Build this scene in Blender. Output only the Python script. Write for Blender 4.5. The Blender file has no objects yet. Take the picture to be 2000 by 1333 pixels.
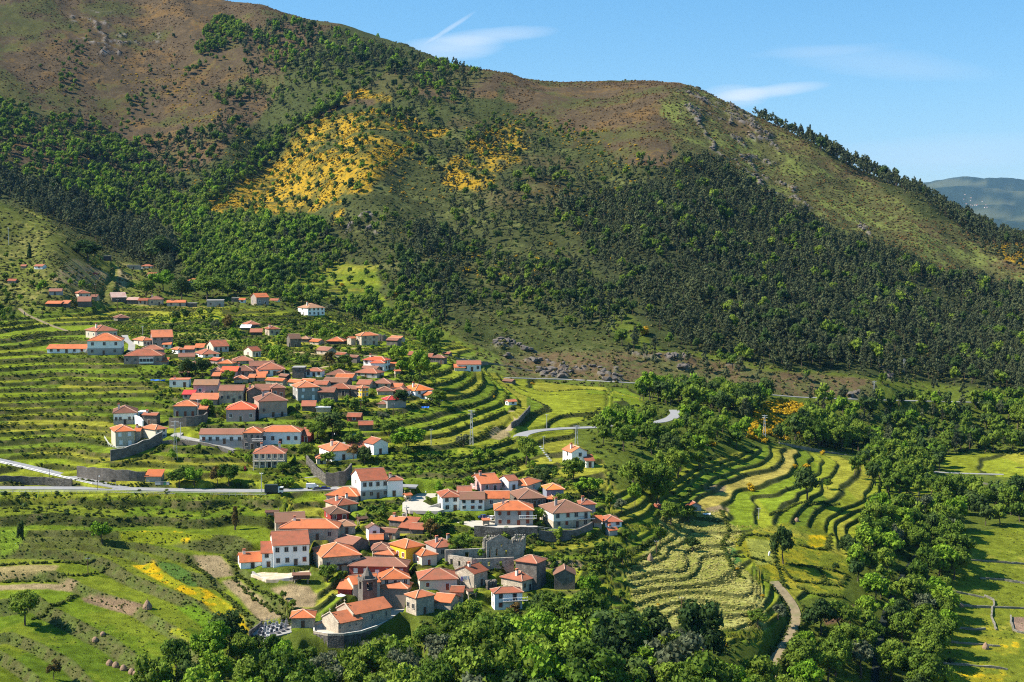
import bpy, math, random
import numpy as np
R = math.radians
rnd = random.Random(7)
C = bpy.context.scene.collection
S = bpy.context.scene

# ---------------------------------------------------------------- camera, sky, sun, exposure
CAMZ = 150.0
F = 2777.8                      # focal length in pixels of a 2000 pixel wide frame (50 mm on 36 mm)
HY = 460.0                      # row of the horizon
TH = math.atan((HY - 666.5) / F)     # negative: camera looks down
cam = bpy.data.cameras.new("camera"); cam.lens = 50; cam.sensor_width = 36
cam.clip_start = 1.0; cam.clip_end = 80000
camo = bpy.data.objects.new("camera", cam); C.objects.link(camo)
camo.location = (0, 0, CAMZ); camo.rotation_euler = (R(90) + TH, 0, 0)
S.camera = camo
S.view_settings.view_transform = 'Standard'; S.view_settings.look = 'None'
S.view_settings.exposure = 1.08; S.view_settings.gamma = 1.0
S.cycles.use_denoising = False; S.cycles.pixel_filter_type = 'BLACKMAN_HARRIS'; S.cycles.filter_width = 1.15; S.cycles.sample_clamp_indirect = 4.0
S.cycles.max_bounces = 5; S.cycles.diffuse_bounces = 2; S.cycles.glossy_bounces = 2
S.cycles.transmission_bounces = 3; S.cycles.transparent_max_bounces = 6; S.cycles.volume_bounces = 0
S.cycles.caustics_reflective = False; S.cycles.caustics_refractive = False

SUN_AZ = R(185)                 # direction towards the sun, counter-clockwise from +x
SUN_EL = R(45)
sl = bpy.data.lights.new("sun", 'SUN'); sl.energy = 5.0; sl.angle = R(0.5); sl.color = (1.0, 0.925, 0.81)
so = bpy.data.objects.new("sun", sl); C.objects.link(so)
so.rotation_euler = (R(90) - SUN_EL, 0, SUN_AZ + R(90)); so.location = (-500, 200, 900)

W = bpy.data.worlds.new("World"); S.world = W; W.use_nodes = True
def world():
    nt = W.node_tree; n = nt.nodes; L = nt.links; n.clear()
    out = n.new("ShaderNodeOutputWorld"); bg = n.new("ShaderNodeBackground"); sky = n.new("ShaderNodeTexSky")
    sky.sky_type = 'NISHITA'; sky.sun_disc = False; sky.sun_elevation = SUN_EL
    sky.sun_rotation = R(90) - SUN_AZ
    sky.altitude = 300; sky.air_density = 1.0; sky.dust_density = 0.1; sky.ozone_density = 3.0
    bg.inputs[1].default_value = 0.075
    # thin cirrus: soft streaks placed by direction on the sky
    tc = n.new("ShaderNodeTexCoord"); sep = n.new("ShaderNodeSeparateXYZ"); L.new(tc.outputs["Generated"], sep.inputs[0])
    def M(op, a, b=None, c=None):
        m = n.new("ShaderNodeMath"); m.operation = op
        for i, v in enumerate((a, b, c)):
            if v is None: continue
            if isinstance(v, (int, float)): m.inputs[i].default_value = v
            else: L.new(v, m.inputs[i])
        return m.outputs[0]
    u = M('DIVIDE', sep.outputs[0], sep.outputs[1]); e = M('DIVIDE', sep.outputs[2], sep.outputs[1])
    comb = n.new("ShaderNodeCombineXYZ"); L.new(u, comb.inputs[0]); L.new(e, comb.inputs[1])
    nz = n.new("ShaderNodeTexNoise"); nz.inputs["Scale"].default_value = 22; nz.inputs["Detail"].default_value = 7; nz.inputs["Roughness"].default_value = .62
    mp = n.new("ShaderNodeMapping"); mp.inputs["Rotation"].default_value = (0, 0, R(-9)); mp.inputs["Scale"].default_value = (.45, 3.2, 1)
    L.new(comb.outputs[0], mp.inputs[0]); L.new(mp.outputs[0], nz.inputs["Vector"])
    front = M('GREATER_THAN', sep.outputs[1], 0.0)
    def blob(cu, ce, ang, ru, re, amt):
        du = M('SUBTRACT', u, cu); de = M('SUBTRACT', e, ce)
        a = M('ADD', M('MULTIPLY', du, math.cos(ang)), M('MULTIPLY', de, math.sin(ang)))
        b = M('SUBTRACT', M('MULTIPLY', de, math.cos(ang)), M('MULTIPLY', du, math.sin(ang)))
        b = M('ADD', b, M('MULTIPLY', M('SUBTRACT', nz.outputs[0], .5), re * 1.1))
        q = M('ADD', M('POWER', M('DIVIDE', M('ABSOLUTE', a), ru), 2), M('POWER', M('DIVIDE', M('ABSOLUTE', b), re), 2))
        g = M('MAXIMUM', M('SUBTRACT', 1.0, q), 0.0)
        return M('MULTIPLY', M('MULTIPLY', g, M('ADD', .45, nz.outputs[0])), amt)
    def px(x, y): return (x - 1000) / F, (HY - y) / F
    tot = None
    for x, y, ang, ru, re, amt in ((965, 76, 4, 130, 17, .42), (880, 100, 3, 110, 26, .5), (1500, 182, 6, 120, 14, .62), (1430, 190, 0, 70, 26, .42),
                                   (880, 62, 32, 62, 5, .42), (1720, 130, -6, 240, 30, .16), (1850, 300, 2, 330, 40, .22), (1600, 105, 4, 160, 12, .12)):
        cu, ce = px(x, y); b = blob(cu, ce, R(ang), ru / F, re / F, amt)
        tot = b if tot is None else M('ADD', tot, b)
    tot = M('MULTIPLY', M('MINIMUM', tot, .85), front)
    hs = n.new("ShaderNodeHueSaturation"); hs.inputs["Saturation"].default_value = 1.25; L.new(sky.outputs[0], hs.inputs["Color"])
    ev = n.new("ShaderNodeMix"); ev.data_type = 'RGBA'; ev.inputs["Factor"].default_value = .34; L.new(hs.outputs[0], ev.inputs["A"]); ev.inputs["B"].default_value = (0.7, 3.1, 5.6, 1)
    mix = n.new("ShaderNodeMix"); mix.data_type = 'RGBA'
    L.new(tot, mix.inputs["Factor"]); L.new(ev.outputs["Result"], mix.inputs["A"]); mix.inputs["B"].default_value = (5.6, 6.2, 6.9, 1)
    L.new(mix.outputs["Result"], bg.inputs[0]); L.new(bg.outputs[0], out.inputs[0])
world()

# ---------------------------------------------------------------- numeric helpers
def vn(x, y, seed=0):
    xi = np.floor(x).astype(np.int64); yi = np.floor(y).astype(np.int64)
    fx = x - xi; fy = y - yi; fx = fx * fx * (3 - 2 * fx); fy = fy * fy * (3 - 2 * fy)
    def h(a, b):
        n = (a * 374761393 + b * 668265263 + seed * 974711) & 0x7fffffff
        n = ((n ^ (n >> 13)) * 1274126177) & 0x7fffffff
        return ((n ^ (n >> 16)) & 0xffff) / 65535.0
    return (h(xi, yi) * (1 - fx) + h(xi + 1, yi) * fx) * (1 - fy) + (h(xi, yi + 1) * (1 - fx) + h(xi + 1, yi + 1) * fx) * fy
def fbm(x, y, seed=0, o=4):
    s = 0; a = .5
    for i in range(o):
        s = s + a * (vn(x, y, seed + i * 17) - .5) * 2; x = x * 2.03; y = y * 2.03; a *= .5
    return s
def sm(a, b, x):
    t = np.clip((x - a) / (b - a), 0, 1); return t * t * (3 - 2 * t)
def inpoly(px, py, poly):
    r = np.zeros(px.shape, bool); m = len(poly); j = m - 1
    for i in range(m):
        xi, yi = poly[i]; xj, yj = poly[j]
        if yi != yj:
            c = ((yi > py) != (yj > py)) & (px < (xj - xi) * (py - yi) / (yj - yi) + xi); r ^= c
        j = i
    return r
CT, ST = math.cos(-TH), math.sin(-TH)
def ray(px, py):
    dx = (px - 1000) / F; dy = -(py - 666.5) / F
    Y = CT + dy * ST; Z = -ST + dy * CT
    return dx / Y, Z / Y
def project(x, y, z):
    z = z - CAMZ; fw = y * CT - z * ST; up = y * ST + z * CT
    return 1000 + F * x / fw, 666.5 - F * up / fw

# ---------------------------------------------------------------- the lie of the land: surveyed points (column, row, metres away)
PTS = """
0 1333 372;100 1333 372;200 1333 374;300 1333 374;420 1333 372;0 1200 412;150 1200 415;250 1210 415;350 1250 402;0 1100 449;150 1100 450;300 1100 452;400 1120 448;470 1180 432;
0 1020 480;200 1020 482;400 1020 483;520 1020 482;0 962 508;150 962 510;300 962 512;450 964 512;600 962 512;0 900 545;120 915 538;250 905 535;330 860 555;420 870 548;520 910 532;
620 905 535;690 895 540;640 955 514;740 970 505;830 960 510;870 920 528;950 975 500;1040 1040 472;1150 1040 476;1000 990 494;1060 985 502;900 1040 474;780 1060 470;
560 1110 448;660 1110 449;760 1110 451;860 1120 449;960 1150 440;1060 1140 446;500 1200 424;600 1225 414;680 1243 409;780 1205 422;880 1190 430;980 1200 428;1100 1160 440;1130 1200 428;
560 1275 396;700 1310 385;850 1300 385;1000 1310 386;1150 1310 390;1300 1310 396;1400 1280 408;450 1270 398;
1250 1150 452;1200 1060 478;1300 1060 500;1400 1085 497;1350 1040 525;1330 1110 472;1350 1190 446;1430 1190 444;1420 1140 468;1480 1200 444;1300 1240 424;1260 1000 515;1250 950 545;
1500 1110 494;1480 1060 517;1600 1150 487;1640 1200 470;1560 1220 455;1520 1310 424;1600 1050 545;1560 990 578;1400 1010 545;1380 960 580;1450 940 615;1510 885 680;1600 935 655;1680 900 730;
1700 970 640;1760 940 715;1830 960 705;1700 1040 575;1720 1150 510;1700 1250 468;1690 1333 438;1780 1200 500;1850 1320 455;1950 1250 490;1900 1180 525;1900 1100 570;1980 1000 660;1990 1180 530;2000 1320 462;1850 1040 610;
1990 915 790;1900 927 770;1880 890 830;1990 860 880;1700 870 830;1800 860 870;1600 850 820;1500 830 770;1400 860 660;1320 880 620;1200 880 590;1120 900 570;1050 905 562;1050 850 612;1120 820 665;1200 830 655;1300 805 715;
920 860 580;850 870 560;780 870 555;920 800 635;850 800 620;760 830 580;680 850 565;720 790 610;640 780 615;560 780 610;480 790 602;420 820 580;300 800 600;200 810 595;100 800 605;0 800 602;
0 740 645;100 740 650;200 720 660;300 715 668;400 715 672;500 715 680;600 700 700;700 690 715;800 690 735;860 720 705;920 725 735;960 740 780;
0 680 705;100 690 698;200 690 692;300 690 705;400 680 735;500 660 790;600 670 760;700 665 770;780 670 780;
100 650 775;200 640 810;300 630 830;400 620 860;520 650 810;600 618 920;660 640 860;
0 590 865;0 640 755;0 530 930;0 470 990;0 430 1030;0 400 1065;50 500 965;50 560 898;100 440 1040;100 500 950;100 560 888;100 600 855;200 490 1085;200 590 925;300 595 935;400 600 940;500 597 945;220 560 975;220 515 1040;300 540 1065;400 560 1070;
1000 738 850;1100 741 865;1250 750 870;1400 762 880;1500 771 885;1700 780 905;1900 784 935;2000 786 950;1100 765 790;1180 770 770;1250 790 730;1010 770 735;1060 800 680;1150 795 700;1450 800 810;1700 815 880;1900 825 910;
900 685 900;950 720 860;900 650 950;850 640 985;800 620 1020;750 600 1060;690 590 1080;620 590 1040;850 560 1090;800 520 1150;700 540 1150;600 550 1130;650 500 1220;500 540 1120;450 510 1200;
1000 600 1050;1000 500 1190;1000 400 1300;1000 300 1480;1000 220 1640;970 158 1760;880 320 1450;880 420 1320;880 500 1180;800 250 1560;800 350 1400;800 440 1270;720 300 1410;540 330 1600;720 195 1680;
1150 165 1780;1330 165 1680;1150 260 1560;1150 400 1320;1150 550 1110;1150 680 940;1330 250 1540;1300 330 1400;1300 420 1260;1300 520 1130;1300 620 1020;1300 700 935;
1400 200 1670;1500 245 1640;1600 295 1600;1800 385 1540;1990 480 1480;1500 350 1470;1500 450 1310;1500 570 1130;1500 700 950;1700 400 1470;1700 500 1300;1700 600 1150;1700 710 980;1900 500 1400;1900 600 1220;1900 720 1020;2000 620 1220;2000 740 1010;
640 60 2020;800 103 1960;920 142 1860;500 28 2080;340 -8 2140;150 -60 2250;0 -40 2150;-150 -60 2150;560 120 1890;450 80 1980;300 60 2020;300 150 1850;300 250 1710;300 350 1560;320 430 1420;350 480 1300;150 50 1990;150 150 1800;150 250 1650;150 330 1530;0 60 1900;0 160 1730;0 260 1570;0 320 1480;
-150 100 1750;-150 300 1450;450 200 1750;450 300 1590;450 400 1440;560 220 1700;600 300 1520;600 400 1395;520 450 1310;640 450 1275;660 250 1600;
0 425 1170;0 422 1280;0 395 1380;150 485 1150;150 470 1280;150 420 1400;260 545 1130;260 510 1260;260 460 1380;-150 400 1080;-150 420 1180;-150 395 1350;
340 40 2500;640 120 2450;150 0 2700;0 20 2600;950 168 2150;1000 150 2350;1150 185 2200;1330 215 2050;1500 300 1950;1600 345 1900;1800 430 1850;1990 510 1750;
-250 700 700;-250 1000 490;-250 1333 372;-250 590 870;-250 150 1700;2250 800 930;2250 1000 660;2250 1333 460;2250 560 1300;2250 640 1150;
0 1500 320;500 1500 325;1000 1500 325;1500 1480 375;2000 1500 400;-250 1500 320;2250 1500 400;
0 200 3600;500 220 3600;1000 330 3600;1330 420 3400;1700 470 3200;2250 490 3000;
0 330 6000;1000 430 6000;1700 462 5600;2250 462 5600;1000 380 18000;1700 425 15200;2000 422 15200;1750 380 19200;1850 360 19800;1960 351 20000;2050 353 20200;2250 360 20400;1600 395 19200;1500 400 19800;1000 420 20000;0 420 20000;0 440 29500;1000 440 29500;2000 430 29500
"""
P = np.array([[float(v) for v in q.split()] for q in PTS.replace("\n", "").split(";") if q.strip()])
KL = 0.33
uu, ee = ray(P[:, 0], P[:, 1]); ll = np.log(P[:, 2]) * KL
def tk(r2): return r2 * np.log(r2 + 1e-12)
def d2(a, b, c, d): return (a[:, None] - c[None]) ** 2 + (b[:, None] - d[None]) ** 2
N0 = len(P)
A = np.zeros((N0 + 3, N0 + 3)); A[:N0, :N0] = tk(d2(uu, ll, uu, ll)) + np.eye(N0) * 2e-5
A[:N0, N0] = 1; A[:N0, N0 + 1] = uu; A[:N0, N0 + 2] = ll; A[N0:, :N0] = A[:N0, N0:].T
wts = np.linalg.solve(A, np.concatenate([ee, np.zeros(3)]))
GU = np.linspace(-0.50, 0.50, 241); GL = np.linspace(math.log(150), math.log(30000), 441)
gu, gl = np.meshgrid(GU, GL); q = np.stack([gu.ravel(), gl.ravel() * KL])
EG = np.concatenate([tk(d2(q[0, i:i + 8000], q[1, i:i + 8000], uu, ll)) @ wts[:N0] + wts[N0] + wts[N0 + 1] * q[0, i:i + 8000] + wts[N0 + 2] * q[1, i:i + 8000]
                     for i in range(0, q.shape[1], 8000)]).reshape(gu.shape)
def cub(t): return np.stack([-.5 * t + t * t - .5 * t ** 3, 1 - 2.5 * t * t + 1.5 * t ** 3, .5 * t + 2 * t * t - 1.5 * t ** 3, -.5 * t * t + .5 * t ** 3])
def Esurf(u, l):
    a = (u - GU[0]) / (GU[1] - GU[0]); b = (l - GL[0]) / (GL[1] - GL[0])
    a = np.clip(a, 1, len(GU) - 2.001); b = np.clip(b, 1, len(GL) - 2.001)
    i = a.astype(int); j = b.astype(int); ca = cub(a - i); cb = cub(b - j); s = 0
    for m in range(4):
        for k in range(4): s = s + cb[m] * ca[k] * EG[j + m - 1, i + k - 1]
    return s
def z0(x, y):                                    # the smooth ground
    return CAMZ + y * Esurf(x / y, np.log(y))
LS = np.linspace(math.log(300), math.log(28000), 5400)
_hc = {}
def hit(px, py):                                 # where the line of sight to a picture point meets the smooth ground
    u, e = ray(px, py); s = Esurf(np.full(LS.shape, u), LS)
    k = np.argmax(s >= e)
    if s[k] < e: k = len(LS) - 1
    if k > 0:
        t = (e - s[k - 1]) / (s[k] - s[k - 1] + 1e-12); l = LS[k - 1] + t * (LS[k] - LS[k - 1])
    else: l = LS[0]
    y = math.exp(l); return np.array([u * y, y, CAMZ + e * y])
def hits(pts): return np.array([hit(*p) for p in pts])
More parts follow.
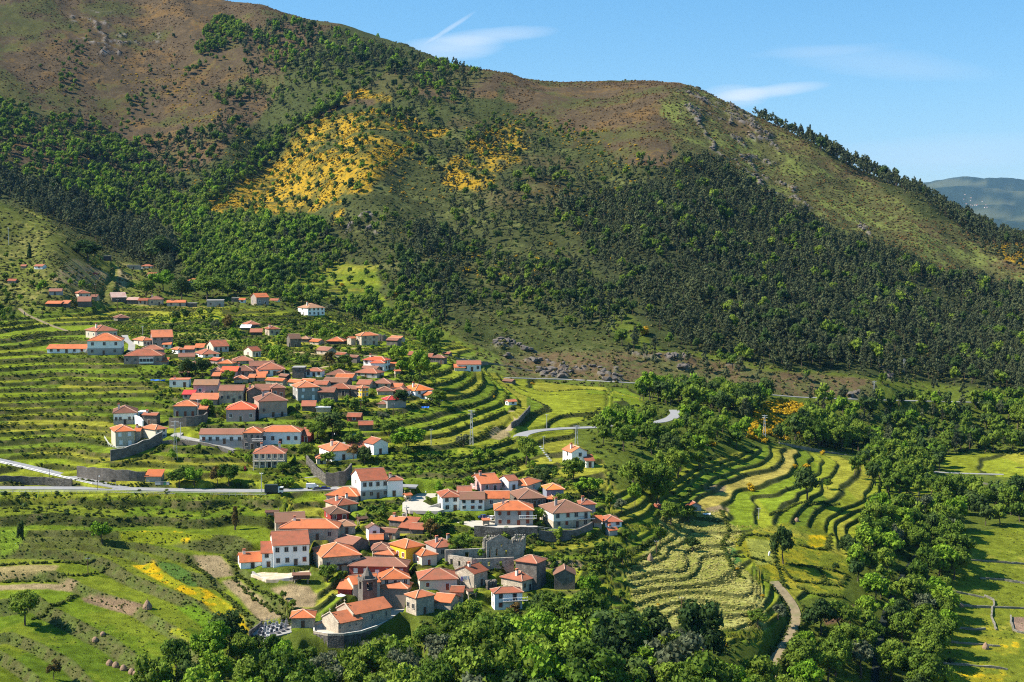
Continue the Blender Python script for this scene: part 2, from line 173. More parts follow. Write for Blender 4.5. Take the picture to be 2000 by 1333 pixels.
# ---------------------------------------------------------------- the houses: x0 x1 base yaw side(px, or -depth in m) wallheight(px) roof colour wall windows side-windows extras | kind: label
HOUSES = """
96 120 577 8 -6 8 g b grey 1x1 0 - |house: little brown-roofed house above the vines, uppermost of the group beside the hill road
154 176 583 28 9 10 h r cream 2x1 1 - |house: red hip-roofed house with pale front just below the little brown-roofed house
177 189 588 0 -6 8 g b stone 0x1 0 - |shed: brown lean stone shed built against the pale red-roofed house beside the hill road
90 118 600 -4 -4 7 m o dark 0x1 0 - |shed: long open shed under a bright orange lean-to roof beside the garden path
119 132 601 -4 -5 8 m o dstone 0x1 0 - |shed: short orange-roofed shed joined to the long open one
152 177 600 12 6 11 g b dstone 0x1 0 i |barn: ivy-covered stone barn with a brown roof below the pale hill road house
219 247 590 24 8 9 g w dstone 0x1 1 - |barn: dark stone barn under a rusty red and white ridged roof where the hill road ends
248 269 594 0 -7 8 g w dstone 0x1 0 - |barn: lower dark barn with red and white patched roof joined to the rusty barn
270 288 595 0 -6 8 g r grey 2x1 0 - |house: narrow grey house with two white-framed windows in the upper barn row
290 317 597 10 5 12 h b stone 2x1 0 c |house: stone house with hip roof and tall chimney in the upper barn row
326 362 599 6 -6 8 g o grey 2x1 0 c |house: grey cottage with bright orange gable roof ending the upper barn row
364 382 600 0 -5 7 f g dstone 0x1 0 - |shed: low dark shed with flat grey roof next to the grey cottage
404 437 600 10 4 12 f g grey 2x1 0 s |house: flat-roofed concrete box house standing on pillars
367 391 557 0 -6 9 h o cream 2x1 0 - |house: orange-roofed house half sunk among trees at the valley woods
276 297 526 0 -6 6 h r white 2x1 0 - |house: white cottage with red hip roof behind the trees beside the hill road
248 272 527 0 -5 8 f g stone 1x1 0 - |shed: flat-roofed stone shed beside the hill road, next to the white cottage
202 216 510 8 -5 9 f g dark 0x1 0 - |shed: dark flat-roofed hut highest up the hill road
288 303 543 -20 -5 7 g r white 1x1 0 - |house: red-roofed cottage hidden by trees below the flat-roofed stone shed
15 30 554 0 -5 5 g r tan 0x1 0 - |shed: tiny red-roofed shed half buried in bushes on the far slope
41 50 525 0 -4 5 g r tan 0x1 0 - |shed: small red-roofed hut above the tiny shed on the far slope
67 83 526 -15 -5 6 g r white 1x1 0 - |house: white hut with red roof beside the small hut on the far slope
501 525 597 30 11 16 g o dtan 2x1 2 n |house: two-storey cream and brown house with a green-sided annex over the vines
467 478 592 0 -5 6 g o white 1x1 0 - |shed: tiny white shed with bright orange roof beside the green-sided annex
452 466 590 0 -5 7 f g dstone 0x1 0 - |shed: dark flat-topped shed next to the tiny orange-roofed one
527 542 592 -12 -5 5 g r white 0x1 0 - |shed: low red-roofed shed behind the two-storey cream and brown house
601 634 617 35 20 15 h a white 4x2 1 c |house: white house with tan hip roof alone above the wooded bank
230 252 628 28 12 7 h b dstone 0x1 0 - |barn: small open barn with a brown hip roof among the vine terraces
484 507 641 24 12 7 h r dstone 0x1 0 - |house: dark house with red pyramid roof behind white sheet-metal lean-tos
470 488 646 0 -4 4 m z dstone 0x1 0 - |shed: white sheet-metal lean-to in front of the red pyramid roof
526 546 656 24 12 13 h r stone 2x1 1 c |house: stone cottage with red pyramid roof and a capped chimney
489 511 656 6 -5 7 m r dark 0x1 0 - |shed: narrow dark shed with red edge below the two pyramid-roofed cottages
567 588 679 20 8 17 g d dstone 1x2 0 - |barn: tall dark stone barn with split brown roof at the wooded bank
584 602 669 -15 -6 7 h a dstone 0x1 0 - |shed: low pale-roofed shed behind the tall dark stone barn
605 622 674 -40 12 6 g o stone 1x1 0 - |barn: orange-roofed barn with its dark gable towards the wooded bank
638 670 673 -8 -8 5 h o dark 0x1 0 - |barn: wide low barn with bright orange hip roof under the wooded bank
686 695 674 45 8 13 g o stone 0x1 0 - |barn: slim stone tower-like barn with orange roof beside the large stone house
706 738 675 30 10 19 h o stone 2x2 1 - |house: large square stone house with orange hip roof at the upper edge
724 748 667 -20 6 14 r d dstone 1x1 0 - |ruin: roofless stone walls behind the large square stone house
761 782 669 -35 9 8 g o stone 1x1 0 - |house: orange-roofed house at the upper edge near the wooded gully
755 776 677 -25 8 12 g b dstone 0x1 0 - |barn: dark barn with brown roof in front of the orange-roofed house at the gully
617 640 693 -38 17 8 g b stone 1x1 1 - |house: brown-roofed barn house with dark gable turned to the orchard
655 672 700 -35 9 6 g r stone 0x1 0 - |barn: red-orange roofed barn below the brown barn house
681 697 709 -30 7 11 g b dstone 0x1 0 - |barn: dark brown-roofed barn standing over the narrow lane
710 752 724 -20 10 20 h R white 3x2 2 c |house: white house with vivid red-orange hip roof and porch beside the big bright trees
724 750 726 -8 -4 17 h R white 2x1 0 - |porch: glazed porch with its own vivid red roof fronting the white house
694 736 739 -22 14 10 h r grey 3x1 1 - |house: long grey house with a wide brown-red hip roof below the vivid red roof
707 736 727 -25 7 6 g b stone 0x1 0 - |house: brown gable roof wedged between the long grey and the white house
762 774 722 0 -4 4 m o stone 0x1 0 - |shed: little orange-roofed lean-to under the big bright trees
842 867 712 -16 6 13 h b dstone 2x1 0 - |barn: dark slatted barn with brown hip roof at the edge above the steep vineyard
829 843 704 -10 -6 7 g r dstone 0x1 0 - |barn: red-brown barn roof showing between the bright trees and slatted barn
797 815 700 -12 -6 6 g r stone 0x1 0 - |barn: red roof seen over the crown of the big bright trees
864 877 697 -30 6 6 g r dstone 0x1 0 - |shed: red gabled hut beyond the slatted barn at the village edge
893 939 726 4 -7 14 g r white 4x1 1 - |house: white farmhouse with red roof alone on the ridge of terraces
888 908 725 4 -4 7 m o cream 0x1 0 - |shed: low orange lean-to against the white ridge farmhouse
982 1000 751 -35 7 5 g d dstone 0x1 0 - |barn: dark-red roofed barn beside the far road bend
993 1009 792 28 6 6 g o white 1x1 1 - |shed: tiny white field hut with orange roof on the terraces
850 864 783 0 -5 8 m r white 1x1 0 - |shed: pale shed with a red edge near the blue tarpaulin
811 845 774 35 26 11 h O white 2x1 0 c |house: white house under a broad bright orange hip roof at the village edge
812 838 781 -35 14 9 g o white 1x1 1 - |house: cream wing with orange gable in front of the broad orange hip roof
762 792 776 -12 -8 11 h r white 2x1 0 - |house: white-blue house with red-brown hip roof above the bright red one
738 768 772 8 -7 8 h b stone 0x1 0 - |house: old brown-roofed stone house leaning on the white-blue house
764 783 764 -12 -6 6 g o stone 0x1 0 - |house: orange roof squeezed in behind the old brown-roofed stone house
757 793 798 28 10 17 h V dgrey 0x1 1 - |house: grey rendered house with a shiny red hip roof in front of the vineyard
738 763 797 -8 -6 5 h b stone 0x1 0 - |shed: low brown-roofed shed beside the shiny red hip roof
707 720 777 42 10 19 h o yellow 2x2 2 - |house: small bright yellow house with orange roof facing the lane
727 762 760 -10 -8 11 h b stone 2x1 0 - |house: brown hip-roofed stone house behind the small yellow house
697 722 759 -14 -7 8 g r stone 0x1 0 - |house: red-brown gable roof directly behind the small yellow house
637 678 740 -10 -9 7 h b stone 2x1 0 - |house: wide brown hip roof in the crowded middle, behind the orange roof
655 688 745 -14 -6 7 g o grey 0x1 0 - |house: orange low roof among the crowded brown roofs of the middle
630 676 756 -16 -7 9 g d dstone 0x1 0 - |house: weathered dark roof with patches in the crowded middle
640 682 773 -10 -8 14 h r dstone 2x1 0 - |house: dark stone house with wide red-brown hip roof above the vine arbour
673 697 774 -22 9 14 g b dstone 1x1 0 - |house: brown-gabled dark house between the vine arbour and the yellow house
612 638 759 -12 -6 7 g r stone 0x1 0 - |house: flat orange-red roof behind the grey house with white doors
622 652 787 -8 -7 21 g b dstone 2x1 0 - |barn: dark stone barn with wide black opening beside the grey house with white doors
582 622 783 20 10 26 h o dgrey 2x2 2 w |house: tall grey house with white doors and shutters under an orange hip roof
562 584 756 -30 10 9 g o cream 0x1 0 - |house: cream house with orange gable behind the tall grey house
588 612 753 -28 8 8 g o dstone 0x1 0 - |house: orange gable beside the flat-roofed stone store
519 552 753 -25 9 9 g o stone 0x1 0 - |house: broad orange-roofed stone house above the ochre house
505 556 735 12 6 13 h r white 4x1 0 - |house: white-fronted house with a deep brown-red hip roof and dark openings
488 535 727 12 -8 12 g b white 2x1 0 - |house: brown gable-roofed house rising behind the white-fronted one
571 594 739 0 -8 20 f g dstone 0x1 0 - |store: flat-roofed dark stone store in the middle
597 628 737 -8 6 12 h r white 3x1 0 - |house: white-fronted bungalow with red-brown hip roof next to the flat stone store
531 547 735 -35 9 8 g d dark 0x1 0 - |shed: dark gabled shed between the white-fronted house and flat stone store
545 560 743 -35 8 8 g b dark 0x1 0 - |shed: lower brown gabled shed stepping down in front of the dark one
411 434 736 0 -8 12 h b pstone 2x1 0 - |house: pinkish stone house with brown hip roof, western half of a pair
455 494 736 0 -9 12 h b pstone 3x1 0 c |house: pinkish stone house with brown hip roof, eastern half of a pair
432 462 738 0 -5 13 m R pink 4x1 0 - |house: pink glazed gallery with red-orange roof joining the pinkish stone pair
415 428 742 0 -4 5 m o dstone 0x1 0 - |shed: small orange lean-to before the western pinkish stone house
430 444 741 0 -4 5 m o dstone 0x1 0 - |shed: small orange lean-to below the pink glazed gallery
457 484 748 6 -6 6 h o stone 0x1 0 - |shed: open shed with orange hip roof beside a round green tree
485 497 745 -6 -5 6 g o stone 0x1 0 - |shed: narrow orange-roofed hut next to the open hip-roofed shed
499 521 737 4 -4 6 m o tan 0x1 0 - |shed: upper of two stacked orange lean-to sheds
501 517 745 4 -4 6 m o tan 0x1 0 - |shed: lower of two stacked orange lean-to sheds
455 494 712 12 -8 6 h r stone 2x1 0 - |house: red hip-roofed house with dark base above the pinkish stone pair
426 453 717 -8 -6 6 h o stone 0x1 0 c |house: small orange hip-roofed house just behind the pinkish stone pair
411 425 711 -40 13 7 g R pstone 0x1 0 - |house: red gabled cottage above the small orange hip roof
371 396 719 10 -6 6 h b stone 0x1 0 - |barn: brown barn roof sunk in dark green trees
396 428 699 28 16 7 h r white 2x1 1 - |house: low white house with wide red pyramid roof below the cream gabled house
417 447 688 28 15 11 g r cream 3x1 0 - |house: cream house with red-brown gable roof, long side windows in shade
493 510 698 40 18 12 g r cream 3x1 1 - |house: cream house with its sunlit gable facing the terraces and glazed side
348 361 692 40 12 9 h o white 1x1 1 - |house: small white cube house with orange pyramid roof
349 380 704 10 -6 6 g b stone 0x1 0 - |barn: low brown-roofed barn below the small white cube house
380 396 686 0 -5 7 m o grey 1x1 0 - |shed: grey hut with flat orange roof above the low white house
298 338 679 18 12 20 g o pstone 3x2 1 - |house: two-storey pinkish stone house with orange roof behind the cream villa
280 299 677 45 19 12 h o cream 3x1 1 - |house: cream villa with orange hip roof and blue door beside the steep lane
318 333 681 4 -3 8 m o white 1x1 0 - |porch: tiny white balcony hut with orange roof on the pinkish stone house
275 318 692 8 -8 9 h r pstone 0x1 0 - |house: red hip roof behind the big glazed-porch house
242 316 712 6 -11 17 h r pstone 5x1 1 g |house: big pinkish house with wide red roofs and a white glazed porch
303 326 713 0 -4 6 m o pstone 0x1 0 - |shed: low orange-roofed wall shed at the corner of the big glazed-porch house
189 229 662 40 32 15 h r dcream 5x1 2 c |house: pale red-roofed house with a strip of dark windows, behind the white-and-grey one
171 237 694 10 8 28 h o white 3x2 0 cpn |house: white and grey two-storey house with orange hip roof, shaded balcony, on the left terraces
92 167 690 0 -5 9 m o white 5x1 0 - |house: long low white outbuilding with orange roof in front of a yard
331 369 757 6 5 14 f t white 2x1 0 c |house: white bungalow with a flat orange-edged roof on the vine terraces
378 425 773 2 -8 21 g a pink 2x1 0 s |house: pink house with pale brown roof and outside stair
372 424 792 0 -6 12 m o pstone 1x1 0 - |house: low pinkish annex with flat bright orange roof below the pink house
357 378 780 0 -4 10 m V grey 2x1 0 - |shed: small white-posted shed with a crimson roof beside the pink house
339 384 814 2 -8 21 h o dgrey 3x1 0 dr |house: grey house with orange hip roof and three red-brown doors
389 403 813 0 -5 14 m o dark 0x1 0 - |carport: dark open carport with orange lean-to roof beside the three-door house
428 475 788 2 -8 25 g b stone 4x1 0 - |house: weathered long stone house with a row of four small windows
484 510 787 14 7 23 x b rstone 1x1 0 c |house: narrow stone house with reddish gable facing the valley
497 526 776 4 -6 14 m b white 1x1 0 - |house: white linking house with brown lean roof beside the ochre house
531 557 778 16 6 20 h b ochre 2x1 0 - |house: square ochre-red house with brown pyramid roof
506 561 816 18 18 32 h b tan 3x1 1 cbo |house: big old stone mansion with brown hip roof, balconies and chimney
442 498 824 6 6 24 h R pinkw 3x1 0 - |house: white and pink house with orange-red hip roof below the stone mansion
390 474 868 0 -7 20 g b white 6x1 0 p |house: long white house with brown roof and dark stone basement
475 510 878 0 -9 33 h o pstone 3x2 0 b |house: pinkish stone house with orange hip roof joined to the long white house
509 586 868 0 -8 25 h o white 5x1 0 - |house: long white terrace house with bright orange roof and balcony of laundry
587 605 864 -6 -7 13 m r red 1x1 0 - |shed: red wooden lean-to at the end of the long terrace house
495 556 914 4 6 28 h r dcream 5x2 1 ccv |house: stone villa with red hip roof, two chimneys and a columned veranda
222 267 830 14 9 23 h b white 5x1 0 cp |house: white house with dark red hip roof and outside steps on the left slope
269 283 819 0 -6 13 f z white 1x1 0 - |house: white flat-roofed annex between the white and dark stone houses
279 306 832 -14 7 21 g r dstone 1x1 0 c |house: dark stone house with red roof and black chimney above the lane
226 263 874 24 22 31 h o dcream 2x2 0 w |house: cream house with orange hip roof and white shutters above a stone wall
263 272 858 0 -6 16 g o dcream 0x1 0 c |house: narrow orange-roofed wing with chimney behind the cream shuttered house
304 326 859 48 25 20 h o cream 2x2 0 - |house: small cream house with orange hip roof at the bend of the lane
285 314 942 0 -5 12 m o grey 0x1 0 - |shed: grey roadside shed with orange roof behind the waste bins
648 697 901 28 24 20 h o white 1x1 1 c |house: white house with bright orange hip roof in a garden above a stone wall
619 637 907 12 6 12 h o cream 1x1 1 - |porch: cream garden porch with small orange hip roof
730 758 889 35 18 22 x r white 1x1 1 - |house: white-blue bungalow with red roof, gable facing the meadow
682 714 884 18 8 9 g r white 0x1 0 - |house: brown-red roofed wing joining the white-blue bungalow
705 758 976 20 22 37 g r white 4x2 1 p |house: large white house with sunlit gable and red roof beside the plaza
757 787 971 12 3 33 h r white 1x1 0 c |house: white square wing with stone quoins and chimney beside the plaza
637 697 980 -14 18 11 h o stone 0x1 0 - |house: low stone house with broad orange hip roof below the road
660 698 1002 32 24 15 h r stone 1x1 0 cc |house: stone house with orange-red roof and two chimneys above the red house
646 681 1020 20 13 16 h d red 2x1 1 - |house: small dark red house with mossy brown hip roof
660 694 1044 14 -7 16 h a stone 1x1 0 - |house: stone cottage with pale orange hip roof below the dark red house
539 596 1045 12 -10 25 g d stone 1x1 1 - |house: old stone house with sagging grey-brown roof at the meadow edge
547 660 1055 0 -9 24 h o stone 4x1 0 c |house: long stone farmhouse with wide orange roof and cream chimney
720 742 1051 25 5 20 x d white 1x1 0 - |house: white-fronted house with dark brown gable in the brown-roof cluster
740 772 1054 -20 9 14 g b stone 2x1 0 - |house: stone house with striped brown roof at the foot of the brown-roof cluster
760 787 1030 -25 10 13 g o dstone 0x1 0 c |house: house with ribbed orange-red roof at the back of the brown-roof cluster
780 803 1042 -20 -7 11 m r dstone 0x1 0 - |house: red lean roof on the eastern side of the brown-roof cluster
801 826 1044 -12 -6 8 g r dstone 0x1 0 - |shed: low red-roofed shed against the plaza wall
534 604 1107 13 13 42 g r white 4x2 1 n |house: big white house with long red roof and four dark windows in a row
512 534 1109 10 -7 29 m r white 1x2 0 - |house: white middle wing with red lean roof on the big white house
470 512 1112 16 5 14 g o white 1x1 1 c |house: low white wing with orange roof, chimney and arched door on the big white house
630 704 1118 20 24 30 h o stone 3x1 3 - |house: square stone house with large orange hip roof between the white house and the church
655 690 1077 -40 30 14 g b dstone 0x1 0 - |barn: brown-roofed barn with dark gable behind the square stone house
728 766 1085 8 -8 9 h b stone 1x1 0 - |house: brown hip-roofed cottage behind the bright yellow house wall
793 828 1100 40 31 30 h o yellow 1x1 3 - |house: bright yellow house with orange hip roof and white windows
824 853 1108 30 24 23 h o cream 1x1 2 r |house: cream stone house with orange hip roof next to the bright yellow house
852 895 1091 26 20 22 h r grey 2x1 0 cc |house: grey house with red hip roof and two tall chimneys beside the ruin
676 712 1111 35 8 9 x b stone 0x1 0 - |house: brown gabled roof behind the long crimson house
732 768 1094 -15 -7 7 h o stone 0x1 0 - |house: orange roof tucked between the crimson and bright yellow houses
682 793 1128 -4 -8 22 h b crim 5x1 0 w |house: long crimson-walled house with mossy brown hip roof
745 800 1148 10 12 17 h o cream 3x1 1 - |house: cream house with orange hip roof close to the bell tower
690 742 1163 24 -8 22 g o cream 1x1 1 - |house: orange-roofed house hidden behind the bell tower
735 795 1160 -8 -7 10 h o tan 0x1 0 c |house: low orange-roofed house under a vine arbour beside the bell tower
660 686 1162 -10 -5 12 m o red 0x1 0 - |carport: open carport with bright orange roof and red fence
652 679 1114 16 -6 8 h d stone 0x1 0 - |shed: mossy brown pyramid-roofed shed by the square stone house
569 613 1227 4 4 21 h o stone 1x1 0 - |chapel: small square stone chapel with orange pyramid roof beside the cemetery
813 848 1203 38 20 36 h o stone 1x1 2 - |house: tall stone house with orange hip roof at the edge of the gorge
846 880 1192 -20 -7 16 g o stone 0x1 0 - |house: low orange roof stepping down beside the tall gorge-edge house
820 893 1155 8 -10 23 h r cream 2x1 0 r |house: large cream house with wide red hip roof and red shutters
880 904 1167 -8 -5 11 g r stone 0x1 0 - |shed: small stone shed with red gable roof below the large cream house
926 952 1149 52 37 29 g r stone 1x1 1 c |house: stone house with white gable, red roof and laundry on the terrace
1048 1066 1150 62 41 51 h r dstone 0x1 1 - |house: tall narrow stone house with red hip roof beside the ruin
1020 1050 1158 50 41 24 h r stone 3x1 0 c |house: stone house with red ridged roof and white-banded chimney
966 1020 1192 12 6 34 h r white 2x2 1 b |house: white house with red hip roof and balcony over the gorge
1083 1123 1152 0 -7 30 x d dstone 0x1 0 - |barn: derelict dark stone barn with gable facing the valley
940 977 962 24 25 17 g o pink 2x1 1 c |house: pink house with sunlit white gable and orange roof above the plaza row
993 1012 960 32 18 21 g r white 1x1 1 - |house: white house with outside stair and red gable roof behind the plaza row
996 1029 965 -28 27 17 h o cream 2x1 1 - |house: pale house with broad orange hip roof behind the dark barn
1068 1101 979 10 8 23 h O bgrey 1x1 0 - |house: blue-grey house with very bright orange hip roof at the eastern edge
1014 1066 992 14 18 18 h d dstone 6x1 0 - |barn: dark wooden-fronted barn with brown hip roof above the balcony house
1066 1085 984 -10 -5 9 h o dark 1x1 0 - |shed: small orange-roofed shed beside the blue-grey house
864 899 1000 12 24 29 h r white 2x2 1 n |house: white plaza house with garage and orange-red hip roof, first of the row
895 921 979 6 -7 17 g r white 1x1 0 - |house: raised white block with red gable roof in the plaza row
899 946 998 2 -8 23 g d white 3x2 0 - |house: white plaza house with dark and red roof, in the middle of the row
946 994 991 0 -8 18 g o cream 2x1 0 - |house: cream plaza house with orange roof at the end of the row
967 1041 1029 2 -10 33 h o grey 4x2 0 brc |house: large grey stone house with orange hip roof, balcony and red-brown shutters on the terrace
1081 1153 1033 18 30 31 h d cream2 4x2 0 bpc |house: cream and stone house with dark brown hip roof and long balconies
1135 1163 1001 12 8 16 h r grey 0x1 0 c |house: grey house with steep dark-red pyramid roof behind the long-balcony house
1182 1214 1030 10 -8 11 h r white 2x1 0 - |house: low white house with red hip roof at the end of the village
1190 1206 1047 28 5 11 g o grey 0x1 0 c |shed: tiny grey shed with orange-red roof below the low white house
1160 1175 1029 0 -4 6 m o tan 0x1 0 - |shed: narrow orange-roofed lean-to by the blue tarpaulin
1117 1146 913 22 18 30 x o white 1x2 1 nc |house: white chalet with orange gable roof and brown shutters by the main road
1145 1160 914 10 -5 14 m r white 1x1 0 - |house: white side wing of the chalet with dark red lean roof
678 704 824 -6 -5 10 g r crim 1x1 0 - |shed: reddish shed with rusty roof beside the narrow lane below the village
701 728 842 6 -5 12 g r dstone 0x1 0 - |barn: stone barn with red roof above the bright chestnut tree
590 615 803 4 -5 10 m r dstone 0x1 0 - |shed: low red-roofed shed below the tall grey house with white doors
617 645 806 4 -5 9 f z stone 0x1 0 - |shed: white-covered shed beside the low red-roofed one
722 748 1064 6 -5 9 g o dstone 0x1 0 - |shed: small orange-roofed shed at the foot of the brown-roof cluster
954 968 1152 20 4 18 f g dstone 1x1 0 - |ruin: little roofless stone shell beside the laundry terrace
359 378 690 0 -4 8 m o tan 0x1 0 - |shed: small shed with orange lean roof among trellises by the pinkish two-storey house
1346 1370 999 12 6 10 x r grey 0x1 0 - |barn: grey field barn with red gable roof among the lower terraces
1276 1298 1001 -24 6 7 g r tan 0x1 0 - |barn: rust-red field barn hidden among trees near the grey field barn
"""
# ---------------------------------------------------------------- parse the houses and set them out on the ground
def setout(x0, x1, by, yaw, s, hp):
    th = R(yaw); c, sn = math.cos(th), math.sin(th)
    nx = x0 if yaw >= 0 else x1; p = hit(nx, by)
    u0 = ray(x0, by)[0]; u1 = ray(x1, by)[0]
    if yaw >= 0: Wd = (u1 * p[1] - p[0]) / (c - u1 * sn)
    else: Wd = (p[0] - u0 * p[1]) / (c - u0 * sn)
    if s < 0: D = -s
    else:
        u2 = ray(nx - s if yaw >= 0 else nx + s, by)[0]
        D = (u2 * p[1] - p[0]) / (-sn - u2 * c)
    Wd = min(max(abs(Wd), 2.2), 45); D = min(max(abs(D), 2.5), 14, Wd * 1.15 + 3)
    o = np.array([c, sn]); n = np.array([-sn, c])
    ctr = p[:2] + (o * Wd / 2 if yaw >= 0 else -o * Wd / 2) + n * D / 2
    return dict(c=ctr, z=p[2], yaw=th, W=Wd, D=D, H=max(hp * p[1] / F * 1.02, 1.8), y=p[1], px=(x0, x1, by), hp=hp)
HS = []
for line in HOUSES.strip().splitlines():
    a, b = line.split("|"); f = a.split(); kind, label = b.split(": ", 1)
    h = setout(float(f[0]), float(f[1]), float(f[2]), float(f[3]), float(f[4]), float(f[5]))
    h.update(roof=f[6], rc=f[7], wm=f[8], win=f[9], side=int(f[10]), ex=f[11], kind=kind.strip(), label=label.strip()); HS.append(h)

# ---------------------------------------------------------------- roads, tracks and other level strips
def smooth_path(pts, step=2.0, it=6):
    w = hits(pts); out = []
    for a, b in zip(w[:-1], w[1:]):
        n = max(2, int(np.linalg.norm(b - a) / step)); t = np.linspace(0, 1, n, endpoint=False)[:, None]; out.append(a + (b - a) * t)
    q = np.vstack(out + [w[-1:]])
    for _ in range(it):
        q[1:-1] = q[1:-1] * .5 + (q[:-2] + q[2:]) * .25
    return q
ROADS = [
 ("road", 5.8, "asphalt", [(-60, 953), (0, 953), (200, 954), (400, 958), (520, 959), (620, 956), (690, 951), (780, 948), (815, 950)]),
 ("road", 5.0, "asphalt", [(-40, 892), (0, 899), (60, 913), (130, 930), (190, 943), (245, 954)]),
 ("road", 4.0, "concrete", [(125, 927), (165, 917), (205, 905), (255, 891), (310, 874), (345, 852), (352, 840), (372, 830), (402, 818)]),
 ("road", 4.0, "concrete", [(345, 852), (375, 858), (415, 866), (455, 880)]),
 ("road", 6.2, "asphalt", [(1062, 912), (1052, 892), (1044, 876), (1024, 866), (1012, 856), (1020, 848), (1050, 841), (1100, 837), (1180, 834), (1250, 828), (1290, 824), (1312, 817), (1322, 808), (1318, 801)]),
 ("road", 3.6, "asphalt", [(206, 590), (211, 573), (218, 556), (228, 541), (230, 528), (222, 517), (204, 510)]),
 ("road", 2.0, "track", [(38, 603), (52, 615), (75, 625), (100, 636), (135, 648)]),
 ("road", 2.4, "asphalt", [(694, 848), (684, 860), (668, 869)]),
 ("road", 4.6, "asphalt", [(985, 738), (1100, 741), (1200, 746), (1330, 754), (1480, 769), (1560, 776), (1700, 781), (1900, 786), (2050, 788)]),
 ("road", 3.0, "dirt", [(992, 842), (1000, 832), (1012, 820), (1006, 810), (998, 803)]),
 ("road", 3.2, "asphalt", [(1824, 922), (1880, 925), (1960, 927)]),
 ("road", 3.4, "concrete", [(256, 686), (258, 672), (246, 664), (243, 655)]),
 ("road", 3.0, "dirt", [(640, 706), (690, 698), (735, 694)]),
 ("road", 2.6, "dirt", [(545, 733), (600, 724), (640, 716)]),
 ("road", 3.0, "asphalt", [(845, 1150), (842, 1128), (838, 1108), (822, 1100)]),
 ("path", 3.2, "track", [(1512, 1136), (1530, 1156), (1548, 1178), (1558, 1205), (1546, 1235), (1528, 1262), (1512, 1290), (1505, 1322)]),
 ("road", 4.6, "asphalt", [(640, 958), (620, 945), (606, 932)]),
]
RP = [(n, w, m, smooth_path(p)) for n, w, m, p in ROADS]
def plateau(pts):                                # a level plot: its corners by picture point, levelled at their mean height
    w = hits(pts); z = w[:, 2].mean(); return w[:, :2], z
PLAZA = plateau([(800, 960), (815, 942), (862, 940), (856, 962), (826, 978), (838, 992), (868, 1008), (856, 1018), (800, 1020), (786, 1012), (786, 985)])
YARD = plateau([(490, 1130), (512, 1116), (560, 1110), (606, 1100), (608, 1122), (572, 1140), (520, 1146)])
def onplane(px, py, z):
    u, e = ray(px, py); y = (z - CAMZ) / e; return np.array([u * y, y, z])
HOUSETERR = plateau([(892, 1018), (925, 1008), (965, 1008), (1050, 1032), (1048, 1040), (930, 1040)])

# ---------------------------------------------------------------- ground mesh: a fan of rows, finer where the village stands
YR = np.concatenate([np.arange(150, 330, 5.0), np.arange(330, 800, 0.62), 800 * np.exp(np.linspace(0, math.log(2400 / 800), 560)), np.exp(np.linspace(math.log(2440), math.log(29000), 110))])
NC = 1000
UC = np.linspace(-0.47, 0.47, NC)
gu, gy = np.meshgrid(UC, YR)
GX = gu * gy
zs = CAMZ + gy * Esurf(gu, np.log(gy))
PX, PY = project(GX, gy, zs)
wx = fbm(GX * .03, gy * .03, 3, 3); wy = fbm(GX * .03, gy * .03, 9, 3)
fw_ = sm(800, 1300, gy); QX = PX + wx * 9 + fw_ * (fbm(GX * .011, gy * .008, 4, 4) * 60 + wx * 12); QY = PY + wy * 5 + fw_ * (fbm(GX * .011, gy * .008, 8, 4) * 36 + wy * 8)                # ragged edges for the land cover
CULT = [
 [(-300, 640), (40, 615), (250, 596), (640, 612), (690, 632), (850, 672), (985, 737), (1240, 764), (1262, 775), (1245, 800), (1130, 830), (1120, 860), (1180, 900), (1200, 960), (1290, 960), (1340, 905), (1500, 870), (1640, 892),
  (1690, 905), (1840, 930), (1850, 965), (1770, 985), (1700, 1050), (1660, 1110), (1640, 1160), (1560, 1170), (1480, 1260), (1240, 1250), (1160, 1200), (1000, 1180), (700, 1190), (560, 1240), (470, 1240), (380, 1333), (300, 1500), (-300, 1500)],
 [(560, 545), (640, 512), (760, 540), (770, 620), (690, 600), (600, 580)], [(490, 510), (545, 500), (560, 530), (500, 535)],
 [(1830, 890), (2300, 870), (2300, 960), (1850, 925)], [(840, 690), (900, 665), (960, 720), (880, 720)]]
cult = np.zeros(PX.shape, bool)
for p in CULT: cult |= inpoly(QX, QY, p)
FLAT = [[(1842, 1045), (2300, 1000), (2300, 1500), (1800, 1500), (1830, 1260)]]
flat = np.zeros(PX.shape, bool)
for p in FLAT: flat |= inpoly(QX, QY, p)
near = gy < 1250
PLOTS = [[(374, 1086), (430, 1084), (457, 1124), (432, 1136), (462, 1132), (505, 1168), (554, 1204), (508, 1218), (470, 1170), (415, 1130)], [(528, 1150), (570, 1142), (604, 1146), (620, 1165), (615, 1188), (575, 1188), (558, 1172)], [(258, 1104), (298, 1099), (368, 1144), (404, 1150), (470, 1206), (492, 1236), (478, 1240), (400, 1182), (300, 1130)], [(480, 1100), (620, 1100), (640, 1150), (500, 1160)]]
for p in PLOTS: cult &= ~inpoly(PX, PY, p)
MEAD = inpoly(QX, QY, [(1420, 1050), (1530, 1020), (1610, 1035), (1665, 1100), (1640, 1172), (1500, 1130)]); cult &= ~MEAD; flat |= MEAD
cult &= near; flat &= near
def blur(a, n=3):
    a = a.astype(float)
    for _ in range(n):
        a[1:-1] = (a[:-2] + 2 * a[1:-1] + a[2:]) / 4; a[:, 1:-1] = (a[:, :-2] + 2 * a[:, 1:-1] + a[:, 2:]) / 4
    return a
cm = blur(cult, 4)
